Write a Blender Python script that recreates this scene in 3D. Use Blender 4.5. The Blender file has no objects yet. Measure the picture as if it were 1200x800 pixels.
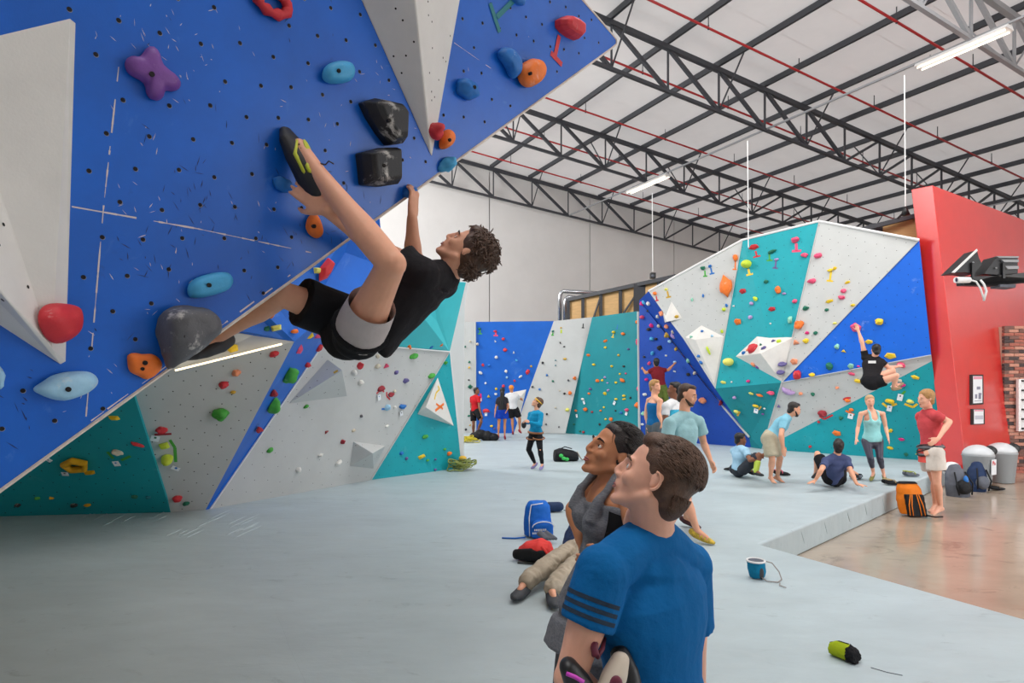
import bpy, bmesh, math, random
import numpy as np
from mathutils import Vector, Matrix, noise
from mathutils.bvhtree import BVHTree
random.seed(7)
sc = bpy.context.scene
COL = sc.collection
V = Vector
# ------------------------------------------------------------------ camera, world, light, exposure
F = 720.0; HY = 447.0; CZ = 2.08; MAT = 0.33
cam_d = bpy.data.cameras.new('camera'); cam_d.sensor_width = 36.0; cam_d.lens = 36.0 * F / 1200.0
cam_d.shift_y = (HY - 400.0) / 1200.0; cam_d.clip_start = 0.05; cam_d.clip_end = 300
cam = bpy.data.objects.new('camera', cam_d); COL.objects.link(cam)
cam.location = (0, 0, CZ); cam.rotation_euler = (math.radians(90), 0, 0); sc.camera = cam
sc.view_settings.view_transform = 'Standard'; sc.view_settings.look = 'None'
sc.view_settings.gamma = 1.0; sc.view_settings.use_curve_mapping = False
sc.view_settings.exposure = 0.57
world = bpy.data.worlds.new('overcast_sky'); sc.world = world; world.use_nodes = True
wn = world.node_tree.nodes; bg = wn['Background']
bg.inputs[0].default_value = (0.93, 0.96, 1.0, 1); bg.inputs[1].default_value = 2.2
def area(name, loc, target, sx, sy, power, color=(1, 1, 1)):
    l = bpy.data.lights.new(name, 'AREA'); l.shape = 'RECTANGLE'; l.size = sx; l.size_y = sy
    l.energy = power; l.color = color
    o = bpy.data.objects.new(name, l); COL.objects.link(o); o.location = loc
    o.rotation_euler = (V(target) - V(loc)).to_track_quat('-Z', 'Y').to_euler()
    return o
# daylight through the roller doors behind and to the right of the photographer
area('roller_door_daylight', (9, -4.0, 3.2), (9, 12, 2.5), 8, 5, 120, (1.0, 0.98, 0.95))
area('side_door_daylight', (15.5, 4.5, 3.6), (-2, 13, 2.5), 8, 6, 270, (1.0, 0.98, 0.96))
for _x, _y in ((-1, 2), (2.5, 8.5), (8, 10)):      # unseen fill lights added above the frame to brighten the mat
    area('added_fill_light', (_x, _y, 10.0), (_x + 1, _y + 4, 0), 3, 3, 240, (1.0, 0.98, 0.95))

area('added_fill_light', (-9, 16, 9.8), (3, 25, 4), 5, 5, 1000, (1.0, 0.99, 0.97))      # fill light added behind the board to brighten the far wall
# ------------------------------------------------------------------ helpers
def P(px, py, d): return V(((px - 600.0) / F * d, d, CZ - (py - HY) / F * d))
def G(px, py, z=MAT):                       # a point of the ground seen at a pixel
    d = F * (CZ - z) / (py - HY); return V(((px - 600.0) / F * d, d, z))
def lin(c):
    out = []
    for v in c:
        v = v / 255.0
        out.append(v / 12.92 if v <= 0.04045 else ((v + 0.055) / 1.055) ** 2.4)
    return tuple(out) + (1.0,)
MATS = {}
def mat(name, rgb, rough=0.6, var=0.0, vscale=8.0, bump=0.0, bscale=60.0, metal=0.0, sss=0.0, spec=0.5,
        spots=None, stretch=None, coat=0.0):
    """principled material with noise variation; spots=(rgb, scale, threshold, amount) adds scuffs / chalk."""
    if name in MATS: return MATS[name]
    m = bpy.data.materials.new(name); m.use_nodes = True
    nt = m.node_tree; n = nt.nodes; L = nt.links; b = n['Principled BSDF']
    b.inputs['Roughness'].default_value = rough; b.inputs['Metallic'].default_value = metal
    b.inputs['Specular IOR Level'].default_value = spec
    if coat: b.inputs['Coat Weight'].default_value = coat; b.inputs['Coat Roughness'].default_value = 0.25; b.inputs['Coat IOR'].default_value = 1.7 if 'red' in name else 1.45
    base = lin(rgb); b.inputs['Base Color'].default_value = base
    tc = n.new('ShaderNodeTexCoord'); mp = n.new('ShaderNodeMapping'); L.new(tc.outputs['Object'], mp.inputs[0])
    if stretch: mp.inputs['Scale'].default_value = stretch
    cur = None
    if var > 0:
        t = n.new('ShaderNodeTexNoise'); t.inputs['Scale'].default_value = vscale; t.inputs['Detail'].default_value = 5
        t.inputs['Roughness'].default_value = 0.65
        L.new(mp.outputs[0], t.inputs['Vector'])
        r = n.new('ShaderNodeValToRGB'); e = r.color_ramp.elements
        e[0].position = 0.3; e[1].position = 0.7
        e[0].color = tuple(max(0, x * (1 - var)) for x in base[:3]) + (1,)
        e[1].color = tuple(min(1, x * (1 + var)) for x in base[:3]) + (1,)
        L.new(t.outputs['Fac'], r.inputs[0]); cur = r.outputs[0]
    for sp in (spots or []):
        srgb, sscale, thr, amt = sp[:4]
        t = n.new('ShaderNodeTexNoise'); t.inputs['Scale'].default_value = sscale; t.inputs['Detail'].default_value = 6
        t.inputs['Roughness'].default_value = 0.7; t.inputs['Distortion'].default_value = sp[4] if len(sp) > 4 else 0.3
        mp2 = n.new('ShaderNodeMapping'); mp2.inputs['Location'].default_value = (sscale * 1.7, 3.1, sscale)
        L.new(tc.outputs['Object'], mp2.inputs[0])
        if stretch: mp2.inputs['Scale'].default_value = stretch
        L.new(mp2.outputs[0], t.inputs['Vector'])
        r = n.new('ShaderNodeMapRange'); r.inputs['From Min'].default_value = thr; r.inputs['From Max'].default_value = thr + 0.14
        r.inputs['To Max'].default_value = amt
        L.new(t.outputs['Fac'], r.inputs['Value'])
        mx = n.new('ShaderNodeMix'); mx.data_type = 'RGBA'
        if cur: L.new(cur, mx.inputs[6])
        else: mx.inputs[6].default_value = base
        mx.inputs[7].default_value = lin(srgb); L.new(r.outputs[0], mx.inputs[0]); cur = mx.outputs[2]
    if cur: L.new(cur, b.inputs['Base Color'])
    if bump > 0:
        t = n.new('ShaderNodeTexNoise'); t.inputs['Scale'].default_value = bscale; t.inputs['Detail'].default_value = 4
        L.new(mp.outputs[0], t.inputs['Vector'])
        bp = n.new('ShaderNodeBump'); bp.inputs['Strength'].default_value = bump; bp.inputs['Distance'].default_value = 0.01
        L.new(t.outputs['Fac'], bp.inputs['Height']); L.new(bp.outputs[0], b.inputs['Normal'])
    if sss > 0:
        b.inputs['Subsurface Weight'].default_value = sss
        b.inputs['Subsurface Radius'].default_value = (0.012, 0.004, 0.002)
        b.inputs['Subsurface Scale'].default_value = 1.0
    MATS[name] = m; return m
def emit(name, rgb, s):
    m = bpy.data.materials.new(name); m.use_nodes = True
    b = m.node_tree.nodes['Principled BSDF']; b.inputs['Base Color'].default_value = lin(rgb)
    b.inputs['Emission Color'].default_value = lin(rgb); b.inputs['Emission Strength'].default_value = s
    MATS[name] = m; return m

class MB:
    """collects primitives into one mesh"""
    def __init__(s): s.v = []; s.f = []
    def add(s, vs, fs):
        o = len(s.v); s.v += [tuple(x) for x in vs]; s.f += [tuple(i + o for i in f) for f in fs]; return s
    def box(s, c, X, Y, Z):
        """centre + three half-extent vectors"""
        c = V(c); X = V(X); Y = V(Y); Z = V(Z)
        vs = [c + X * a + Y * b + Z * k for a in (-1, 1) for b in (-1, 1) for k in (-1, 1)]
        fs = [(0, 1, 3, 2), (4, 6, 7, 5), (0, 4, 5, 1), (2, 3, 7, 6), (0, 2, 6, 4), (1, 5, 7, 3)]
        return s.add(vs, fs)
    def abox(s, x0, x1, y0, y1, z0, z1):
        return s.box(((x0 + x1) / 2, (y0 + y1) / 2, (z0 + z1) / 2), ((x1 - x0) / 2, 0, 0), (0, (y1 - y0) / 2, 0), (0, 0, (z1 - z0) / 2))
    def bar(s, a, b, w, h, up=(0, 0, 1)):
        a = V(a); b = V(b); d = (b - a); L = d.length; d.normalize(); up = V(up)
        if abs(d.dot(up)) > 0.98: up = V((0, 1, 0))
        x = d.cross(up).normalized(); y = x.cross(d)
        return s.box((a + b) / 2, d * (L / 2), x * (w / 2), y * (h / 2))
    def loft(s, rings, n=16, caps=True, dome=False):
        """rings: (centre, xvec, yvec) ellipses"""
        rings = [(V(c), V(x), V(y)) for c, x, y in rings]
        if dome:
            def domed(r, nx, sign):
                c, x, y = r; d = (c - nx[0]).normalized(); rr = min(x.length, y.length)
                return [(c + d * rr * math.sin(t), x * math.cos(t), y * math.cos(t)) for t in (0.5, 0.95, 1.3)]
            a = domed(rings[0], rings[1], 1)[::-1]; b = domed(rings[-1], rings[-2], 1)
            rings = a + rings + b
        vs = []; fs = []
        for c, x, y in rings:
            for i in range(n):
                t = 2 * math.pi * i / n; vs.append(c + x * math.cos(t) + y * math.sin(t))
        for k in range(len(rings) - 1):
            for i in range(n):
                j = (i + 1) % n; fs.append((k * n + i, k * n + j, (k + 1) * n + j, (k + 1) * n + i))
        if caps:
            fs.append(tuple(range(n))[::-1]); fs.append(tuple(range((len(rings) - 1) * n, len(rings) * n)))
        return s.add(vs, fs)
    def cap(s, a, ra, b, rb, n=14, dome=True, flat=1.0, side=None):
        a = V(a); b = V(b); d = (b - a)
        if d.length < 1e-6: d = V((0, 0, 1e-4)); b = a + d
        d = d.normalized(); sd = V(side) if side else (V((0, 0, 1)) if abs(d.z) < 0.9 else V((0, 1, 0)))
        y = (sd - d * sd.dot(d)).normalized(); x = y.cross(d)
        return s.loft([(a, x * ra, y * ra * flat), (b, x * rb, y * rb * flat)], n, True, dome)
    def ell(s, c, X, Y, Z, n=14, m=9):
        c = V(c); X = V(X); Y = V(Y); Z = V(Z); vs = [c + Z]; fs = []
        for k in range(1, m):
            p = math.pi * k / m
            for i in range(n):
                t = 2 * math.pi * i / n
                vs.append(c + Z * math.cos(p) + X * math.sin(p) * math.cos(t) + Y * math.sin(p) * math.sin(t))
        vs.append(c - Z); last = len(vs) - 1
        for i in range(n):
            j = (i + 1) % n
            fs.append((0, 1 + i, 1 + j)); fs.append((last, 1 + (m - 2) * n + j, 1 + (m - 2) * n + i))
        for k in range(m - 2):
            for i in range(n):
                j = (i + 1) % n; a = 1 + k * n
                fs.append((a + i, a + n + i, a + n + j, a + j))
        return s.add(vs, fs)
    def ball(s, c, r, n=12, m=8): return s.ell(c, (r, 0, 0), (0, r, 0), (0, 0, r), n, m)
    def tube(s, pts, r, n=8, closed=False):
        """polyline tube"""
        pts = [V(p) for p in pts]; N = len(pts); rings = []; prev = None
        for i, p in enumerate(pts):
            if closed: d = pts[(i + 1) % N] - pts[i - 1]
            else: d = pts[min(i + 1, N - 1)] - pts[max(i - 1, 0)]
            d.normalize()
            if prev is None:
                up = V((0, 0, 1)) if abs(d.z) < 0.9 else V((0, 1, 0)); x = d.cross(up).normalized()
            else:
                x = (prev - d * prev.dot(d)).normalized()
            prev = x; y = d.cross(x); rr = r[i] if isinstance(r, (list, tuple)) else r
            rings.append((p, x * rr, y * rr))
        if closed: rings.append(rings[0])
        return s.loft(rings, n, not closed)
    def prism(s, pts, off):
        """polygon extruded by vector off"""
        n = len(pts); pts = [V(p) for p in pts]; off = V(off)
        vs = pts + [p + off for p in pts]
        fs = [tuple(range(n)), tuple(range(n, 2 * n))[::-1]] + [(i, n + i, n + (i + 1) % n, (i + 1) % n) for i in range(n)]
        return s.add(vs, fs)
    def mesh(s, name):
        me = bpy.data.meshes.new(name); me.from_pydata(s.v, [], s.f); me.validate()
        bm = bmesh.new(); bm.from_mesh(me); bmesh.ops.recalc_face_normals(bm, faces=bm.faces); bm.to_mesh(me); bm.free()
        return me
    def build(s, name, m, parent=None, smooth=False, label=None, cat=None, group=None, kind=None, bevel=0, origin=None, seg=2):
        me = s.mesh(name)
        if origin is not None: me.transform(Matrix.Translation(-V(origin)))
        o = bpy.data.objects.new(name, me); COL.objects.link(o)
        if origin is not None: o.location = origin
        if isinstance(m, (list, tuple)):
            for x in m: me.materials.append(x)
        elif m: me.materials.append(m)
        if smooth: me.shade_smooth()
        if bevel:
            md = o.modifiers.new('bevel', 'BEVEL'); md.width = bevel; md.segments = seg; md.limit_method = 'ANGLE'
            md.angle_limit = math.radians(35)
        par(o, parent); tag(o, label, cat, group, kind); return o
def par(o, parent):
    if parent:
        o.parent = parent
        # children are modelled in world space: undo the parent's placement
        t = V((0, 0, 0)); p = parent
        while p: t += p.location; p = p.parent
        o.location = o.location - t
def tag(o, label=None, cat=None, group=None, kind=None):
    if label: o['label'] = label
    if cat: o['category'] = cat
    if group: o['group'] = group
    if kind: o['kind'] = kind
    return o
def empty(name, loc, label, cat, group=None, kind=None):
    e = bpy.data.objects.new(name, None); COL.objects.link(e); e.location = loc; e.empty_display_size = 0.1
    return tag(e, label, cat, group, kind)

# ------------------------------------------------------------------ materials
blue_paint = mat('blue_wall_paint', (0, 97, 202), 0.45, 0.10, 3, 0.05, 180, coat=0.5, spec=0.3, spots=[((110, 165, 225), 5, 0.62, 0.22, 1.2), ((235, 240, 250), 38, 0.72, 0.7, 0.2), ((10, 45, 120), 9, 0.66, 0.5, 1.0)])
blue_far = mat('blue_wall_paint_far', (8, 98, 200), 0.55, 0.08, 2, spots=[((130, 170, 225), 1.6, 0.60, 0.35, 0.6)])
teal_paint = mat('teal_wall_paint', (4, 158, 170), 0.55, 0.08, 1.5, 0.05, 60, spots=[((120, 200, 205), 2.2, 0.62, 0.3, 0.5), ((10, 105, 115), 4, 0.68, 0.4, 0.8)])
grey_paint = mat('pale_grey_wall_paint', (192, 194, 193), 0.6, 0.05, 1.5, 0.06, 90, spots=[((150, 150, 148), 3.0, 0.66, 0.35, 0.8)])
volume_paint = mat('off_white_volume_paint', (222, 219, 214), 0.55, 0.05, 5, 0.08, 120, spots=[((165, 160, 155), 7, 0.66, 0.3, 1.0)])
red_paint = mat('glossy_red_wall_paint', (220, 40, 36), 0.35, 0.05, 2, 0.03, 6, coat=1.0)
ply = mat('bare_plywood', (205, 165, 112), 0.7, 0.14, 3, 0.05, 60, stretch=(1, 1, 6))
ply_edge = mat('plywood_edge', (222, 208, 196), 0.7, 0.12, 30)
mat_vinyl = mat('grey_mat_vinyl', (178, 192, 197), 0.5, 0.08, 1.2, 0.6, 5, spots=[((182, 194, 198), 1.1, 0.52, 0.6, 1.5), ((120, 134, 138), 2.0, 0.60, 0.45, 1.8), ((225, 230, 232), 14, 0.74, 0.5, 2.0)], stretch=(1, 2.2, 1))
concrete = mat('polished_concrete', (170, 155, 138), 0.16, 0.14, 0.9, 0.02, 5, spots=[((110, 98, 84), 1.3, 0.56, 0.55, 1.2), ((170, 130, 110), 1.0, 0.60, 0.35, 1.0)], stretch=(1, 1.6, 1))
white_wall = mat('white_precast_wall', (234, 232, 230), 0.7, 0.03, 0.8, 0.05, 6)
roof_sheet = mat('pale_translucent_roof_sheet', (214, 206, 202), 0.5, 0.04, 1.2, 0.25, 1.4)
_n = roof_sheet.node_tree.nodes; _L = roof_sheet.node_tree.links; _b = _n['Principled BSDF']
_t = _n.new('ShaderNodeBsdfTranslucent'); _t.inputs[0].default_value = (0.80, 0.77, 0.75, 1)
_m = _n.new('ShaderNodeMixShader'); _m.inputs[0].default_value = 0.125  # translucency added so the insulated roof glows and lights the hall
_L.new(_b.outputs[0], _m.inputs[1]); _L.new(_t.outputs[0], _m.inputs[2])
_L.new(_m.outputs[0], [x for x in _n if x.type == 'OUTPUT_MATERIAL'][0].inputs[0])
dark_steel = mat('dark_painted_steel', (58, 60, 66), 0.5, 0.08, 10)
light_steel = mat('light_grey_steel', (150, 152, 156), 0.45)
red_pipe = mat('red_sprinkler_pipe', (185, 45, 48), 0.45)
brick_mortar = mat('brick_mortar', (196, 176, 158), 0.9, 0.08, 20)
hole_mat = mat('dark_bolt_hole', (28, 24, 24), 0.9)
black_plastic = mat('black_plastic', (24, 25, 28), 0.45)
white_plastic = mat('white_plastic', (230, 230, 230), 0.4)
# ================================================================== BUILDING
U = V((0.885, 0.4655, 0)); W = V((-0.4655, 0.885, 0)); Z = V((0, 0, 1))
def UW(a, b, z): return U * a + W * b + Z * z
def roofz(a): return 11.38 + 1.58 - 0.084 * a          # underside of the roof sheets
# floor
MB().add([UW(-16, -14, 0), UW(46, -14, 0), UW(46, 27, 0), UW(-16, 27, 0)], [(0, 1, 2, 3)]).build('floor', concrete, kind='structure')
# crash mat: a raised vinyl-covered foam floor
mc = V((2.66, 6.63)); e1 = V((8.99, 12.6)) - mc; e2 = V((3.79, 4.53)) - mc; e1.normalize(); e2.normalize()
outline = [mc, mc + e1 * 11.0, V((10, 22)), V((0, 27)), V((-14, 20)), V((-14, -3)), mc + e2 * 8.5]
m0 = empty('crash_mat', (0, 6, 0), 'large pale grey vinyl crash mat covering the climbing floor', 'mat')
bmm = MB().prism([V((p.x, p.y, MAT)) for p in outline], (0, 0, -MAT - 0.0)).build('mat_cover', mat_vinyl, m0, bevel=0.025, seg=3)
# stitched seams of the mat cover, thin proud welts
for a, b in [((272, 600), (372, 830)), ((372, 830), (760, 762)), ((500, 632), (700, 720)), ((60, 680), (500, 632)), ((0, 735), (180, 712)), ((560, 560), (880, 600))]:
    p, q = G(*a), G(*b); n = 14; pts = [p.lerp(q, i / n) + V((random.uniform(-.006, .006), random.uniform(-.006, .006), -0.002)) for i in range(n + 1)]
    MB().tube(pts, 0.0028, 6).build('seam', mat_vinyl, m0, smooth=True)
# wrinkles where the cover folds against the left wall and the mat side
wr = MB()
for k in range(26):
    x = random.uniform(60, 285); y = random.uniform(606, 632); L = random.uniform(14, 40)
    p, q = G(x, y), G(x + L, y - L * 0.45); pts = [p.lerp(q, i / 6) + V((0, 0.02 * math.sin(i), -0.003)) for i in range(7)]
    wr.tube(pts, [0.002, 0.008, 0.011, 0.011, 0.009, 0.006, 0.002], 6)
for k in range(8):
    s_ = 0.3 + k * 0.8 + random.uniform(-.08, .08); b0 = mc + e1 * s_; nn = V((e1.y, -e1.x))
    p = V((b0.x + nn.x * .001, b0.y + nn.y * .001, MAT - 0.05)); q = V((b0.x + nn.x * .001 + e1.x * .1, b0.y + nn.y * .001 + e1.y * .1, random.uniform(.05, .15)))
    wr.tube([p, p.lerp(q, .3), p.lerp(q, .6), q], [0.001, 0.005, 0.006, 0.001], 6)
wr.build('wrinkles', mat_vinyl, m0, smooth=True, kind='stuff')
# far white wall of precast panels
wl = empty('wall_back', UW(12, 25.3, 0), None, None, kind='structure')
av = [-16, -10.2, -4.6, 1.0, 6.6, 12.15, 17.7, 23.2, 28.8, 34.4, 40, 46]
for a0, a1 in zip(av[:-1], av[1:]):
    MB().prism([UW(a0 + .03, 25.3, -.1), UW(a1 - .03, 25.3, -.1), UW(a1 - .03, 25.3, roofz(a1) + .2), UW(a0 + .03, 25.3, roofz(a0) + .2)], W * .2).build('panel', white_wall, wl)
joint = mat('dark_wall_joint', (120, 120, 122), 0.8)
MB().prism([UW(-16, 25.42, -.1), UW(46, 25.42, -.1), UW(46, 25.42, 9), UW(-16, 25.42, 13.8)], W * .3).build('backing', joint, wl)
# left and right end walls
MB().prism([UW(-16, -5, 0), UW(-16, 26, 0), UW(-16, 26, 14.4), UW(-16, -5, 14.4)], -U * .2).build('wall_left', white_wall, kind='structure')
MB().prism([UW(46, -5, 0), UW(46, 26, 0), UW(46, 26, 8.9), UW(46, -5, 8.9)], U * .2).build('wall_right', white_wall, kind='structure')
fr = empty('wall_front', UW(0, -5, 0), None, None, kind='structure')
for a0, a1, z0, z1 in [(-16, 8, 0, 14.3), (17, 46, 0, 11.5), (8, 17, 5, 12.3)]:
    MB().prism([UW(a0, -5, z0), UW(a1, -5, z0), UW(a1, -5, z1), UW(a0, -5, z1)], -W * .2).build('panel', white_wall, fr)
# roof: insulated sheets between the trusses, and purlins
ceil = empty('ceiling', UW(15, 12, roofz(15)), None, None, kind='structure')
b = -4.0; k = 0
while b < 25.6:
    z0 = .003 * (k % 2)
    MB().add([UW(-16, b, roofz(-16) + z0), UW(46, b, roofz(46) + z0), UW(46, b + 1.43, roofz(46) + z0), UW(-16, b + 1.43, roofz(-16) + z0)], [(0, 1, 2, 3)]).build('roof_sheet', roof_sheet, ceil)
    b += 1.42; k += 1
A0 = 20.15
for i in range(-18, 13):
    a = A0 + 2.0 * i
    MB().bar(UW(a, -4, roofz(a) - .13), UW(a, 25.2, roofz(a) - .10), .08, .17).build('purlin', dark_steel, ceil)
# trusses
truss_lab = ['dark steel roof truss closest to the far white wall', 'dark steel roof truss, second out from the far white wall',
             'dark steel roof truss crossing the middle of the ceiling', 'nearest roof truss, upper right corner beside the tube light']
for ti, (bt, lab) in enumerate(zip([24.9, 19.2, 13.5, 7.7], truss_lab)):
    ms = dark_steel if ti < 3 else light_steel
    t = empty('roof_truss', UW(A0, bt, roofz(A0) - 1.5), lab, 'roof truss')
    zt = lambda a: roofz(a) - .30
    zb = lambda a: roofz(a) - .30 - 1.25
    i0, i1 = -17, 12
    aa = [A0 + 2 * i for i in range(i0, i1 + 1)]
    MB().bar(UW(aa[0], bt, zt(aa[0])), UW(aa[-1], bt, zt(aa[-1])), .13, .14).build('top_chord', ms, t)
    MB().bar(UW(aa[0], bt, zb(aa[0])), UW(aa[-1], bt, zb(aa[-1])), .10, .085).build('bottom_chord', ms, t)
    for i in range(i0, i1):
        a = A0 + 2 * i
        if i >= 0: MB().bar(UW(a, bt, zb(a)), UW(a + 2, bt, zt(a + 2)), .07, .08).build('diagonal', ms, t)
        else: MB().bar(UW(a, bt, zt(a)), UW(a + 2, bt, zb(a + 2)), .09, .10).build('diagonal', ms, t)
        MB().bar(UW(a, bt, zt(a)), UW(a, bt, zb(a)), .055, .055).build('vertical', ms, t)
        if (i % 2) == 1:
            MB().bar(UW(a, bt, zb(a)), UW(a, bt - .95, zt(a) + .1), .035, .035).build('knee_brace', ms, t)
            if ti: MB().bar(UW(a, bt, zb(a)), UW(a, bt + .95, zt(a) + .1), .035, .035).build('knee_brace', ms, t)
# tie bars along the bottom chords, carrying the tube lights
for a, lab in [(16.2, 'thin grey roof tie bar that carries the tube lights'), (28.2, 'thin grey roof tie bar far right above the red wall')]:
    MB().bar(UW(a, 4, roofz(a) - 1.52), UW(a, 24.9, roofz(a) - 1.52), .05, .05).build('tie_bar', light_steel, label=lab, cat='steel bar', origin=UW(a, 14, roofz(a) - 1.6))
pl = ['red sprinkler pipe nearest the camera, crossing behind the big tube light', 'red sprinkler pipe, second from the camera, high over the middle',
      'red sprinkler pipe just in front of the middle roof truss chord', 'red sprinkler pipe running between the middle and second truss',
      'red sprinkler pipe just in front of the second truss from the far wall', 'red sprinkler pipe nearest the far white wall']
for b_, lab in zip([9.2, 12.0, 14.67, 17.7, 20.5, 23.3], pl):
    e = empty('sprinkler_pipe', UW(15, b_, roofz(15) - .48), lab, 'pipe', 'red sprinkler pipes under the roof')
    MB().tube([UW(-14, b_, roofz(-14) - .48), UW(15, b_, roofz(15) - .48), UW(45, b_, roofz(45) - .48)], .032, 8).build('pipe_run', red_pipe, e, smooth=True)
    for k in range(16):
        a = -13 + k * 3.6
        MB().bar(UW(a, b_, roofz(a) - .52), UW(a, b_, roofz(a) - .10), .02, .02).cap(UW(a, b_, roofz(a) - .52), .03, UW(a, b_, roofz(a) - .40), .02, 6, False).build('sprinkler_head', dark_steel, e)
# ------------------------------------------------------------------ tube lights
tube_on = emit('fluorescent_tube', (255, 244, 225), 1.4); tube_off = mat('tube_glass_blue', (120, 140, 205), 0.3)
def tube_light(px0, py0, px1, py1, a, lab, n=2):
    # find b so that the fixture sits under the tie bar
    b0, b1 = px0, px1
    e = empty('tube_light', UW(a, (b0 + b1) / 2, roofz(a) - 1.75), lab, 'ceiling light')
    z = roofz(a) - 1.66
    MB().prism([UW(a - .17, b0, z), UW(a + .17, b0, z), UW(a + .10, b0, z + .09), UW(a - .10, b0, z + .09)], W * (b1 - b0)).build('housing', white_plastic, e)
    for s_ in (-.1, .1):
        MB().tube([UW(a + s_, b0 + .05, z - .03), UW(a + s_, b1 - .05, z - .03)], .02, 8).build('tube', tube_on, e, smooth=True)
    for q in (b0 + .3, b1 - .3):
        MB().bar(UW(a, q, z + .08), UW(a, q, z + .2), .02, .02).build('hanger', light_steel, e)
tube_light(6.95, 0, 8.92, 0, 16.2, 'white double tube light large at the upper right')
tube_light(18.0, 0, 20.4, 0, 16.2, 'small distant white tube light hanging near mid ceiling')
# ================================================================== CLIMBING WALLS
FAC = []           # (name, list of world verts, triangles) for placing the holds
def tri_bvh(pts):
    bm = bmesh.new(); vs = [bm.verts.new(p) for p in pts]; f = bm.faces.new(vs); r = bmesh.ops.triangulate(bm, faces=[f])
    bm.verts.index_update(); tris = [[tuple(v.co) for v in f.verts] for f in bm.faces]; bm.free(); return tris
def facet(wall, pts, m, thick=0.04, holes=0.0, hr=0.008, name='panel', seamless=False, plane=None):
    """a flat board of a climbing wall; pts are (px, py, depth); the slab goes away from the camera"""
    w = [P(*p) for p in pts]
    if plane:      # keep the board flat: every corner lies on the plane of three of them
        a, b_, c_ = [w[i] for i in plane]; pn = (b_ - a).cross(c_ - a).normalized(); o = V((0, 0, CZ))
        w = [o + (q - o) * ((a - o).dot(pn) / (q - o).dot(pn)) for q in w]
    nrm = V((0, 0, 0))
    for i in range(len(w)):
        a, b = w[i], w[(i + 1) % len(w)]; nrm += a.cross(b)
    nrm.normalize(); c = sum(w, V()) / len(w)
    if nrm.dot(c - V((0, 0, CZ))) > 0: nrm = -nrm
    tris = tri_bvh(w); mb = MB()
    for t in tris: mb.prism([V(q) for q in t], -nrm * thick)
    me_v = []; idx = {}
    # front + back as one closed slab
    mb = MB().prism(w, -nrm * thick)
    o = mb.build(name, m, wall)
    FAC.append((wall, tris, nrm))
    if holes > 0:
        ax = V((1, 0, 0)) - nrm * nrm.x; ax.normalize(); ay = nrm.cross(ax)
        us = [(p - c).dot(ax) for p in w]; vs_ = [(p - c).dot(ay) for p in w]; poly = list(zip(us, vs_))
        hb = MB(); u = min(us); row = 0; cnt = 0
        while u < max(us):
            v = min(vs_) + (holes / 2 if row % 2 else 0)
            while v < max(vs_):
                uu = u + random.uniform(-.1, .1) * holes; vv = v + random.uniform(-.1, .1) * holes
                if inside(uu, vv, poly, hr * 2.5):
                    h = ray_facet(tris, c + ax * uu + ay * vv + nrm, -nrm)
                    if h is not None:
                        q = h + nrm * .0015; n = 8
                        hb.add([q + ax * hr * math.cos(2 * math.pi * i / n) + ay * hr * math.sin(2 * math.pi * i / n) for i in range(n)], [tuple(range(n))]); cnt += 1
                v += holes
            u += holes * .75; row += 1
        if cnt: hb.build('bolt_holes', hole_mat, wall, kind='stuff')
    return o, nrm
def inside(x, y, poly, marg=0):
    c = False; n = len(poly)
    for i in range(n):
        x1, y1 = poly[i]; x2, y2 = poly[(i + 1) % n]
        if (y1 > y) != (y2 > y) and x < (x2 - x1) * (y - y1) / (y2 - y1) + x1: c = not c
        if marg:
            dx, dy = x2 - x1, y2 - y1; L = dx * dx + dy * dy
            t = max(0, min(1, ((x - x1) * dx + (y - y1) * dy) / L)) if L else 0
            if math.hypot(x - x1 - t * dx, y - y1 - t * dy) < marg: return False
    return c
def ray_tri(o, d, a, b, c):
    e1_ = b - a; e2_ = c - a; h = d.cross(e2_); det = e1_.dot(h)
    if abs(det) < 1e-12: return None
    f = 1 / det; s_ = o - a; u = f * s_.dot(h)
    if u < -1e-4 or u > 1.0001: return None
    q = s_.cross(e1_); v = f * d.dot(q)
    if v < -1e-4 or u + v > 1.0001: return None
    t = f * e2_.dot(q); return t if t > 1e-5 else None
def ray_facet(tris, o, d):
    for t in tris:
        r = ray_tri(V(o), V(d), V(t[0]), V(t[1]), V(t[2]))
        if r: return V(o) + V(d) * r
    return None
def hit(px, py, walls=None):
    """nearest climbing wall point seen at a pixel -> point, normal, wall"""
    o = V((0, 0, CZ)); d = (P(px, py, 1) - o); best = None
    for w, tris, n in FAC:
        if walls and w not in walls: continue
        for t in tris:
            a, b_, c = V(t[0]), V(t[1]), V(t[2]); r = ray_tri(o, d, a, b_, c)
            if r and (best is None or r < best[0]):
                nn = (b_ - a).cross(c - a).normalized()
                if nn.dot(d) > 0: nn = -nn
                best = (r, o + d * r, nn, w)
    return best
def edge_strip(wall, pts, r=0.012, m=None):
    MB().tube([P(*p) for p in pts], r, 6).build('edge_strip', m or ply_edge, wall)
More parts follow.
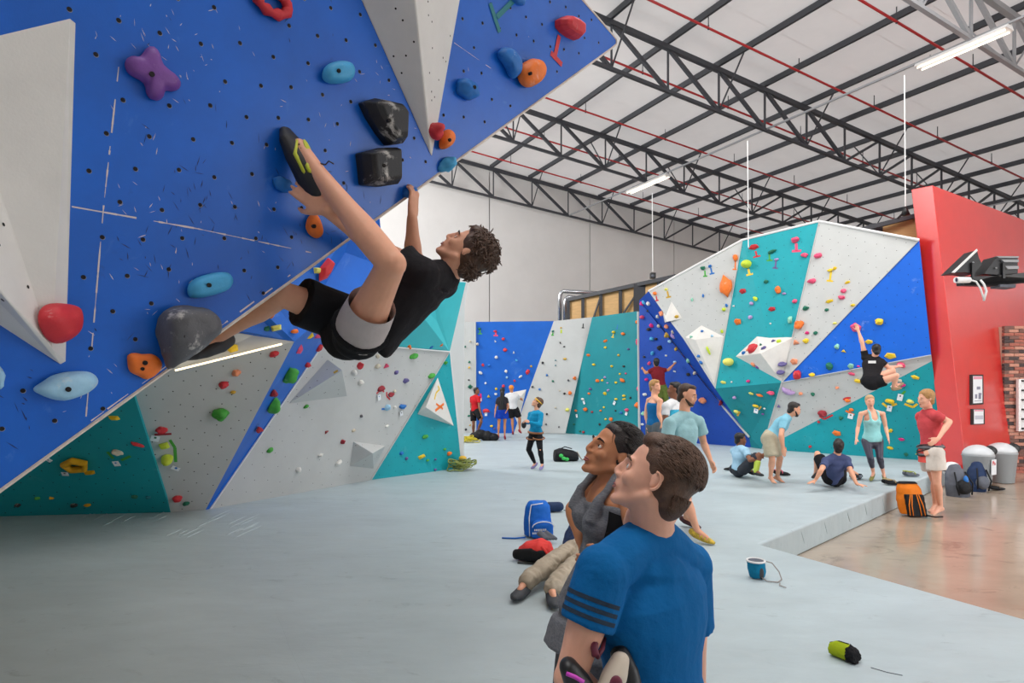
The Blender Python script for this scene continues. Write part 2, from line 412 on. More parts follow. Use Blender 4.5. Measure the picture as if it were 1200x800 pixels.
def volume(label, base, apex, m=None, walls=None, holes=0, group=None, faces=None, hr=.008):
    """pyramid volume: base outline pixels lying on the wall, apex pixel + how far it stands proud"""
    bp = []
    for (x, y) in base:
        h = hit(x, y, walls)
        if h is None: raise Exception('volume miss %s %s' % (label, (x, y)))
        bp.append(h[1])
    cen = sum(bp, V()) / len(bp); n = hit(*base[0], walls)[2]
    aps = []
    o = V((0, 0, CZ))
    for (x, y, proud) in apex:
        d = P(x, y, 1) - o; pl0 = cen + n * proud; t = (pl0 - o).dot(n) / d.dot(n); aps.append(o + d * t)
    allp = bp + aps; nb = len(bp)
    if faces is None:
        fs = [(i, (i + 1) % nb, nb) for i in range(nb)]
    else: fs = faces
    back = tuple(range(nb))
    mb = MB().add(allp, fs + [back]); 
    ob = mb.build('climbing_volume', m or volume_paint, label=label, cat='climbing volume', group=group, origin=cen, bevel=.006)
    tris = []
    for f in fs:
        for i in range(1, len(f) - 1): tris.append([tuple(allp[f[0]]), tuple(allp[f[i]]), tuple(allp[f[i + 1]])])
    FAC.append((ob, tris, n))
    if holes:
        hb = MB(); cnt = 0
        for t in tris:
            a, b_, c = [V(q) for q in t]; ar = (b_ - a).cross(c - a); area_ = ar.length / 2; nn = ar.normalized()
            if nn.dot(a - o) > 0: nn = -nn
            if area_ < .004: continue
            ax = (b_ - a).normalized(); ay = nn.cross(ax)
            for k in range(int(area_ / holes ** 2)):
                r1, r2 = random.random(), random.random()
                if r1 + r2 > 1: r1, r2 = 1 - r1, 1 - r2
                if min(r1, r2, 1 - r1 - r2) < .08: continue
                q = a + (b_ - a) * r1 + (c - a) * r2 + nn * .0015
                hb.add([q + ax * hr * math.cos(i * math.pi / 4) + ay * hr * math.sin(i * math.pi / 4) for i in range(8)], [tuple(range(8))]); cnt += 1
        if cnt: hb.build('bolt_holes', hole_mat, ob, kind='stuff')
    return ob

# ---- big overhanging blue board in the foreground
def bd(px, py): return 1.0 / (0.569 - 0.000425 * px - 0.00008 * py)
def B(px, py): return (px, py, bd(px, py))
board = empty('climbing_wall', P(*B(100, 300)), 'huge overhanging blue climbing board in the foreground, upper left', 'climbing wall')
bpts = [(-520, 780), (-160, 691), (0, 575), (716, 57), (722, 52), (722, 46), (718, 41), (600, -96), (300, -160), (-160, -160), (-520, -160)]
w = [P(*B(*p)) for p in bpts]; bn = (w[1] - w[0]).cross(w[-1] - w[0]).normalized()
if bn.dot(w[1] - V((0, 0, CZ))) > 0: bn = -bn
MB().prism(w, -bn * .018).build('panel', blue_paint, board)
FAC.append((board, tri_bvh(w), bn))
BACK = V((-.55, .35, .75))
core = [P(*B(*p)) - bn * .02 for p in [(-520, 760), (0, 556), (640, 96), (600, -60), (-520, -160)]]
rear = [P(x, y, 5.7) for x, y in [(-420, 600), (0, 500), (430, 190), (440, 60), (-420, -160)]]
MB().add(core + rear, [(0, 1, 2, 3, 4), (5, 9, 8, 7, 6)] + [(i, 5 + i, 5 + (i + 1) % 5, (i + 1) % 5) for i in range(5)]).build('wall_frame', ply, board)
edge_strip(board, [B(-160, 691), B(0, 575), B(360, 315.5), B(716, 57), B(722, 52), B(722, 46), B(718, 41), B(600, -96)], .0065)
# panel joints worn to bare wood
worn = mat('worn_panel_joint', (215, 205, 205), .8)
def joint_line(wall, pts, wd=.004, gap=.25, off=.001):
    mb = MB(); hs = [hit(x, y, [wall]) for x, y in pts]
    for h0, h1 in zip(hs[:-1], hs[1:]):
        p, q = h0[1], h1[1]; n = h0[2]; L = (q - p).length; d = (q - p).normalized(); s_ = d.cross(n); t = 0
        while t < L:
            l = random.uniform(.01, .06); 
            if random.random() > gap:
                a = p + d * t + n * off; b_ = p + d * min(L, t + l) + n * off; w0, w1 = random.uniform(.2, 1) * wd, random.uniform(.2, 1) * wd
                mb.add([a - s_ * w0, b_ - s_ * w1, b_ + s_ * w1, a + s_ * w0], [(0, 1, 2, 3)])
            t += l
    mb.build('worn_joint', worn, wall, kind='stuff')
joint_line(board, [(84, 242), (232, 268), (370, 297)], .0035)
joint_line(board, [(141, 60), (121, 245), (100, 497)], .003, .35)
joint_line(board, [(101, 497), (200, 425), (340, 322)], .0035, .3)
joint_line(board, [(532, 50), (575, 80)], .002, .1)
# scratches and rubber scuffs left on the paint
def scuffs(m, n, lo, hi, wd, cl):
    mb = MB(); ax_ = (w[3] - w[2]).normalized(); ay_ = bn.cross(ax_)
    for k in range(n):
        cxp, cyp = random.choice(cl) if random.random() < .65 else (random.uniform(95, 700), random.uniform(0, 520))
        px, py = cxp + random.gauss(0, 26), cyp + random.gauss(0, 26); hh = hit(px, py, [board])
        if not hh or (px < 95 and py < 430) or inside(px, py, [(418, -10), (506, 190), (543, -10)]): continue
        an = random.gauss(1.2, .7); L = random.uniform(lo, hi); d = ax_ * math.cos(an) + ay_ * math.sin(an); s_ = d.cross(bn); p = hh[1] + bn * .0008; ww = wd * random.uniform(.5, 1.3)
        mb.add([p, p + d * L * .3 - s_ * ww, p + d * L, p + d * L * .5 + s_ * ww], [(0, 1, 2, 3)])
    mb.build('scuff_marks', m, board, kind='stuff')
scuffs(worn, 150, .006, .030, .0012, [(150, 30), (230, 40), (230, 90), (180, 250), (190, 330), (380, 180), (450, 110), (310, 240), (120, 440)])
scuffs(mat('dark_rubber_scuff', (14, 44, 100), .7), 170, .010, .045, .0016, [(255, 290), (340, 300), (330, 360), (180, 300), (20, 490), (410, 250), (230, 230)])
# bolt holes of the board, placed on its own grid
hb = MB(); rim = MB()
ax = (w[3] - w[2]).normalized(); ay = bn.cross(ax); c0 = P(*B(150, 158))
skip = [(177, 87, 38), (392, 86, 26), (443, 143, 34), (439, 197, 32), (545, 105, 16), (590, 72, 22), (616, 87, 24), (663, 33, 20), (520, 163, 16), (366, 264, 20), (244, 334, 32), (215, 392, 50), (166, 428, 28), (75, 450, 44), (318, 5, 30)]
volp = [[(-60, 52), (82, 15), (95, 27), (83, 428), (66, 432), (-60, 345)], [(418, -10), (506, 190), (543, -10)]]
gr = 0
u = -3.5
while u < 5.0:
    v = -4.0 + (.065 if gr % 2 else 0)
    while v < 4.0:
        q = c0 + ax * (u + random.uniform(-.012, .012)) + ay * (v + random.uniform(-.012, .012))
        px = 600 + q.x / q.y * F; py = HY - (q.z - CZ) / q.y * F
        ok = -80 < px < 730 and -60 < py < 600 and inside(px, py, [(p[0], p[1]) for p in bpts], 7)
        ok = ok and all(math.hypot(px - s[0], py - s[1]) > s[2] for s in skip) and not any(inside(px, py, vp) for vp in volp)
        if ok:
            for (mb_, r_, o_) in ((rim, .0078, .0008), (hb, .0073, .0014)):
                qq = q + bn * o_ + (ay * -.0014 if mb_ is rim else V())
                mb_.add([qq + ax * r_ * math.cos(i * math.pi / 5) + ay * r_ * math.sin(i * math.pi / 5) for i in range(10)], [tuple(range(10))])
        v += .13
    u += .115; gr += 1
rim.build('bolt_hole_rims', mat('chipped_hole_rim', (150, 150, 165), .8), board, kind='stuff')
hb.build('bolt_holes', hole_mat, board, kind='stuff')
# its two big off-white volumes
volume('tall off-white wedge volume at the far left of the big blue board', [(-60, 54), (82, 19), (90, 27), (78, 424), (71, 428), (-60, 343)],
       [(-60, 290, .16), (0, 342, .16), (60, 405, .05)], walls=[board], holes=.085,
       faces=[(0, 1, 2, 3, 8), (0, 8, 7), (0, 7, 6), (3, 4, 8), (4, 5, 6, 7), (4, 7, 8), (5, 0, 6)], hr=.006)
volume('off-white pyramid volume pointing down, beside the two black holds', [(420, -6), (506, 186), (541, -10), (520, -80), (380, -80)], [(485, -20, .20)], walls=[board], holes=.075, hr=.0045)

# ---- left wall
lw = empty('climbing_wall', G(300, 583), 'angular grey, teal and blue climbing wall behind the climber, left side', 'climbing wall')
facet(lw, [(-90, 607, 7.88), (200, 600, 8.24), (158, 467, 6.9), (135, 360, 6.0), (-90, 360, 5.7)], teal_paint, holes=.22, plane=(0, 1, 2))
facet(lw, [(200, 600, 8.24), (241, 597, 8.4), (345, 400, 7.4), (330, 403, 7.3), (205, 434, 6.75), (148, 436, 6.6), (158, 467, 6.9)], grey_paint, holes=.20, plane=(0, 1, 2))
facet(lw, [(148, 436, 6.65), (205, 434, 6.8), (330, 403, 7.35), (345, 400, 7.4), (297, 393, 7.2), (150, 370, 6.2)], grey_paint)
facet(lw, [(241, 597, 8.4), (246.5, 597, 8.45), (381, 400, 9.3), (345, 400, 7.4)], blue_far)
facet(lw, [(135, 360, 6.0), (297, 393, 7.2), (345, 400, 7.4), (381, 400, 9.3), (450, 312, 9.0), (440, 200, 8.0), (135, 200, 5.8)], blue_far)
facet(lw, [(381, 400, 9.3), (527, 412, 11.8), (512, 376, 11.1), (505, 330, 10.5), (450, 312, 9.0)], mat('pale_teal_wall_paint', (60, 190, 200), .5, .06, 2))
facet(lw, [(527, 412, 11.8), (546, 331, 11.5), (505, 330, 10.5), (512, 376, 11.1)], MATS['pale_teal_wall_paint'])
facet(lw, [(246.5, 597, 8.45), (435, 562, 10.95), (527, 412, 11.8), (381, 400, 9.3)], grey_paint, holes=.24, hr=.006)
facet(lw, [(435, 562, 10.95), (541, 548, 12.48), (527, 412, 11.8)], teal_paint, holes=.24, hr=.006)
facet(lw, [(541, 548, 12.48), (544.5, 548, 12.5), (537.5, 480, 12.3), (535, 425, 12.1), (540, 380, 12.0), (549, 331, 11.8), (546, 331, 11.5), (527, 412, 11.8)], white_plastic, .02, name='side_panel')
edge_strip(lw, [(205, 434, 6.72), (330, 403, 7.27)], .012, emit('warm_strip_light', (255, 232, 190), 1.7))
edge_strip(lw, [(381, 400, 9.27), (527, 412, 11.75)], .014, white_plastic)
edge_strip(lw, [(435, 562, 10.92), (527, 412, 11.77)], .010, grey_paint)
edge_strip(lw, [(246, 597, 8.44), (381, 400, 9.28)], .012, white_plastic)
volume('large flat pyramid volume on the grey left wall, yellow hold on its edge', [(338, 473), (384, 421), (400, 433), (407, 464)], [(401, 433.5, .34)], walls=[lw], holes=.16, m=grey_paint)
volume('small wedge volume low on the grey left wall', [(410, 546), (414, 517), (452, 522), (438, 549)], [(437, 531, .36)], walls=[lw], holes=.2, m=grey_paint)
volume('white kite-shaped pyramid volume on the teal panel at the left wall', [(489, 485), (513, 442), (532, 499)], [(499, 477, .28)], walls=[lw])

# ---- far wall
fw = empty('climbing_wall', G(640, 508), 'distant grey, blue and teal climbing wall at the back of the hall', 'climbing wall')
facet(fw, [(528, 377, 20.4), (557, 377, 20.4), (557.5, 507.5, 20.85), (528, 507.5, 20.85)], grey_paint)
facet(fw, [(557, 377, 20.4), (649, 376, 20.4), (602, 507.5, 20.85), (557.5, 507.5, 20.85)], blue_far)
facet(fw, [(649, 376, 20.4), (694, 371.5, 20.1), (662.5, 507.5, 20.85), (602, 507.5, 20.85)], grey_paint, plane=(0, 1, 3))
facet(fw, [(694, 371.5, 20.1), (747, 364.5, 18.6), (750, 514.5, 18.7), (662.5, 507.5, 20.85)], mat('deep_teal_wall_paint', (4, 134, 144), .55, .08, 1.5, spots=[((120, 190, 195), 1.6, .62, .3, .5)]), plane=(1, 2, 3))
edge_strip(fw, [(748, 365, 18.55), (749.5, 515, 18.65)], .04, grey_paint)
edge_strip(fw, [(557, 377, 20.36), (557.5, 507.5, 20.8)], .025, grey_paint)
volume('pale triangular volume low on the distant blue panel', [(592, 461), (617, 456), (607, 497)], [(606, 470, .12)], walls=[fw])

# ---- right wall
rw = empty('climbing_wall', G(980, 533), 'tall angular climbing wall at right, teal, grey and bright blue', 'climbing wall')
A_, B_, C_, D_ = (762, 340, 17.0), (870, 281, 15.9), (960, 259, 14.7), (1077, 281, 13.0)
E_, F_, G_, H_ = (838, 455, 16.5), (916, 448, 15.1), (1091, 416, 13.0), (1092, 423, 13.05)
I_, K_, L_, M_, N_ = (893, 526, 15.95), (921, 530, 15.18), (1107, 541, 13.4), (880, 524, 16.36), (878, 512, 16.3)
facet(rw, [(749, 352, 18.3), (783, 395, 17.9), (825, 450, 17.3), N_, M_, (750, 514.5, 18.68)], mat('deep_blue_wall_paint', (4, 68, 168), .55, .1, 2), holes=.3, plane=(0, 4, 5))
facet(rw, [(749, 352, 18.3), (760, 341, 17.5), (776, 364, 17.3), (801, 397, 17.0), E_, N_, (825, 450, 17.3), (783, 395, 17.9)], MATS['deep_blue_wall_paint'])
facet(rw, [(760, 341, 17.4), B_, E_, (801, 397, 17.0), (776, 364, 17.3)], grey_paint, holes=.28, plane=(0, 1, 2))
facet(rw, [B_, C_, F_, E_], teal_paint, holes=.28)
facet(rw, [E_, F_, I_, M_, N_], mat('deep_teal_lower_paint', (4, 132, 142), .55, .08, 1.5), holes=.3)
facet(rw, [C_, D_, F_], grey_paint, holes=.26)
facet(rw, [D_, G_, F_], mat('bright_blue_wall_paint', (4, 100, 215), .5, .06, 1.5, spots=[((170, 195, 235), 1.8, .62, .4, .8)]), holes=.26)
facet(rw, [F_, G_, H_, I_], grey_paint, holes=.26)
facet(rw, [H_, L_, K_, I_], teal_paint, holes=.26, plane=(0, 1, 3))
edge_strip(rw, [(760, 341, 17.4), B_, C_, (1077, 281, 12.97)], .03, white_plastic)
edge_strip(rw, [(783, 395, 17.85), (825, 450, 17.25), (878, 512, 16.25)], .03, grey_paint)
for q0, q1 in [(B_, E_), (D_, F_), (F_, G_), (C_, F_), (F_, I_)]: edge_strip(rw, [(q0[0], q0[1], q0[2] - .01), (q1[0], q1[1], q1[2] - .01)], .012, grey_paint)
volume('white faceted volume between the teal and grey panels of the right wall', [(862, 417.5), (887, 394), (930, 395), (916, 447)], [(891, 414, .4)], walls=[rw])
volume('upper small white pyramid volume beside the orange hold, right wall', [(776, 365), (787, 353), (800, 373), (779, 378)], [(781, 377, .25)], walls=[rw])
volume('broad pale pyramid volume low on the grey part of the right wall', [(803, 395), (822, 381), (848, 394), (837, 450)], [(815, 398, .16)], walls=[rw])

# ---- red wall, a thick leaning slab
rc = [(1068, 222, 13.3), (1093, 217, 12.85), (1134, 566, 12.6), (1108, 556, 13.4)]
redw = empty('wall_red', P(1120, 560, 12.8), None, None, kind='structure')
c = [P(*p) for p in rc]; far_t = P(1230, 269, 16.6); c[2].z = 0
n_ = (c[1] - c[0]).cross(c[2] - c[0]); hd = n_.cross(Z).normalized(); hd = hd if hd.x < 0 else -hd
c[3] = min((c[2] + hd * (k * .01) for k in range(0, 400)), key=lambda q: abs(600 + q.x / q.y * F - 1108))
n_ = (far_t - c[1]).cross(c[2] - c[1]); hd = n_.cross(Z).normalized(); hd = hd if hd.x > 0 else -hd
far_b = c[2] + hd * 5.2
back = V((2.9, 4, 0))
mb = MB().add([c[0], c[1], c[2], c[3], far_t, far_b, c[0] + back, c[3] + back],
   [(0, 1, 2, 3), (1, 4, 5, 2), (0, 6, 4, 1), (3, 2, 5, 7), (0, 3, 7, 6), (4, 6, 7, 5)])
mb.build('slab', red_paint, redw, bevel=.01)
RED = [[tuple(c[1]), tuple(far_t), tuple(far_b)], [tuple(c[1]), tuple(far_b), tuple(c[2])]]
FAC.append((redw, RED, V((0, -1, 0))))
# ---- plywood backing seen behind the walls, steel framed
tb = empty('timber_backing', P(720, 370, 20), 'plywood backing boards in a dark steel frame above the far teal panel', 'timber frame')
xs = [666, 683, 704, 727, 750, 772, 790]; top = lambda x: 351 - (x - 666) * .217; dd = lambda x: 21.2 - (x - 666) * .016
for x0, x1 in zip(xs[:-1], xs[1:]):
    MB().prism([P(x0 + .5, 378, dd(x0)), P(x1 - .5, 378, dd(x1)), P(x1 - .5, top(x1), dd(x1)), P(x0 + .5, top(x0), dd(x0))], (0, .05, 0)).build('board', ply, tb)
for x in xs[:-1]: MB().bar(P(x, 380, dd(x) - .05), P(x, top(x), dd(x) - .05), .10 if x != 750 else .4, .10).build('post', dark_steel, tb)
MB().bar(P(664, top(664), dd(664) - .05), P(792, top(792), dd(792) - .05), .1, .12).build('top_rail', dark_steel, tb)
MB().bar(P(728, 371, dd(728) - .08), P(748, 341, dd(748) - .08), .05, .05).bar(P(695, 374, dd(695) - .08), P(703, 350, dd(703) - .08), .05, .05).build('brace', dark_steel, tb)
t2 = empty('timber_backing', P(1050, 270, 14.5), 'plywood board behind the top of the right wall, next to the red slab', 'timber board')
MB().prism([P(1028, 290, 14.6), P(1082, 290, 14.2), P(1082, 250, 14.2), P(1028, 266, 14.6)], (0, .05, 0)).build('board', ply, t2)
MB().bar(P(1010, 269, 14.5), P(1072, 253, 14.2), .12, .10).bar(P(1027, 278, 14.6), P(1027, 262, 14.6), .3, .1).build('rail', dark_steel, t2)
# ducts
duct = mat('bright_duct_metal', (190, 194, 200), .25, metal=.9)
for (x, y, x2, lab) in [(656, 341, 708, 'outer galvanised pipe bending down beside the plywood backing'), (662, 348, 702, 'inner galvanised pipe bending down beside the plywood backing')]:
    pts = [P(x, 385, 22), P(x, y + 6, 22), P(x + 1.2, y + 2, 22), P(x + 4, y, 22), P(x2, y + 3, 22)]
    MB().tube(pts, .075, 10).build('duct_pipe', duct, smooth=True, label=lab, cat='pipe', origin=pts[1])
# ---- brick wall at the right edge, with its louvred frame
bw = empty('wall_brick', P(1190, 553, 14.1), None, None, kind='structure')
bx0 = P(1175.5, 500, 14.0).x; ztop = P(1180, 382, 14.0).z
MB().abox(bx0 + .01, bx0 + 2.2, 14.02, 14.3, 0, ztop - .01).build('mortar', brick_mortar, bw)
bcols = [mat('brick_%s' % n, c_, .85, .2, 25, .1, 80) for n, c_ in (('red', (164, 98, 84)), ('brown', (120, 86, 78)), ('pink', (190, 136, 118)), ('dark', (74, 62, 62)))]
proto = MB().abox(-.107, .107, -.04, .04, -.033, .033).mesh('brick')
for m_ in bcols: proto.materials.append(m_)
variants = []
for i_ in range(4):
    pm = proto.copy()
    for poly in pm.polygons: poly.material_index = i_
    variants.append(pm)
row = 0; z = .035
while z < ztop:
    x = bx0 + (.11 if row % 2 else .0)
    while x < bx0 + .75:
        o = bpy.data.objects.new('brick', variants[random.choice([0, 0, 1, 2, 2, 3])]); COL.objects.link(o)
        o.location = V((x + .11, 14.0 + random.uniform(-.008, .008), z)); par(o, bw)
        x += .225
    if row % 2:
        o = bpy.data.objects.new('brick', variants[row % 4]); COL.objects.link(o); o.location = V((bx0 + .053, 14.0, z)); o.scale.x = .48; par(o, bw)
    z += .078; row += 1
MB().abox(bx0 + .75, bx0 + 2.2, 13.96, 14.02, 0, ztop).build('brick_face', bcols[0], bw)
lf = empty('slatted_frame', P(1195, 505, 13.9), 'white slatted rack fixed to the brick wall at the right edge', 'rack')
x0 = P(1192, 470, 13.9).x; zt_, zb_ = P(0, 444, 13.9).z, P(0, 505, 13.9).z
MB().abox(x0, x0 + .06, 13.86, 13.93, zb_, zt_).abox(x0 + .8, x0 + .86, 13.86, 13.93, zb_, zt_).abox(x0 + .07, x0 + .8, 13.9, 13.94, zb_, zt_).build('frame', white_plastic, lf)
for i in range(6):
    zz = zb_ + .06 + i * (zt_ - zb_ - .1) / 5
    MB().abox(x0 + .09, x0 + .8, 13.86, 13.9, zz - .02, zz + .02).build('slot', black_plastic, lf)
# ================================================================== HOLDS
HC = dict(red=(205, 45, 55), darkred=(150, 30, 45), pink=(232, 80, 120), orange=(240, 120, 40), peach=(240, 150, 110), yellow=(238, 200, 40),
          paleyellow=(232, 226, 110), lime=(200, 220, 60), green=(70, 165, 60), darkgreen=(20, 110, 85), mint=(140, 205, 180), blue=(25, 110, 190),
          skyblue=(70, 165, 215), paleblue=(160, 205, 232), purple=(120, 70, 150), violet=(98, 90, 145), black=(34, 35, 38), grey=(88, 88, 92),
          white=(225, 224, 218), beige=(205, 195, 175), ochre=(200, 160, 50), magenta=(225, 40, 130), teal=(20, 120, 130), lilac=(180, 150, 200), gold=(214, 160, 12))
CN = dict(darkred='dark red', paleyellow='pale yellow', darkgreen='dark green', skyblue='sky blue', paleblue='pale blue', lime='lime green')
def hold_mat(c):
    near = c in ('grey', 'paleblue', 'black')
    return mat('hold_resin_' + c, HC[c], .55, .10, 14, .15, 120, spots=[((236, 232, 226), 9, .57 if near else .60, .75 if near else .5, .5)])
def hold_mesh(kind, w, h, seed):
    """x right, y up, z away from the wall; base at z = 0"""
    rnd = random.Random(seed); mb = MB(); r = min(w, h)
    if kind in ('blob', 'ball', 'crimp', 'disc', 'bean', 'bone'):
        n, m = (22, 14) if r > .06 else (12, 8)
        dz = dict(blob=.62, ball=.95, crimp=.6, disc=.45, bean=.5, bone=.45)[kind] * r
        mb.ell((0, 0, dz * .25), (w / 2, 0, 0), (0, h / 2, 0), (0, 0, dz), n, m)
        vs = []
        o3 = V((rnd.uniform(0, 50), rnd.uniform(0, 50), 0))
        for v in mb.v:
            v = V(v); q = V((v.x / w * 2, v.y / h * 2, v.z / max(dz, 1e-4)))
            amp = dict(blob=.24, ball=.04, crimp=.18, disc=.1, bean=.1, bone=.08)[kind]
            k = 1 + amp * (noise.noise(q * 1.1 + o3) * 1.4 + .5 * noise.noise(q * 2.6 + o3))
            v = V((v.x * k, v.y * k, v.z * k))
            if kind == 'bean': v.y += (.35 * h) * ((v.x / w * 2) ** 2 - .4); v.y *= .8
            if kind == 'bone': ax_, ay_ = min(1, abs(v.x) / w * 2), min(1, abs(v.y) / h * 2); v.y *= .55 + .85 * ax_ ** 1.5 * (1.25 - ax_); v.x *= .86 + .22 * ay_
            if kind == 'crimp' and v.y > 0: v.z *= 1 + .6 * v.y / h * 2
            v.z = max(v.z, -.004); vs.append(tuple(v))
        mb.v = vs; return mb, True
    if kind in ('wedge', 'tri', 'cube'):
        n = dict(wedge=5, tri=3, cube=4)[kind]; a0 = rnd.uniform(-.2, .2) + (math.pi / 2 if kind == 'tri' else math.pi / 4)
        base = []; top = []
        for i in range(n):
            t = a0 + 2 * math.pi * i / n; k = rnd.uniform(.92, 1.08)
            base.append((w * .56 * k * math.cos(t), h * .56 * k * math.sin(t), 0))
            top.append((w * .34 * k * math.cos(t) + w * .05, h * .30 * k * math.sin(t) + h * .08, r * (.55 + .12 * math.sin(t))))
        mb.loft([], 3) if False else None
        mb.add(base + top, [tuple(range(n))[::-1], tuple(range(n, 2 * n))] + [(i, (i + 1) % n, n + (i + 1) % n, n + i) for i in range(n)])
        return mb, False
    if kind == 'jug':
        pts = [(w * .5 * math.cos(t), h * .38 * math.sin(t) + h * .06, r * .42) for t in [math.pi * (1.0 + i / 8.0) for i in range(9)]]
        mb.tube([V(p) for p in pts], [r * .10, r * .2, r * .24, r * .27, r * .28, r * .27, r * .24, r * .2, r * .10], 10)
        mb.ell((0, -h * .06, r * .12), (w * .45, 0, 0), (0, h * .36, 0), (0, 0, r * .36), 14, 9); return mb, True
    if kind == 'ring':
        pts = [V((w * .36 * math.cos(t), h * .36 * math.sin(t), r * .18)) for t in [2 * math.pi * i / 16 for i in range(16)]]
        mb.tube(pts, [r * .17 * (1 + .25 * math.sin(3 * i)) for i in range(16)], 10, closed=True); return mb, True
    if kind == 'pentring':
        pts = [V((w * .36 * math.cos(t), h * .36 * math.sin(t), r * .2)) for t in [2 * math.pi * i / 5 + .3 for i in range(5)]]
        mb.tube(pts, r * .2, 6, closed=True); return mb, False
    if kind == 'bar':
        mb.loft([(V((-w / 2, 0, r * .2)), V((0, h * .3, 0)), V((0, 0, r * .3))), (V((-w * .2, h * .1, r * .25)), V((0, h * .5, 0)), V((0, 0, r * .5))),
                 (V((w * .2, -h * .08, r * .25)), V((0, h * .5, 0)), V((0, 0, r * .5))), (V((w / 2, 0, r * .2)), V((0, h * .3, 0)), V((0, 0, r * .3)))], 12, True, True); return mb, True
    if kind == 'spike':
        mb.add([(-w / 2, h * .3, 0), (w / 2, h * .5, 0), (w * .1, -h * .5, 0), (-w * .1, h * .1, r * .6)], [(0, 1, 2), (0, 3, 1), (1, 3, 2), (2, 3, 0)]); return mb, False
def wall_basis(n, rot=0):
    x = V((1, 0, 0)) - n * n.x; x.normalize(); y = n.cross(x)
    if y.z < 0: x, y = -x, -y
    if x.x < 0: pass
    c, s_ = math.cos(math.radians(rot)), math.sin(math.radians(rot))
    return x * c + y * s_, -x * s_ + y * c
HOLDS = []
def hold(px, py, w, h, rot, kind, color, label=None, walls=None, group=None, bolt=None, panel=None, scale=1.0):
    hh = hit(px, py, walls)
    if hh is None: print('HOLD MISS', px, py, label or panel); return None
    _, p, n, wall = hh; d = p.y; W_, H_ = w / F * d * scale, h / F * d * scale
    view = (p - V((0, 0, CZ))).normalized(); fx = abs(view.cross(V((0, 0, 1))).normalized().dot(wall_basis(n)[0]))
    x, y = wall_basis(n, rot)
    mb, sm = hold_mesh(kind, W_ / max(.6, fx) if abs(rot) < 30 else W_, H_, int(px * 31 + py * 7))
    o = mb.build('climbing_hold', hold_mat(color), smooth=sm, label=label, cat='climbing hold', group=group, bevel=0 if sm else min(W_, H_) * .07)
    if sm and min(W_, H_) > .12:
        pass
    o.matrix_world = Matrix(((x.x, y.x, n.x, p.x), (x.y, y.y, n.y, p.y), (x.z, y.z, n.z, p.z), (0, 0, 0, 1)))
    if bolt:
        r = bolt if isinstance(bolt, float) else .009
        bm_ = MB(); zz = min(W_, H_) * .5
        # find the hold's surface height near the bolt
        zz = max([v[2] for v in mb.v if abs(v[0]) < W_ * .2 and abs(v[1]) < H_ * .2] or [zz])
        bm_.loft([(V((0, 0, zz - .01)), V((r, 0, 0)), V((0, r, 0))), (V((0, 0, zz + .003)), V((r, 0, 0)), V((0, r, 0)))], 14)
        b_ = bm_.build('bolt', hole_mat); b_.parent = o
    if panel: HOLDS.append((o, panel, color, kind, px, py, w * h))
    return o
def tape(wall_px, pts, wpx, color, wall=None):
    """flat tape stuck on the wall along pixel points"""
    hs = [hit(x, y) for x, y in pts]
    if any(h is None for h in hs): return
    mb = MB()
    for a, b_ in zip(hs[:-1], hs[1:]):
        n = a[2]; p, q = a[1] + n * .004, b_[1] + n * .004; d = (q - p).normalized(); s_ = n.cross(d) * (wpx / F * p.y / 2)
        mb.add([p - s_, q - s_, q + s_, p + s_], [(0, 1, 2, 3)])
    w_ = hs[0][3]
    mb.build('tape_mark', mat('tape_' + color, HC[color], .5), w_ if w_.type == 'EMPTY' else None) if w_.type == 'EMPTY' else mb.build('tape_mark', mat('tape_' + color, HC[color], .5), w_)
def tmark(x, y, x2, y2, wpx, color, foot=8):
    """start tag: a stem with a foot bar"""
    dx, dy = x2 - x, y2 - y; L = math.hypot(dx, dy); nx, ny = -dy / L, dx / L
    tape(None, [(x, y), (x2, y2)], wpx, color)
    tape(None, [(x2 - nx * foot / 2, y2 - ny * foot / 2), (x2 + nx * foot / 2, y2 + ny * foot / 2)], wpx * .9, color)
card_mat = mat('white_route_card', (232, 236, 240), .6)
def card(x, y, w=4, h=6, rot=0, dot='blue'):
    hh = hit(x, y)
    if not hh: return
    _, p, n, w_ = hh; X, Y = wall_basis(n, rot); d = p.y; p = p + n * .03
    o = MB().box(p, X * (w / F * d / 2), Y * (h / F * d / 2), n * .003).build('route_card', card_mat, w_)
    q = p + n * .004 + Y * (h / F * d * .22); r = w / F * d * .14
    MB().box(q, X * r, Y * r, n * .001).build('printed_mark', mat('tape_' + dot, HC[dot], .5), o if False else w_)

# ---- board (near) ---------------------------------------------------------------
bw_ = [board]
hold(317, 4, 46, 34, -8, 'ring', 'red', 'red ring-shaped climbing hold cut by the top edge of the picture', bw_)
hold(545, 105, 22, 22, 0, 'blob', 'blue', 'small round blue hold right of the white pointed volume', bw_, bolt=.009)
hold(606, 1, 16, 10, 0, 'blob', 'blue', 'blue hold cut by the top edge of the picture near board tip', bw_)
hold(507, 153, 11, 20, 0, 'crimp', 'red', 'small red hold on the tip of the white pointed volume')
hold(331, 216, 24, 15, -10, 'blob', 'blue', 'blue hold under the climber\'s fingers', bw_)
hold(-3, 440, 14, 30, 0, 'blob', 'paleblue', 'pale hold cut off by the left edge of the picture', bw_)
hold(479, 226, 16, 12, 10, 'crimp', 'blue', 'blue hold gripped by the climber at the board edge', bw_)
hold(523, 193, 26, 15, 36, 'blob', 'skyblue', 'sky blue hold poking out past the board\'s lower edge', bw_)

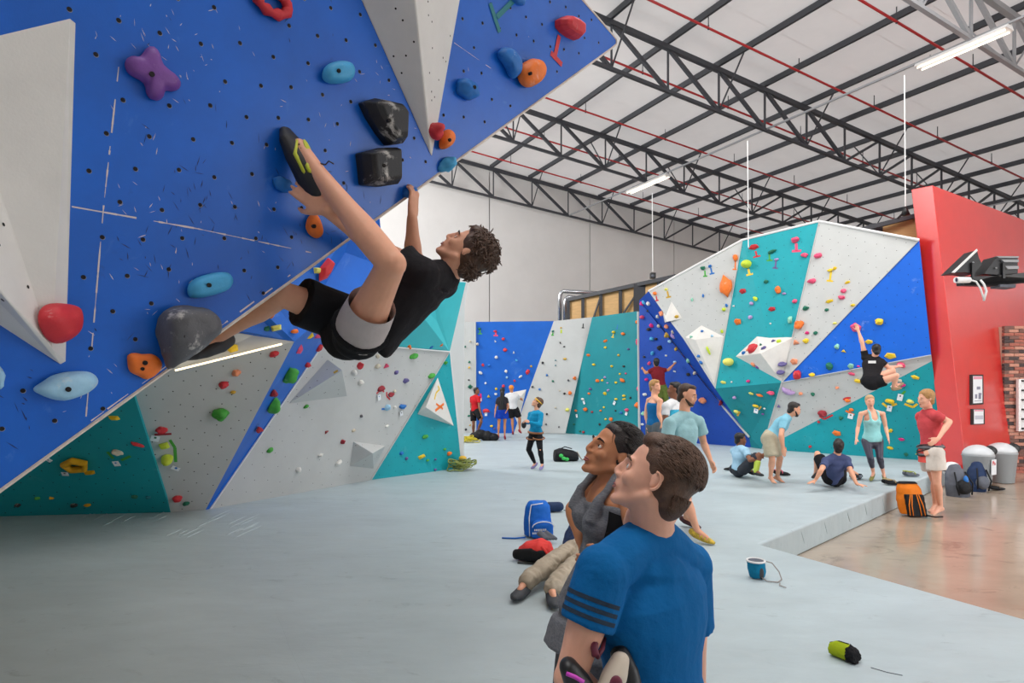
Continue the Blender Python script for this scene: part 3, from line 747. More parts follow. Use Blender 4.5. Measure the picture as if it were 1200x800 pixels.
def polyhold(label, outline, h, color, boltpx=None, rnd=True, walls=None, lean=(0, 0), chalk=None, mid=.93, topk=.55, holes=()):
    """a moulded hold built from its own outline on the wall"""
    cx_ = sum(p[0] for p in outline) / len(outline); cy_ = sum(p[1] for p in outline) / len(outline); k_ = 1.10 if rnd else 1.0
    hs = [hit(cx_ + (x - cx_) * k_, cy_ + (y - cy_) * k_, walls) or hit(x, y, walls) or hit(cx_ + (x - cx_) * .8, cy_ + (y - cy_) * .8, walls) for x, y in outline]; pts = [q[1] for q in hs]; n = hs[0][2]; c = sum(pts, V()) / len(pts); X, Y = wall_basis(n); N = len(pts)
    c2 = c + X * lean[0] + Y * lean[1]
    rings = [[p - n * .003 for p in pts], [c.lerp(p, mid + .05) + n * h * .45 for p in pts], [c.lerp(p, mid * .86) + (c2 - c) * .5 + n * h * .85 for p in pts], [c2.lerp(p + c2 - c, topk) + n * h for p in pts]]
    vs = [p for r in rings for p in r] + [c2 + n * h * (1.04 if rnd else 1.0)]; fs = []
    for k in range(3):
        for i in range(N): fs.append((k * N + i, k * N + (i + 1) % N, (k + 1) * N + (i + 1) % N, (k + 1) * N + i))
    for i in range(N): fs.append((3 * N + i, 3 * N + (i + 1) % N, 4 * N))
    fs.append(tuple(range(N))[::-1])
    mb = MB().add([tuple(v) for v in vs], fs); o = mb.build('climbing_hold', hold_mat(color), smooth=rnd, label=label, cat='climbing hold', origin=c)
    if rnd:
        m_ = o.modifiers.new('s', 'SUBSURF'); m_.levels = m_.render_levels = 2 if len(outline) < 14 else 1
        tex = bpy.data.textures.get('hold_clouds') or bpy.data.textures.new('hold_clouds', 'CLOUDS'); tex.noise_scale = .09
        d_ = o.modifiers.new('d', 'DISPLACE'); d_.texture = tex; d_.strength = h * .16; d_.texture_coords = 'LOCAL'
    else:
        m_ = o.modifiers.new('b', 'BEVEL'); m_.width = .006; m_.segments = 2
    for k, (bx, by, br) in enumerate(([(boltpx[0], boltpx[1], .008)] if boltpx else []) + list(holes)):
        b_ = hit(bx, by, walls); q = b_[1] + n * h * .98; d = (q - V((0, 0, CZ))); 
        # keep the bolt at the seen pixel
        q = V((0, 0, CZ)) + (b_[1] - V((0, 0, CZ))).normalized() * ((b_[1] - V((0, 0, CZ))).length - h * 1.0 / max(.3, -(b_[1] - V((0, 0, CZ))).normalized().dot(n)))
        x_, y_ = X * br, Y * br
        bo = MB().loft([(q - n * .012, x_, y_), (q + n * .004, x_, y_)], 16).build('bolt' if k == 0 and boltpx else 'pocket', hole_mat, o, smooth=False)
    return o
polyhold('purple four-lobed climbing hold near the top left of the blue board', [(146, 76), (148, 69), (156, 67), (163, 70), (168, 58), (178, 57), (184, 64), (186, 79), (202, 89), (208, 97), (206, 105), (198, 108), (189, 104), (189, 114), (182, 118), (173, 115), (169, 108), (170, 97), (155, 92), (147, 85)], .055, 'purple', (178, 87), walls=bw_)
polyhold('pale chalky blue rounded hold above the wedge-shaped black hold', [(375, 84), (383, 74), (400, 72), (410, 77), (411, 90), (403, 98), (386, 99), (376, 96)], .06, 'skyblue', (397, 83), walls=bw_)
polyhold('upper black angular hold with a pointed corner, left of the white pointed volume', [(419, 121), (432, 117), (459, 123), (467, 134), (466, 169), (450, 171), (439, 157), (428, 140)], .10, 'black', (456, 141), False, bw_, (.02, .01), mid=.95, topk=.62)
polyhold('lower black blocky hold, right of the climbing shoe', [(416, 180), (436, 175), (459, 174), (460, 216), (440, 219), (420, 217)], .10, 'black', (450, 194), False, bw_, (.01, .01), mid=.96, topk=.7)
polyhold('curved blue hold touching the orange hold on the board', [(580, 63), (586, 56), (594, 58), (601, 66), (605, 76), (604, 88), (598, 93), (593, 88), (590, 78), (583, 71)], .07, 'blue', walls=bw_)
polyhold('oval orange hold near the right tip of the blue board', [(602, 90), (606, 77), (616, 70), (627, 72), (631, 82), (629, 94), (619, 103), (608, 103)], .09, 'orange', (622, 86), walls=bw_)
polyhold('red hold above the red tape mark at the board tip', [(650, 24), (658, 20), (668, 24), (677, 31), (677, 42), (672, 48), (663, 44), (655, 38), (650, 32)], .09, 'red', None, False, bw_)
polyhold('small orange hold beside the tip of the white pointed volume', [(512, 172), (514, 160), (519, 151), (526, 154), (528, 163), (524, 172), (515, 176)], .06, 'orange', (527, 164), walls=bw_)
polyhold('orange hold just under the climber\'s forearm', [(355, 265), (361, 250), (368, 250), (373, 263), (375, 274), (370, 280), (360, 275)], .05, 'orange', (368, 265), walls=bw_)
polyhold('long sky blue hold above the big dark grey hold', [(218, 342), (221, 327), (248, 319), (266, 319), (271, 331), (262, 341), (240, 347), (222, 350)], .05, 'skyblue', (245, 334), walls=bw_)
polyhold('huge chalky dark grey hold at the lower edge of the board', [(181, 372), (190, 362), (210, 358), (233, 361), (247, 371), (251, 385), (240, 399), (220, 414), (200, 430), (190, 431), (184, 412), (181, 392)], .15, 'grey', (218, 394), walls=bw_, lean=(0, .02))
polyhold('red skull-like hold at the lower end of the left white volume', [(40, 362), (48, 357), (70, 359), (76, 366), (77, 388), (70, 399), (57, 404), (45, 393), (38, 378)], .07, 'red', None)
polyhold('bright orange lumpy hold low on the blue board', [(147, 415), (158, 412), (166, 416), (176, 413), (186, 421), (187, 431), (178, 440), (168, 444), (161, 438), (150, 436), (149, 425)], .045, 'orange', (170, 425), walls=bw_, holes=((167, 432, .006),))
polyhold('long pale blue chalky hold near the lower left board edge', [(36, 454), (51, 446), (60, 437), (84, 434), (104, 435), (112, 446), (106, 453), (92, 462), (72, 468), (56, 465), (45, 460)], .07, 'paleblue', (80, 456), walls=bw_)
tape(None, [(574, 4), (585, 38)], 6, 'teal'); tape(None, [(582, 20), (602, 0)], 6, 'teal')
tape(None, [(655, 42), (649, 70)], 6, 'red'); tape(None, [(645, 62), (658, 76)], 6, 'red')

# ---- generic panels: (px, py, w, h, rot, kind, colour) --------------------------
PAN = {}
PAN['shadowed teal panel at lower left'] = [(134, 489, 14, 9, -10, 'cube', 'yellow'), (90, 542, 34, 27, 0, 'pentring', 'gold'), (105, 553, 15, 9, 0, 'cube', 'gold'), (138, 529, 13, 8, -30, 'blob', 'beige'),
    (161, 520, 19, 5, -35, 'crimp', 'red'), (60, 583, 7, 6, 0, 'tri', 'gold'), (103, 591, 8, 5, 0, 'crimp', 'gold'), (44, 583, 6, 5, 0, 'blob', 'green'), (21, 591, 7, 5, 0, 'blob', 'black'), (87, 591, 9, 6, 0, 'blob', 'black'), (158, 581, 7, 5, 0, 'blob', 'darkgreen'), (174, 582, 6, 4, 0, 'blob', 'teal')]
PAN['shaded grey panel under the strip light'] = [(189, 503, 13, 9, -10, 'blob', 'red'), (192, 522, 15, 13, 0, 'cube', 'lime'), (196, 536, 14, 13, 0, 'ball', 'lime'), (258, 483, 20, 16, -10, 'blob', 'green'), (262, 450, 12, 10, 15, 'blob', 'red'),
    (277, 436, 11, 9, 15, 'blob', 'peach'), (273, 459, 8, 5, 0, 'crimp', 'ochre'), (321, 414, 12, 8, 15, 'crimp', 'red'), (208, 583, 12, 9, -5, 'crimp', 'red'), (218, 589, 8, 6, 0, 'blob', 'darkgreen')]
PAN['grey ledge above the strip light'] = [(272, 408, 17, 13, 8, 'wedge', 'yellow')]
PAN['light blue stripe left of the climber'] = [(337, 438, 15, 17, 10, 'blob', 'green'), (318, 475, 15, 16, 10, 'blob', 'green'), (319, 460, 7, 8, 0, 'crimp', 'darkred'), (350, 409, 9, 8, 0, 'wedge', 'pink'), (373, 407, 7, 7, 0, 'blob', 'red'), (359, 427, 8, 7, 30, 'crimp', 'red'), (302, 503, 19, 7, 48, 'crimp', 'red')]
PAN['light blue panel above the stripe'] = [(298, 383, 9, 10, 0, 'wedge', 'yellow'), (324, 384, 17, 11, 10, 'cube', 'paleyellow'), (312, 385, 10, 10, 0, 'wedge', 'darkgreen'), (345, 388, 10, 6, 0, 'blob', 'orange'), (361, 391, 9, 12, 0, 'tri', 'yellow'),
    (369, 391, 7, 11, -15, 'blob', 'pink'), (379, 395, 6, 6, 0, 'wedge', 'green'), (312, 366, 16, 20, -20, 'blob', 'orange'), (381, 316, 16, 38, -30, 'wedge', 'red'), (371, 317, 10, 10, 0, 'cube', 'paleyellow'), (391, 336, 5, 7, 0, 'cube', 'lime'), (421, 292, 5, 6, 0, 'cube', 'green')]
PAN['large grey left wall panel'] = [(434, 414, 6, 5, 20, 'crimp', 'violet'), (442, 417, 4, 6, 0, 'blob', 'beige'), (442, 429, 7, 6, 0, 'blob', 'beige'), (452, 429, 7, 8, 0, 'tri', 'pink'), (464, 436, 5, 5, 0, 'blob', 'violet'), (475, 446, 7, 8, -15, 'wedge', 'violet'),
    (484, 417, 9, 7, 0, 'blob', 'green'), (505, 440, 8, 6, 0, 'blob', 'green'), (421, 428, 8, 10, -30, 'crimp', 'red'), (414, 436, 6, 8, 0, 'blob', 'white'), (422, 448, 7, 7, 0, 'blob', 'white'), (446, 455, 9, 7, 0, 'blob', 'darkred'), (457, 461, 6, 7, 0, 'jug', 'darkred'),
    (462, 458, 4, 4, 0, 'blob', 'beige'), (453, 477, 6, 8, 10, 'crimp', 'paleblue'), (471, 476, 8, 6, -20, 'crimp', 'blue'), (462, 477, 4, 4, 0, 'blob', 'white'), (358, 476, 6, 5, 10, 'blob', 'green'), (316, 527, 8, 6, 10, 'blob', 'green'), (382, 506, 6, 5, 20, 'tri', 'darkred'),
    (401, 517, 5, 6, -20, 'crimp', 'darkred'), (423, 487, 4, 4, 0, 'blob', 'grey'), (414, 504, 5, 4, 0, 'blob', 'beige'), (453, 499, 5, 4, 0, 'blob', 'white'), (375, 533, 6, 5, 10, 'blob', 'white'), (396, 542, 8, 6, 10, 'blob', 'white'), (349, 550, 6, 7, 10, 'blob', 'white')]
PAN['teal end panel of the left wall'] = [(522, 425, 5, 5, 0, 'wedge', 'green'), (498, 511, 7, 5, 0, 'blob', 'green'), (470, 531, 5, 5, 0, 'blob', 'blue'), (476, 537, 4, 4, 0, 'blob', 'violet'), (494, 535, 11, 7, 5, 'cube', 'yellow'), (501, 539, 4, 3, 0, 'blob', 'green'),
    (510, 538, 3, 3, 0, 'blob', 'violet'), (521, 526, 4, 3, 0, 'blob', 'green'), (526, 531, 6, 5, 0, 'blob', 'orange'), (510, 550, 3, 3, 0, 'blob', 'purple')]
PAN['pale teal panel beside the climber'] = [(487, 396, 10, 8, -25, 'wedge', 'blue'), (505, 406, 5, 4, 0, 'blob', 'blue'), (516, 403, 5, 5, 20, 'blob', 'orange'), (479, 406, 4, 8, 0, 'blob', 'orange')]
PAN['narrow grey panel of the far wall'] = [(542, 384, 4, 3, 0, 'blob', 'beige'), (551, 400, 3, 3, 0, 'blob', 'beige'), (545, 406, 3, 3, 0, 'blob', 'darkgreen'), (540.5, 421, 4, 3, 0, 'blob', 'ochre'), (550, 424, 3, 3, 0, 'blob', 'darkgreen'), (550, 430.5, 3, 3, 0, 'blob', 'ochre'), (549.5, 445, 3, 2, 0, 'blob', 'black'),
    (551, 453, 7, 7, 40, 'cube', 'darkgreen'), (541, 464, 2.5, 2.5, 0, 'blob', 'grey'), (549.5, 487, 4, 3, 0, 'blob', 'darkgreen'), (546, 503, 3, 3, 0, 'blob', 'black'), (551, 498, 3, 2, 0, 'blob', 'ochre')]
PAN['blue panel of the far wall'] = [(562, 385, 4, 3, 0, 'blob', 'darkgreen'), (580.5, 388, 5, 3, 0, 'blob', 'red'), (590, 397, 4, 4, 0, 'blob', 'red'), (559.5, 403, 4, 4, 0, 'ball', 'beige'), (580.5, 400, 3, 4, 20, 'tri', 'white'), (592, 410, 6, 5, 0, 'blob', 'red'), (602, 413, 3, 5, 0, 'tri', 'white'),
    (581.5, 418.5, 4, 4, 0, 'blob', 'white'), (566, 427.5, 4, 4, 0, 'blob', 'red'), (573, 428, 4, 3, 0, 'blob', 'blue'), (563, 436.5, 5, 4, -30, 'blob', 'white'), (593, 435, 4, 4, 0, 'blob', 'white'), (594, 442, 3, 3, 0, 'blob', 'paleblue'), (605, 422, 3, 3, 0, 'blob', 'skyblue'), (622.5, 429, 3, 3, 0, 'blob', 'ochre'),
    (618.5, 435.5, 5, 7, -20, 'blob', 'red'), (610, 441, 6, 3, 30, 'crimp', 'white'), (603, 446, 3, 3, 0, 'blob', 'red'), (569, 449, 3, 3, 0, 'blob', 'white'), (581.5, 455.5, 4, 4, -20, 'wedge', 'yellow'), (590, 452, 4, 4, 0, 'blob', 'red'), (572.5, 464.5, 5, 5, 0, 'tri', 'yellow'), (581, 461.5, 4, 3, 0, 'blob', 'white'),
    (569.5, 480, 8, 5, 0, 'jug', 'red'), (576, 499, 4, 3, 0, 'blob', 'yellow'), (579.5, 502, 3, 3, 0, 'blob', 'violet')]
PAN['pale grey panel of the far wall'] = [(648, 388, 3, 3, 0, 'blob', 'darkgreen'), (657.5, 384, 3, 2, 0, 'blob', 'ochre'), (656.5, 401.5, 2, 3, 0, 'blob', 'black'), (661, 406, 3, 2, 0, 'blob', 'black'), (662, 420.5, 5, 3, 0, 'blob', 'ochre'), (636, 425, 3, 3, 0, 'blob', 'black'), (651, 422, 2, 2, 0, 'blob', 'teal'), (651, 428, 2, 2, 0, 'blob', 'teal'),
    (641, 439.5, 3, 3, 0, 'blob', 'blue'), (648, 446.5, 3, 3, 0, 'blob', 'darkgreen'), (673.5, 443, 5, 5, 0, 'blob', 'orange'), (666, 445.5, 2.5, 3, 0, 'blob', 'grey'), (656, 457.5, 3, 2, 0, 'blob', 'beige'), (668, 460.5, 5, 5, -15, 'blob', 'orange'), (661.5, 461, 3, 3, 0, 'blob', 'black'), (632.5, 456, 3, 3, 0, 'blob', 'blue'), (624, 453, 3, 3, 0, 'blob', 'grey'),
    (651, 477.5, 3, 2, 0, 'blob', 'beige'), (641, 485, 3, 3, 0, 'ball', 'black'), (640, 497, 2.5, 3, 0, 'blob', 'grey'), (655, 500, 2, 3, 0, 'blob', 'grey'), (665, 480, 5, 5, 0, 'blob', 'paleyellow')]
PAN['teal panel of the far wall'] = [(719.5, 389, 3.5, 3.5, 0, 'ball', 'yellow'), (730.5, 391, 5, 4, 0, 'blob', 'orange'), (709.5, 399.5, 6, 4, 20, 'wedge', 'orange'), (709.5, 407, 3, 3, 0, 'blob', 'yellow'), (689.5, 416, 5, 4, 0, 'wedge', 'orange'), (696, 427, 4, 3, 0, 'blob', 'yellow'), (725, 416, 3, 3, 0, 'blob', 'ochre'), (736.5, 409, 3.5, 3, 0, 'blob', 'violet'),
    (717, 429, 3, 3, 0, 'blob', 'yellow'), (731, 429, 3, 3, 0, 'blob', 'black'), (726.5, 438, 3, 2.5, 0, 'blob', 'yellow'), (733.5, 437.5, 2.5, 2.5, 0, 'blob', 'pink'), (700.5, 446, 4.5, 4, 0, 'blob', 'orange'), (706, 445.5, 3, 3, 0, 'blob', 'yellow'), (709, 442, 3, 3, 0, 'blob', 'lilac'), (729.5, 445.5, 6, 5, -20, 'blob', 'orange'), (722, 448, 3.5, 3, 0, 'blob', 'yellow'),
    (712, 448.5, 3, 2, 0, 'blob', 'lilac'), (692, 455.5, 4, 3, 0, 'blob', 'violet'), (690.5, 461, 3, 3, 0, 'blob', 'orange'), (709, 461, 4.5, 5, 0, 'wedge', 'yellow'), (713, 457, 4, 3, 30, 'blob', 'lilac'), (731.5, 463.5, 4, 3, 0, 'blob', 'yellow'), (731.5, 467.5, 5, 2.5, 10, 'crimp', 'yellow'), (722, 467.5, 4, 3, 0, 'blob', 'yellow'), (739, 466, 2.5, 3, 0, 'blob', 'black'),
    (683, 467.5, 4, 3, 0, 'blob', 'white'), (686.5, 479.5, 4.5, 5, 0, 'blob', 'orange'), (675, 481, 3, 3, 0, 'blob', 'orange'), (694, 482.5, 3, 3, 0, 'blob', 'darkred'), (704, 481, 3, 2.5, 0, 'blob', 'orange'), (708, 477, 2.5, 2.5, 0, 'blob', 'yellow'), (735, 480, 5, 4, 0, 'blob', 'pink'), (721.5, 481, 2, 2.5, 0, 'blob', 'black'), (728, 483.5, 4, 3, 0, 'blob', 'blue'),
    (716.5, 491, 4, 5, 0, 'blob', 'orange'), (710, 491, 3, 2.5, 0, 'blob', 'yellow'), (703, 497, 2.5, 3, 0, 'blob', 'black'), (673, 497, 2.5, 2.5, 0, 'blob', 'darkgreen'), (680, 505, 2.5, 2.5, 0, 'blob', 'darkgreen'), (684, 506, 3, 3, 0, 'blob', 'darkred'), (747, 474.5, 5, 8, 0, 'blob', 'orange'), (746.5, 377, 3, 5, 0, 'blob', 'orange'), (747, 400, 3, 9, 0, 'blob', 'pink'), (748, 455, 3, 6, 0, 'blob', 'pink')]
PAN['deep blue panel of the right wall'] = [(753, 371.5, 5, 5, 0, 'ball', 'pink'), (763.5, 381.5, 4, 6, 25, 'blob', 'magenta'), (760.5, 386, 6, 4, 0, 'blob', 'black'), (764, 397, 5, 5, 15, 'blob', 'skyblue'), (769, 397, 4, 4, 0, 'blob', 'black'), (773, 407.5, 7, 7, 25, 'wedge', 'black'), (765, 413.5, 4, 6, -25, 'crimp', 'skyblue'), (755, 418, 3, 3, 0, 'blob', 'black'),
    (780.5, 416.5, 4, 3, 0, 'cube', 'white'), (761, 425.5, 4, 6, -30, 'crimp', 'pink'), (758, 444.5, 4, 4, 0, 'ball', 'magenta'), (807, 438.5, 5, 4, 0, 'blob', 'black'), (790.5, 435, 5, 3, -10, 'cube', 'white'), (791, 424, 4, 3, 0, 'blob', 'paleblue'), (824, 469, 9, 8, -20, 'blob', 'peach'), (756, 462, 5, 4, 0, 'blob', 'white'), (754, 484, 5, 5, 0, 'blob', 'mint'), (753, 497, 4, 3, 0, 'blob', 'white')]
PAN['narrow blue right wall sliver'] = [(755, 354, 4, 4, 0, 'blob', 'skyblue'), (760.5, 355, 3.5, 5, 0, 'blob', 'white'), (752.5, 355.5, 4, 4, 0, 'blob', 'magenta'), (759, 364, 3.5, 5, -30, 'wedge', 'black'), (771, 370.5, 5, 4, -45, 'blob', 'white'), (772, 382, 5, 4, -30, 'blob', 'beige'), (782, 382, 4, 6, 20, 'blob', 'peach'), (783, 392, 5, 7, 0, 'blob', 'ochre'), (789, 393, 5, 4, 0, 'blob', 'lilac'),
    (789, 388.5, 5, 3.5, -30, 'blob', 'beige'), (785, 400, 4, 4, 0, 'blob', 'paleblue'), (792, 409, 5, 6, -45, 'wedge', 'ochre'), (800.5, 417, 5, 5, -30, 'blob', 'peach'), (807, 422, 7, 7, -40, 'wedge', 'mint'), (810, 429, 5, 6, -40, 'blob', 'orange'), (814, 437, 4, 5, -30, 'blob', 'beige'), (845.5, 471, 5, 9, 40, 'crimp', 'darkred')]
PAN['pale grey left part of the right wall'] = [(767.5, 344, 5, 5, 0, 'blob', 'orange'), (780.5, 339, 5, 4, 0, 'wedge', 'paleyellow'), (776.5, 366.5, 4, 7, 0, 'blob', 'peach'), (793, 371, 6, 5, 0, 'wedge', 'ochre'), (811, 351, 3, 5, 0, 'blob', 'mint'), (824, 346.5, 2.5, 5, 0, 'blob', 'blue'), (851, 335.5, 11, 27, 4, 'bar', 'orange'), (848.5, 362.5, 5, 5, 0, 'ball', 'lime'), (851.5, 358, 3, 5, 20, 'crimp', 'blue'),
    (846, 388, 3.5, 5, 20, 'blob', 'lime'), (822.5, 388, 4, 3, 0, 'blob', 'blue'), (810, 395, 5, 4.5, 0, 'tri', 'mint'), (834.5, 393.5, 3, 4, 0, 'blob', 'paleblue'), (830, 410.5, 3.5, 12, 25, 'crimp', 'lime'), (819, 417, 3, 4, 0, 'blob', 'blue'), (822, 424.5, 4, 4, -20, 'blob', 'blue'), (862, 302, 6, 9, 10, 'blob', 'orange'), (824, 314, 6, 5, 0, 'blob', 'darkgreen'), (832, 312, 5, 5, 20, 'wedge', 'blue')]
PAN['tall teal panel of the right wall'] = [(883.5, 289.5, 13, 8, 0, 'wedge', 'red'), (876, 309.5, 11, 11, 0, 'ball', 'lime'), (905, 295, 10, 5, 15, 'blob', 'darkgreen'), (910, 304, 5.5, 3.5, 0, 'blob', 'lilac'), (932, 281, 9.5, 7.5, 0, 'blob', 'pink'), (943, 299, 8.5, 5.5, -20, 'blob', 'pink'), (898, 330, 5.5, 5, 0, 'blob', 'darkgreen'), (912, 339.5, 7, 11, 10, 'blob', 'orange'),
    (919, 344, 5, 3, -10, 'crimp', 'lilac'), (870.5, 341, 8.5, 7.5, 0, 'wedge', 'red'), (885.5, 350, 7, 5, -40, 'blob', 'lime'), (881, 355.5, 5.5, 5, -30, 'blob', 'lilac'), (879.5, 371.5, 5, 6, 30, 'blob', 'lilac'), (860, 358.5, 2.5, 2.5, 0, 'blob', 'white'), (904.5, 362, 9, 6.5, -5, 'wedge', 'red'), (931.5, 353, 6, 5, 0, 'blob', 'pink'), (926, 375, 6, 10, -15, 'blob', 'mint'),
    (864.5, 377, 9, 9.5, 0, 'wedge', 'orange'), (903, 379, 2.5, 2.5, 0, 'blob', 'white'), (855, 424, 11, 11, 0, 'ball', 'paleyellow'), (847.5, 448, 8, 4.5, -10, 'wedge', 'paleyellow'), (857.5, 447.5, 2.5, 2.5, 0, 'blob', 'white'), (877, 446.5, 4.5, 3.5, 0, 'blob', 'magenta')]
PAN['lower dark teal right panel'] = [(880, 461, 7, 4, 0, 'wedge', 'paleyellow'), (890.5, 463, 7.5, 3.5, 0, 'blob', 'orange'), (903.5, 460, 9, 5, 10, 'blob', 'pink'), (861, 465.5, 4, 4, 0, 'ball', 'lilac'), (885.5, 475.5, 8, 4, 0, 'crimp', 'yellow'), (863, 482, 6, 4.5, 0, 'crimp', 'paleyellow'), (894, 485, 3.5, 2.5, 0, 'blob', 'purple'), (896, 478.5, 2.5, 2.5, 0, 'blob', 'white')]
PAN['large grey panel of the right wall'] = [(959, 300, 10, 7, 0, 'blob', 'pink'), (952, 329.5, 9, 7, -5, 'blob', 'pink'), (973.5, 316, 6, 5, 0, 'jug', 'yellow'), (978.5, 314.5, 5, 5, 20, 'wedge', 'yellow'), (993, 331, 7, 4, 10, 'wedge', 'yellow'), (988.5, 341, 6.5, 6, 0, 'blob', 'pink'), (986.5, 348.5, 8, 5.5, -10, 'blob', 'pink'), (972, 353, 10, 5, 5, 'wedge', 'yellow'), (944.5, 361, 6.5, 6, 0, 'blob', 'darkgreen'),
    (969, 363, 5, 4, 0, 'blob', 'darkgreen'), (999.5, 357.5, 5.5, 4, 0, 'blob', 'yellow'), (978.5, 378.5, 5, 3, 0, 'blob', 'paleyellow'), (937, 380.5, 10, 12.5, 0, 'blob', 'orange'), (946, 390, 4.5, 4, 0, 'blob', 'magenta'), (956, 390, 5, 4.5, 0, 'blob', 'darkgreen'), (944.5, 399.5, 6.5, 6, 0, 'blob', 'yellow'), (933, 401.5, 9, 9, 0, 'tri', 'peach'),
    (916, 425.5, 10, 7.5, 10, 'jug', 'violet'), (914, 435, 9, 7.5, 10, 'jug', 'violet'), (930.5, 423.5, 10, 9, -20, 'wedge', 'peach'), (906, 399.7, 5, 3, 0, 'blob', 'violet'), (913, 400, 5.5, 4.5, 0, 'blob', 'lime')]
PAN['white right wall volume'] = [(883, 409, 9.5, 9, 0, 'blob', 'red'), (872, 413.5, 3.5, 4, 0, 'blob', 'blue'), (876, 410, 3, 3, 0, 'blob', 'peach'), (891.5, 404, 3, 3, 0, 'blob', 'darkgreen'), (895, 408, 6.5, 4, 10, 'blob', 'violet'), (883, 426.5, 5, 4, 0, 'blob', 'peach'), (887.5, 430, 3.5, 3, 0, 'blob', 'purple')]
PAN['bright blue panel of the right wall'] = [(1003, 384, 15, 12, -30, 'wedge', 'pink'), (1030.5, 377, 10, 8, 0, 'blob', 'yellow'), (1018.5, 400.5, 10, 6.5, 0, 'wedge', 'yellow'), (1043.5, 417, 14, 9, 0, 'wedge', 'yellow'), (981, 406, 6, 7, 0, 'blob', 'mint'), (988.5, 411.5, 7, 4.5, -10, 'tri', 'yellow'), (972.5, 429, 8, 9.5, 0, 'blob', 'darkgreen'), (997, 429, 8, 8, 0, 'wedge', 'mint'), (1006, 429, 4, 2.5, 0, 'blob', 'magenta'),
    (934.5, 439, 10, 12.5, 0, 'blob', 'red'), (952, 438, 6.5, 6, 0, 'jug', 'yellow')]
PAN['slanting grey strip on the right wall'] = [(923.5, 458, 17, 9, -12, 'bean', 'lilac'), (938.5, 461, 4.5, 4.5, 0, 'blob', 'peach'), (952.5, 461.5, 5.5, 4.5, 0, 'blob', 'darkgreen'), (981, 454, 4.5, 3.5, 0, 'blob', 'peach'), (912.5, 476, 5, 5.5, 10, 'tri', 'violet'), (998, 438, 8.5, 5, 0, 'wedge', 'pink'), (1005, 446, 8.5, 5, 0, 'crimp', 'yellow'), (1056, 427, 10, 7, 0, 'blob', 'pink'), (964, 484, 11, 8.5, 0, 'blob', 'darkred'), (993, 469, 7, 4.5, 0, 'blob', 'orange')]
PAN['lower teal panel of the right wall'] = [(959.5, 494, 3.5, 3.5, 0, 'blob', 'red'), (997.5, 480, 6, 4.5, 0, 'blob', 'orange'), (985.5, 489.5, 5, 5, 0, 'blob', 'darkgreen'), (1043, 470, 11, 6, 0, 'blob', 'yellow'), (1066.5, 470, 9, 5.5, 0, 'blob', 'paleyellow'), (1072.5, 442, 10.5, 5.5, -10, 'wedge', 'yellow'), (1056.5, 451, 10, 5.5, 10, 'blob', 'magenta'), (1054.5, 446, 6, 4, 0, 'blob', 'beige'), (980.5, 507.5, 11, 8, 0, 'wedge', 'orange'),
    (949.5, 523, 4, 3.5, 0, 'blob', 'red'), (1043.5, 504.5, 5, 6.5, -20, 'wedge', 'yellow'), (1056.5, 514.5, 7, 4, 0, 'crimp', 'magenta'), (1043.5, 524.5, 6.5, 4, 0, 'blob', 'yellow'), (1030.5, 532, 4.5, 6, 0, 'blob', 'orange'), (1062, 532, 4.5, 4.5, 0, 'blob', 'darkgreen'), (1075.5, 532, 6, 4.5, 0, 'tri', 'yellow')]
for pan, lst in PAN.items():
    for (x, y, w_, h_, r_, k_, c_) in lst:
        hold(x, y, w_, h_, r_, k_, c_, panel=pan, walls=None, scale=.86)
shape_word = dict(blob='rounded', ball='ball-shaped', crimp='slim', disc='flat', bean='bean-shaped', bone='lobed', wedge='angular', tri='triangular', cube='blocky', jug='scooped', ring='ring', pentring='hollow five-sided', bar='long curved', spike='pointed')
ordw = ['', 'second', 'third', 'fourth', 'fifth', 'sixth', 'seventh', 'eighth', 'ninth', 'tenth', 'eleventh', 'twelfth']
from collections import defaultdict
grp = defaultdict(list)
for h_ in HOLDS: grp[(h_[1], h_[2])].append(h_)
for (pan, col_), items in grp.items():
    cn = CN.get(col_, col_); shp = defaultdict(list)
    for it in items: shp[shape_word[it[3]]].append(it)
    for sw, its in shp.items():
        if len(its) == 1:
            art = 'the only %s one' % sw if False else sw
            its[0][0]['label'] = '%s %s hold on the %s' % (cn, sw, pan); continue
        xs_ = [i[4] for i in its]; ys_ = [i[5] for i in its]; n = len(its)
        horiz = (max(xs_) - min(xs_)) >= (max(ys_) - min(ys_))
        its.sort(key=lambda i: i[4] if horiz else i[5])
        for k, it in enumerate(its):
            if n == 2: pos = ('left' if k == 0 else 'right') if horiz else ('upper' if k == 0 else 'lower'); lab = '%s of two %s %s holds on the %s' % (pos, cn, sw, pan)
                
            else:
                a_, z_ = ('leftmost', 'rightmost') if horiz else ('topmost', 'lowest'); f_, = (('from left',) if horiz else ('from top',))
                pos = a_ if k == 0 else z_ if k == n - 1 else ordw[k] + ' ' + f_
                lab = '%s of %s %s holds on the %s' % (pos, cn, sw, pan)
            if len(lab.split()) > 16: lab = lab.replace(' rounded', '').replace(' the ', ' ')
            it[0]['label'] = lab
            it[0]['group'] = '%s holds on the %s' % (cn, pan)
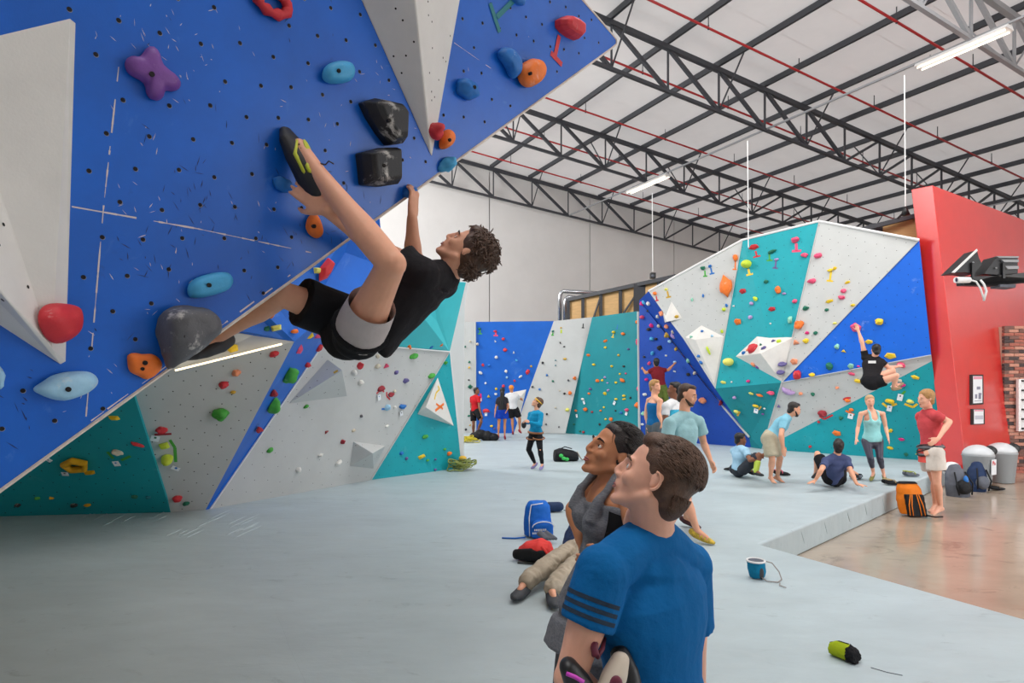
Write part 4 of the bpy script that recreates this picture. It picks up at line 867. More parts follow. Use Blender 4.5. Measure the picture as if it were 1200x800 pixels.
# start tags, tape and route cards
for a in [(885.5, 294, 887, 300.5, 2, 'red', 8.5), (877, 315, 878.5, 321.5, 2.5, 'yellow', 8), (862, 306, 861.5, 315.5, 1.6, 'orange', 6), (901.5, 297.5, 902, 305, 2, 'green', 7), (909.5, 305, 908.5, 314, 2, 'violet', 6), (933, 285, 933.5, 294, 3, 'pink', 11),
          (974, 318, 972.5, 329, 2.4, 'yellow', 7.5), (826, 317, 826.5, 323.5, 1.8, 'green', 5), (833, 314, 834.5, 320.5, 1.8, 'blue', 6), (769, 347, 770, 352, 1.5, 'red', 4), (782, 341, 783.5, 348, 2, 'ochre', 6), (562.5, 386, 562.5, 391, 1.5, 'green', 5), (581, 389, 581, 393, 2, 'pink', 5),
          (683.5, 379, 683.2, 384, 1.2, 'black', 3), (724, 380, 723, 385, 1, 'blue', 2.5), (719, 391, 718, 395, 1.2, 'yellow', 3), (657.8, 386, 657.6, 389.5, 1.8, 'lime', 2), (648, 389.5, 647.5, 392.5, 1.5, 'green', 3)]:
    tmark(*a)
for pts, wp, c_ in [([(199, 515), (205, 524), (206, 541)], 3.4, 'green'), ([(181, 509), (201, 508)], 3, 'darkred'), ([(126, 529), (133, 537)], 3.4, 'green'), ([(142, 539), (153, 534)], 3.6, 'green'), ([(513, 452), (515, 456), (511, 460), (509, 468)], 2, 'yellow'), ([(510, 481), (520, 473)], 3, 'orange'), ([(511, 473), (519, 479)], 2.5, 'orange'),
                    ([(441, 461), (447, 456), (450, 459)], 2, 'red'), ([(453, 459), (453, 464), (457, 468)], 2, 'red'), ([(447, 479), (455, 479)], 2.4, 'blue'), ([(469, 474), (476, 475), (473, 479)], 1.6, 'blue'), ([(391, 437), (396, 434)], 3, 'ochre'), ([(960, 487), (966, 491), (976, 486)], 2.2, 'red'), ([(988, 468), (992, 466), (997, 466)], 2.2, 'red'), ([(991, 481), (1001, 486)], 2.4, 'orange'),
                    ([(1034, 472), (1040, 477)], 2.6, 'yellow'), ([(1045, 475), (1051, 473)], 2.6, 'yellow'), ([(1060, 473), (1070, 477), (1075, 473)], 2.6, 'yellow'), ([(1057, 462), (1061, 458)], 2.4, 'green'), ([(889, 480), (892, 476)], 2, 'ochre'), ([(864, 487), (867, 482)], 2.4, 'ochre'), ([(566, 483), (574, 482)], 1.6, 'red'), ([(563, 461), (564, 470)], 2.2, 'magenta')]:
    tape(None, pts, wp, c_)
for a in [(182, 512, 9, 8, -30, 'darkgreen'), (206, 547, 9, 5, -45, 'blue'), (137.5, 541, 7, 8, 0, 'blue'), (77.5, 553, 7, 6, -10, 'grey'), (59, 537, 5, 5, 30, 'grey'), (443, 465, 4.5, 7, 0, 'blue'), (469, 484, 4.5, 5.5, 0, 'grey'), (569.5, 485, 3, 4, 0, 'blue'), (563, 468, 2.5, 4, 0, 'blue'), (886.5, 481, 5, 5.5, 0, 'blue'), (997, 487, 5.5, 6.5, 0, 'darkgreen'),
          (1042.5, 478, 5, 7, 0, 'violet'), (1055, 465, 5.5, 8, 0, 'black'), (1048, 453, 7, 4, -25, 'grey'), (720.5, 472, 3, 4.5, -25, 'grey'), (685, 471.5, 2.5, 4, 25, 'grey'), (676.5, 487, 2.5, 4, 10, 'grey'), (734.5, 484.5, 3, 4, -20, 'grey'), (758, 486, 3, 5, 25, 'grey')]:
    card(*a)
# ================================================================== PEOPLE
def skin_mat(name, rgb): return mat('skin_' + name, rgb, .5, .06, 12, .04, 260, sss=.06, spec=.35)
def cloth_mat(name, rgb, var=.08, bump=.5, bs=26, rough=.85, **k): return mat('cloth_' + name, rgb, rough, var, 9, bump, bs, spec=.2, **k)
TMP = bpy.data.scenes.new('scratch')
def bake(o):
    TMP.collection.objects.link(o); vl = TMP.view_layers[0]; vl.update(); dg = vl.depsgraph
    nm = bpy.data.meshes.new_from_object(o.evaluated_get(dg)); TMP.collection.objects.unlink(o); return nm
def remesh(mb, name, m, parent, voxel, smooth=4, push=(), sf=.5, **kw):
    """one continuous surface from overlapping pieces"""
    me = mb.mesh(name); o = bpy.data.objects.new(name, me)
    r = o.modifiers.new('r', 'REMESH'); r.mode = 'VOXEL'; r.voxel_size = voxel; r.use_smooth_shade = True
    if smooth:
        s_ = o.modifiers.new('s', 'SMOOTH'); s_.factor = sf; s_.iterations = smooth
    nm = bake(o); COL.objects.link(o); nm.name = name
    o.modifiers.clear(); o.data = nm; bpy.data.meshes.remove(me)
    if push:
        n = len(nm.vertices); co = np.empty(n * 3, np.float32); nm.vertices.foreach_get('co', co); co = co.reshape(-1, 3)
        for (c, rad, vec) in push:
            d2 = ((co - np.array(c)) ** 2).sum(1); co += np.exp(-d2 / (rad * rad))[:, None] * np.array(vec)[None, :]
        nm.vertices.foreach_set('co', co.ravel().astype(np.float32)); nm.update()
    nm.materials.clear(); nm.materials.append(m); nm.shade_smooth()
    par(o, parent); tag(o, **kw); return o
def wrinkle(o, amp, scale, stretch=(1, 1, 1)):
    """fold the cloth surface along its normals"""
    me = o.data; n = len(me.vertices); co = np.empty(n * 3, np.float32); no = np.empty(n * 3, np.float32)
    me.vertices.foreach_get('co', co); me.vertices.foreach_get('normal', no); c3 = (co.reshape(-1, 3) * scale * np.array(stretch)).tolist(); o9 = V((9, 3, 1))
    h = np.empty(n)
    for i, q in enumerate(c3):
        q = V(q); h[i] = noise.noise(q) + .5 * (1 - 2 * abs(noise.noise(q * 1.7 + o9)))
    co += (no.reshape(-1, 3) * (h * amp)[:, None]).ravel().astype(np.float32)
    me.vertices.foreach_set('co', co); me.update()
class Head:
    """local frame: f forward, u up, r the person's left-right axis"""
    def __init__(s, c, f, u, k=1.0):
        s.c = V(c); s.f = V(f).normalized(); u = V(u); s.u = (u - s.f * u.dot(s.f)).normalized(); s.r = s.f.cross(s.u); s.k = k
    def p(s, r, f, u): return s.c + (s.r * r + s.f * f + s.u * u) * s.k
    def e(s, mb, r, f, u, a, b, c, n=16, m=10): return mb.ell(s.p(r, f, u), s.r * a * s.k, s.f * b * s.k, s.u * c * s.k, n, m)
    def cp(s, mb, p1, r1, p2, r2, n=10): return mb.cap(s.p(*p1), r1 * s.k, s.p(*p2), r2 * s.k, n)
    def face(s, mb, beard=0):
        e, cp = s.e, s.cp
        e(mb, 0, -.014, .032, .077, .099, .088); e(mb, 0, .022, -.005, .066, .072, .088)
        e(mb, 0, .030, -.045, .055, .060, .068); e(mb, 0, .045, -.085, .036, .040, .034)
        e(mb, 0, .074, -.107, .021, .020, .017)
        for q in (-1, 1):
            cp(mb, (q * .056, -.005, -.055), .018, (q * .020, .066, -.102), .017)
            e(mb, q * .040, .062, -.030, .024, .024, .024)
            cp(mb, (q * .040, .080, .017), .010, (q * .010, .092, .014), .009)
            e(mb, q * .012, .099, -.038, .008, .010, .007)
            e(mb, q * .078, -.010, -.006, .009, .015, .027); e(mb, q * .082, -.018, .006, .008, .012, .017)
        cp(mb, (0, .090, .014), .0085, (0, .109, -.027), .0092); e(mb, 0, .106, -.034, .0105, .0105, .0095)
        e(mb, 0, .088, -.058, .020, .012, .010)
        e(mb, 0, .088, -.066, .024, .009, .0062); e(mb, 0, .087, -.077, .021, .009, .0068)
    def push(s):
        out = []
        for q in (-1, 1):
            out.append((tuple(s.p(q * .032, .090, -.004)), .017 * s.k, tuple(-s.f * .011 * s.k)))
            out.append((tuple(s.p(q * .090, .004, -.004)), .010 * s.k, tuple(-s.r * q * .006 * s.k)))
        out.append((tuple(s.p(0, .106, -.0715)), .0065 * s.k, tuple(-s.f * .006 * s.k)))
        return out
    def details(s, parent, root, iris=(70, 45, 30), browc=(60, 42, 30), lip=(176, 108, 100), lips=True, browr=.0035):
        wm = mat('eye_white', (232, 226, 220), .25); im = mat('iris_%d' % iris[0], iris, .2)
        for q in (-1, 1):
            ey = MB(); s.e(ey, q * .031, .0725, -.003, .0125, .0120, .0115, 14, 10); eo = ey.build('eye', wm, root, smooth=True)
            it = MB(); s.e(it, q * .031, .0790, -.002, .0070, .0062, .0072, 12, 8); io = it.build('iris', im, eo, smooth=True)
            br = MB(); br.tube([s.p(q * .016, .0925, .020), s.p(q * .030, .093, .026), s.p(q * .047, .084, .022), s.p(q * .053, .076, .016)], [browr * s.k * .9, browr * s.k * 1.2, browr * s.k, browr * s.k * .4], 8)
            br.build('eyebrow', mat('brow_%d' % browc[0], browc, .8), root, smooth=True)
            ld = MB(); ld.tube([s.p(q * (.032 + .0155 * math.cos(t)), .0815 - .006 * abs(math.cos(t)), -.003 + .0098 * math.sin(t)) for t in [math.pi * i / 8 for i in range(9)]], .0026 * s.k, 6)
            ld.tube([s.p(q * (.032 + .0150 * math.cos(t)), .0805 - .006 * abs(math.cos(t)), -.003 - .0088 * math.sin(t)) for t in [math.pi * i / 8 for i in range(9)]], .0020 * s.k, 6)
            ld.build('eyelid', parent, root, smooth=True)
        if lips:
            lm = mat('lips_%d' % lip[0], lip, .45)
            l = MB(); l.tube([s.p(-.022, .090, -.070), s.p(-.010, .0955, -.0665), s.p(0, .0970, -.0675), s.p(.010, .0955, -.0665), s.p(.022, .090, -.070)], [.001, .0038 * s.k, .0036 * s.k, .0038 * s.k, .001], 8)
            l.tube([s.p(-.021, .089, -.072), s.p(-.009, .0945, -.0765), s.p(0, .0960, -.077), s.p(.009, .0945, -.0765), s.p(.021, .089, -.072)], [.001, .0043 * s.k, .0046 * s.k, .0043 * s.k, .001], 8)
            l.build('lips', lm, root, smooth=True)
    def hair(s, root, m, voxel, style='short', seed=1, strands=0, lift=.010, sl=.03, sr=.0045, curl=0.0, back=None):
        rnd = random.Random(seed); mb = MB(); e = s.e
        L = lift
        e(mb, 0, -.031, .046, .077 + L, .092 + L * .8, .080 + L); e(mb, 0, -.044, .005, .072 + L, .066 + L * .6, .075 + L * .5)
        e(mb, 0, -.066, -.046, .058 + L * .4, .048 + L * .3, .058)
        if style in ('short', 'curly'): e(mb, 0, .024, .094, .056 + L * .4, .050 + L * .5, .028 + L * .6)
        if style == 'bald': mb = MB(); e(mb, 0, -.040, .020, .078, .074, .078); e(mb, 0, -.01, .095, .040, .055, .03)
        if style == 'swept': e(mb, 0, .015, .080, .064 + L * .4, .054, .038 + L * .3)
        hs = remesh(mb, 'hair', m, root, voxel, 2)
        if strands:
            st = MB()
            for k in range(strands):
                # random direction on the scalp
                while True:
                    d = V((rnd.gauss(0, 1), rnd.gauss(0, 1), rnd.gauss(0, 1))).normalized()
                    if d.z < -.55 or (d.y > .45 and d.z < .55) or (abs(d.x) > .5 and d.z < .0 and d.y > -.1): continue
                    break
                base = V((d.x * (.076 + L), -.030 + d.y * (.091 + L), .044 + d.z * (.079 + L)))
                if d.z < -.05 and d.y < -.15: base = V((d.x * (.060 + L), -.062 + d.y * (.050 + L * .5), -.040 + (d.z + .3) * .10)); flow0 = -1.2
                else: flow0 = -.35
                flow = V((d.x * .3 + rnd.gauss(0, .25), d.y * .3 - .9 + rnd.gauss(0, .2), d.z * .2 + flow0 + rnd.gauss(0, .2)))
                if style == 'curly': flow = V((rnd.gauss(0, .8), rnd.gauss(-.2, .8), rnd.gauss(-.1, .7)))
                flow = (flow - d * flow.dot(d) * (.8 if style == 'curly' else 1.0)).normalized(); sl_ = sl * rnd.uniform(.6, 1.3); pts = []; side = d.cross(flow)
                for j in range(5):
                    t = j / 4
                    q = base + flow * sl_ * t + d * (.003 + .6 * sl_ * (.25 if style == 'curly' else .12) * math.sin(t * 3.0)) - d * (0 if style == 'curly' else (sl_ * t) ** 2 / .15) + side * curl * math.sin(t * 5 + k)
                    pts.append(s.p(q.x, q.y, q.z))
                st.tube(pts, [sr * .8 * s.k, sr * s.k, sr * .95 * s.k, sr * .7 * s.k, sr * .2 * s.k], 5)
            st.build('hair_strands', m, hs, smooth=True, kind='stuff')
        return hs
def hand(mb, wrist, dirv, palm_n, side, k=1.0, curl=.35, spread=.10, thumb=1, curls=None):
    """palm + four unequal bent fingers + thumb. palm_n points out of the palm; thumb towards `side`"""
    d = V(dirv).normalized(); n = V(palm_n); n = (n - d * n.dot(d)).normalized(); s_ = V(side); s_ = (s_ - d * s_.dot(d) - n * s_.dot(n)).normalized()
    w = V(wrist)
    mb.loft([(w, s_ * .028 * k, n * .020 * k), (w + d * .03 * k, s_ * .036 * k, n * .018 * k), (w + d * .07 * k, s_ * .043 * k, n * .016 * k), (w + d * .095 * k, s_ * .041 * k, n * .013 * k)], 14, True, True)
    for i, (off, L) in enumerate(((.031, .072), (.0105, .080), (-.0105, .074), (-.031, .058))):
        cu = curls[i] if curls else curl
        q = w + d * .092 * k + s_ * off * k; dd = (d + s_ * off * spread * 12).normalized(); r = (.0095 if i < 3 else .0082) * k
        p0 = q - dd * .015 * k
        for j, (fr, rr) in enumerate(((.46, 1), (.30, .9), (.24, .8))):
            q2 = q + dd * L * fr * k
            mb.cap(q if j else p0, r * (rr + .06), q2, r * rr, 9); q = q2
            ang = cu * (.9 if j == 0 else .8); dd = (dd * math.cos(ang) + n * math.sin(ang)).normalized()
    t0 = w + d * .025 * k + s_ * .022 * k; t1 = w + d * .060 * k + s_ * (.050) * k + n * .012 * k * thumb; t2 = t1 + (d * .75 + s_ * .30 + n * .45 * thumb).normalized() * .032 * k
    t3 = t2 + (d * .9 + n * .4 * thumb).normalized() * .024 * k
    mb.cap(t0, .016 * k, t1, .0125 * k, 10); mb.cap(t1, .0125 * k, t2, .0105 * k, 10); mb.cap(t2, .0105 * k, t3, .0085 * k, 10)
def shoe(mb, ankle, toe, up, k=1.0, w=.042, heel=.055, hgt=.04):
    """closed shoe from ankle joint to toe tip"""
    a = V(ankle); t = V(toe); up = V(up).normalized(); d = (t - a); L = d.length; d.normalize(); up = (up - d * up.dot(d)).normalized(); s_ = d.cross(up)
    b = a - up * .045 * k
    mb.loft([(b - d * heel * k + up * .012 * k, s_ * .024 * k, up * .034 * k), (b - d * .01 * k + up * .008 * k, s_ * .034 * k, up * .044 * k), (b + d * L * .45, s_ * w * k, up * .034 * k),
             (b + d * L * .78, s_ * w * 1.02 * k, up * .025 * k), (b + d * L * .96, s_ * w * .62 * k, up * .016 * k)], 16, True, True)
def foot(mb, ankle, toe, up, k=1.0):
    a = V(ankle); t = V(toe); up = V(up).normalized(); d = (t - a); L = d.length; d.normalize(); up = (up - d * up.dot(d)).normalized(); s_ = d.cross(up); b = a - up * .05 * k
    mb.ell(b - d * .03 * k, s_ * .03 * k, d * .035 * k, up * .03 * k); mb.cap(a, .036 * k, b + d * L * .45 + up * .01, .028 * k)
    mb.loft([(b - d * .03 * k, s_ * .028 * k, up * .026 * k), (b + d * L * .4, s_ * .036 * k, up * .026 * k), (b + d * L * .72, s_ * .044 * k, up * .017 * k)], 12, True, True)
    for i, o_ in enumerate((-.032, -.014, .002, .017, .031)):
        q = b + d * L * (.74 - .012 * i) + s_ * o_ * k - up * .004; mb.cap(q - d * .02 * k, (.013 if i == 0 else .009) * k, q + d * (.035 - .004 * i) * k, (.012 if i == 0 else .008) * k, 8)
def limb(mb, a, b, ra, rb, bulge=0, at=.35, n=16, back=None):
    a = V(a); b = V(b); d = b - a; dn = d.normalized(); x = dn.cross(V((0, .3, 1)) if abs(dn.z) < .8 else V((0, 1, 0))).normalized(); y = dn.cross(x)
    rings = []
    for t in (0, .15, .35, .55, .75, 1):
        r = ra + (rb - ra) * t + bulge * math.exp(-((t - at) / .22) ** 2)
        o = V(back) * (bulge * .8 * math.exp(-((t - at) / .22) ** 2)) if back is not None else V()
        rings.append((a + d * t + o, x * r, y * r))
    mb.loft(rings, n, True, True)
class Fig:
    """joints: dict with head c/f/u, neck, shoulders sl sr, elbows el er, wrists wl wr, hips hl hr, knees kl kr, ankles al ar, toes tl tr"""
    def __init__(s, name_label, j, k=1.0, voxel=.012, female=False, bulk=1.0, skin=None, chest_f=None, base=None, hk=1.0, hipf=None):
        s.j = {a: V(b) for a, b in j.items()}; s.k = k; s.vx = voxel; s.fem = female; s.b = bulk; s.skin = skin
        J = s.j; base = base or V((J['hl'].x, J['hl'].y, MAT))
        s.root = empty('person', base, name_label, 'person')
        s.pel = (J['hl'] + J['hr']) / 2; s.shc = (J['sl'] + J['sr']) / 2
        s.hx = (J['hl'] - J['hr']).normalized(); s.sx = (J['sl'] - J['sr']).normalized()
        s.up = (s.shc - s.pel).normalized()
        cf = V(chest_f) if chest_f is not None else s.sx.cross(s.up)
        s.cf = (cf - s.up * cf.dot(s.up)).normalized(); s.hf = V(hipf).normalized() if hipf is not None else s.cf
        s.head = Head(J['head'], J['hf'], J['hu'], hk * k * (0.97 if female else 1.0))
        s.bendv = V((0, 0, 0))
    def spine(s, inf=0.0, t0=0.0, t1=1.0, widen=0.0, hem=0.0):
        """rings of the torso between t0 (crotch) and t1 (neck base)"""
        k = s.k * s.b; F_ = s.fem
        prof = [(-.10, .120, .095), (0.0, .158 if F_ else .152, .112), (.16, .165 if F_ else .150, .112), (.34, .128 if F_ else .136, .094), (.50, .126 if F_ else .146, .094),
                (.70, .145 if F_ else .168, .112), (.86, .148 if F_ else .176, .108), (.96, .120 if F_ else .150, .088), (1.05, .070, .064)]
        ts = sorted(set([t0, t1] + [p[0] for p in prof if t0 < p[0] < t1]))
        rings = []
        for t in ts:
            for a, b_ in zip(prof[:-1], prof[1:]):
                if a[0] <= t <= b_[0] + 1e-6:
                    q = (t - a[0]) / (b_[0] - a[0]); rx = a[1] + (b_[1] - a[1]) * q; ry = a[2] + (b_[2] - a[2]) * q; break
            c = s.pel.lerp(s.shc, t) + s.bendv * math.sin(max(0, min(1, t)) * math.pi)
            m_ = max(0, min(1, t)); xx = s.hx.lerp(s.sx, m_).normalized(); ff = s.hf.lerp(s.cf, m_)
            upv = s.up; ff = (ff - upv * ff.dot(upv)).normalized(); xx = (xx - upv * xx.dot(upv)).normalized()
            e = inf + (widen * (1 - m_)) + (hem if t == t0 else 0)
            rings.append((c, xx * (rx * k + e), ff * (ry * k + e)))
        return rings
    def body(s, hands=((.3, None), (.3, None)), bare=False, feet='shoe', push=None, extra=None, legs=True, face=True):
        J, k, b = s.j, s.k, s.b; mb = MB(); F_ = .88 if s.fem else 1.0; kb = k * F_ * (1 + (b - 1) * .7)
        mb.loft(s.spine(0, -.10, 1.05), 22, True, True)
        nk = J['neck']; hb = s.head.p(0, -.018, -.06)
        mb.cap(s.shc.lerp(nk, .6), .064 * kb, hb, .056 * kb, 16)
        for q in 'lr':
            sh, el_, wr_ = J['s' + q], J['e' + q], J['w' + q]
            mb.cap(nk.lerp(s.shc, .3), .056 * kb, sh, .048 * kb, 12)
            mb.ball(sh, .056 * kb, 14, 10)
            limb(mb, sh, el_, .050 * kb, .039 * kb, .006 * kb, .45); limb(mb, el_, wr_, .040 * kb, .026 * kb, .007 * kb, .25)
            if 'fd' + q in J: fd = J['fd' + q]
            else: fd = (wr_ - el_)
            pn = J['pn' + q] if 'pn' + q in J else (s.pel + s.up * .1 - wr_)
            ts = J['ts' + q] if 'ts' + q in J else s.cf
            hand(mb, wr_, fd, pn, ts, k * F_, hands[0][0] if q == 'l' else hands[1][0], curls=hands[0][1] if q == 'l' else hands[1][1])
            if legs:
                h_, kn, an, to = J['h' + q], J['k' + q], J['a' + q], J['t' + q]
                limb(mb, h_, kn, .086 * kb, .054 * kb, .006 * kb, .3); 
                kd = (kn - (h_ + an) / 2); kd = kd.normalized() if kd.length > .02 else s.cf
                limb(mb, kn, an, .052 * kb, .035 * kb, .011 * kb, .3, back=-kd * .8); mb.ball(kn + kd * .008, .052 * kb, 12, 8)
                up = (kn - an).normalized()
                if feet == 'bare': foot(mb, an, to, J.get('fu' + q, V((0, 0, 1))), k)
                else: mb.cap(an, .036 * kb, an + (to - an) * .5 - J.get('fu' + q, V((0, 0, 1))) * .03, .028 * kb)
        if face: s.head.face(mb)
        if s.fem:
            for q in (-1, 1): mb.ell(s.pel.lerp(s.shc, .70) + s.sx * .062 * q * k + s.cf * .072 * k, s.sx * .055 * k, s.cf * .05 * k, s.up * .055 * k)
        if extra: extra(mb)
        s.bodyo = remesh(mb, 'body', s.skin, s.root, s.vx, 3 if s.vx > .007 else 4, push=(s.head.push() if face and s.vx < .012 else ()))
        return s.bodyo
    def top(s, m, sleeve=.55, t0=.10, t1=.99, inf=.012, widen=.0, name='shirt', voxel=None, collar=True, smooth=3, extra=None, sl_inf=.012, wr=(.004, 9), hem=0, flare=.014):
        J, k, b = s.j, s.k, s.b; mb = MB(); F_ = .88 if s.fem else 1.0; kb = k * F_ * (1 + (b - 1) * .7)
        mb.loft(s.spine(inf, t0, t1, widen, hem), 26, True, False)
        for q in 'lr':
            sh, el_, wr_ = J['s' + q], J['e' + q], J['w' + q]
            if sleeve > 0:
                mb.cap(J['neck'].lerp(s.shc, .32), (.057 * kb + inf), sh, .050 * kb + inf, 14)
                mb.ball(sh, .056 * kb + inf, 16, 10)
                sl = [sleeve, sleeve] if not isinstance(sleeve, (list, tuple)) else sleeve; L_ = sl[0] if q == 'l' else sl[1]
                if L_ <= 1:
                    e_ = sh.lerp(el_, L_); d = (el_ - sh).normalized(); x = d.orthogonal().normalized(); y = d.cross(x); r0 = .052 * kb + sl_inf; r1 = r0 - .004 + flare * .5
                    mb.loft([(sh, x * r0, y * r0), (sh.lerp(e_, .6), x * r0, y * r0), (e_, x * r1, y * r1)], 18, True, False)
                else:
                    limb(mb, sh, el_, .050 * kb + sl_inf, .041 * kb + sl_inf); e_ = el_.lerp(wr_, L_ - 1)
                    limb(mb, el_, e_, .042 * kb + sl_inf, .030 * kb + sl_inf)
        if t1 > .95: mb.ell(s.pel.lerp(s.shc, .97), s.sx * (.150 * k), s.cf * (.090 * k * b + inf), s.up * (.085 * k))
        if s.fem:
            for q in (-1, 1): mb.ell(s.pel.lerp(s.shc, .70) + s.sx * .060 * q * k + s.cf * .080 * k, s.sx * (.060 * k + inf), s.cf * (.052 * k + inf), s.up * (.060 * k + inf))
        if extra: extra(mb)
        o = remesh(mb, name, m, s.root, voxel or s.vx, smooth)
        if wr: wrinkle(o, wr[0], wr[1], (1, 1, .6))
        return o
    def bottoms(s, m, leg=.7, top=.30, inf=.016, name='shorts', flare=.02, voxel=None, tight=False, wr=(.004, 8)):
        J, k, b = s.j, s.k, s.b; mb = MB(); F_ = .88 if s.fem else 1.0; kb = k * F_ * (1 + (b - 1) * .7)
        LG = dict(l=leg[0], r=leg[1]) if isinstance(leg, (tuple, list)) else dict(l=leg, r=leg)
        mb.loft(s.spine(inf, -.10, top), 22, True, False)
        mb.ell(s.pel - s.up * .02, s.hx * (.145 * k * b + inf), s.hf * (.108 * k * b + inf), s.up * (.12 * k + inf), 20, 12)
        for q in 'lr':
            h_, kn, an = J['h' + q], J['k' + q], J['a' + q]; leg = LG[q]
            if leg <= 1:
                e_ = h_.lerp(kn, leg); d = (kn - h_).normalized(); x = d.orthogonal().normalized(); y = d.cross(x); r0 = .090 * kb + inf; r1 = (.086 + (.054 - .086) * leg) * kb + inf + flare
                mb.ball(h_, r0, 16, 10); mb.loft([(h_, x * r0, y * r0), (h_.lerp(e_, .5), x * (r0 + r1) / 2, y * (r0 + r1) / 2), (e_, x * r1, y * r1)], 20, True, False)
            else:
                limb(mb, h_, kn, .090 * kb + inf, .056 * kb + inf); e_ = kn.lerp(an, leg - 1); r1 = (.052 + (.036 - .052) * (leg - 1)) * kb + inf * .9 + flare * (0 if tight else 1)
                kd = (kn - (h_ + an) / 2); kd = kd.normalized() if kd.length > .02 else s.cf
                limb(mb, kn, e_, .054 * kb + inf, r1, .010 * kb, .35, back=-kd * .8)
        o = remesh(mb, name, m, s.root, voxel or s.vx, 3)
        if wr: wrinkle(o, wr[0], wr[1])
        return o
    def shoes(s, m, k=1.0, which='lr', sole=None, acc=None):
        for q in which:
            mb = MB(); up = s.j.get('fu' + q, V((0, 0, 1))); shoe(mb, s.j['a' + q], s.j['t' + q], up, s.k * k)
            o = remesh(mb, 'shoe', m, s.root, max(.004, s.vx * .7), 2)
            if acc:
                a, t = s.j['a' + q], s.j['t' + q]; st = MB(); d = (t - a).normalized(); u_ = (V(up) - d * V(up).dot(d)).normalized(); sd = d.cross(u_)
                for i in range(3):
                    c_ = a + (t - a) * (.25 + .18 * i) - u_ * .045 * s.k; r1 = .043 * s.k; st.tube([c_ + sd * r1 * math.cos(tt) + u_ * (.046 - .008 * i) * s.k * math.sin(tt) for tt in [math.pi * z / 8 for z in range(9)]], .004 * s.k, 6)
                st.build('strap', acc, o, smooth=True)

def stick(o, px, py, w, h, m, name='printed_logo', off=.003):
    """a small flat print on the cloth seen at a pixel"""
    t0 = V(); p = o
    while p: t0 += p.location; p = p.parent
    bv = BVHTree.FromPolygons([v.co.copy() for v in o.data.vertices], [tuple(p.vertices) for p in o.data.polygons])
    c0 = V((0, 0, CZ)); vs = []
    for (dx, dy) in ((-w, -h), (w, -h), (w, h), (-w, h)):
        d = (P(px + dx / 2, py + dy / 2, 1) - c0).normalized(); r = bv.ray_cast(c0 - t0, d)
        if r[0] is None: return
        vs.append(r[0] + t0 - d * off)
    MB().add(vs, [(0, 1, 2, 3)]).build(name, m, o)
def PJ(**kw):
    out = {}
    for a, b_ in kw.items():
        if a in ('hf', 'hu') or a[:2] in ('fd', 'pn', 'ts', 'fu'): out[a] = V(b_)
        elif isinstance(b_, V): out[a] = b_
        else: out[a] = P(*b_)
    return out
def low(p, z): return V((p.x, p.y, z))
sk_fair = skin_mat('fair', (226, 166, 136)); sk_tan = skin_mat('tan', (198, 134, 96)); sk_brown = skin_mat('brown', (136, 88, 66)); sk_pink = skin_mat('pink', (234, 176, 150))
hr_brown = mat('hair_brown', (66, 47, 36), .55, .35, 60, .3, 200, stretch=(1, 1, .3)); hr_dark = mat('hair_dark', (36, 28, 26), .5, .3, 60, .3, 200)
hr_blond = mat('hair_blond', (176, 132, 80), .55, .3, 60, .3, 200); hr_black = mat('hair_black', (22, 20, 22), .5, .2, 60)
hr_mid = mat('hair_mid_brown', (88, 62, 46), .55, .4, 40, .3, 200)
RES = 1.0
# ---------------------------------------------------------------- climber
j = PJ(head=(546, 294, 2.75), hf=(-.57, -.10, .82), hu=(.82, 0, .57), neck=(527, 321, 2.79),
       sl=(496, 322, 2.62), el=(438, 287, 2.66), wl=(384, 247, 2.37), sr=(519, 332, 2.94), er=(484, 302, 2.93), wr=(483, 256, 2.86),
       hl=(420, 392, 2.62), kl=(459, 309, 2.31), al=(369, 199, 2.37), tl=(347, 143, 2.38), hr=(412, 376, 2.85), kr=(330, 344, 2.62), ar=(254, 394, 2.88), tr=(214, 408, 2.76),
       fdl=(-.76, .02, .60), pnl=(-.2, .95, .1), tsl=(-.5, 0, -.85), fdr=(.08, -.03, 1), pnr=(-.8, .3, 0), tsr=(0, .9, .1), ful=(.9, -.3, -.15), fur=(-.2, -.3, .9))
cl = Fig('person climbing the overhanging blue board in black tee and shorts, looking up', j, 1.0, .0065, skin=sk_fair, chest_f=(-.55, .12, .8), base=P(420, 392, 2.7), hk=.92)
cl.body(hands=((.08, None), (.75, None)))
wrx = lambda mb: (mb.loft([(P(500, 348, 2.75), V((.10, 0, .02)), V((0, .15, 0))), (P(470, 385, 2.74), V((.085, 0, .03)), V((0, .12, 0))), (P(457, 405, 2.73), V((.05, 0, .03)), V((0, .08, 0))), (P(455, 417, 2.73), V((.012, 0, .01)), V((0, .03, 0)))], 18, True, False))
t_ = cl.top(cloth_mat('black_tee', (34, 32, 35)), sleeve=.42, t0=.18, inf=.014, extra=wrx, name='tee_shirt', wr=(.007, 7), sl_inf=.020, flare=.03)
stick(t_, 534.5, 341, 5, 4, mat('print_white', (200, 200, 200)))
cl.bottoms(cloth_mat('black_shorts', (26, 26, 30)), leg=(.10, .74), top=.20, inf=.020, flare=.026, wr=(.005, 7))
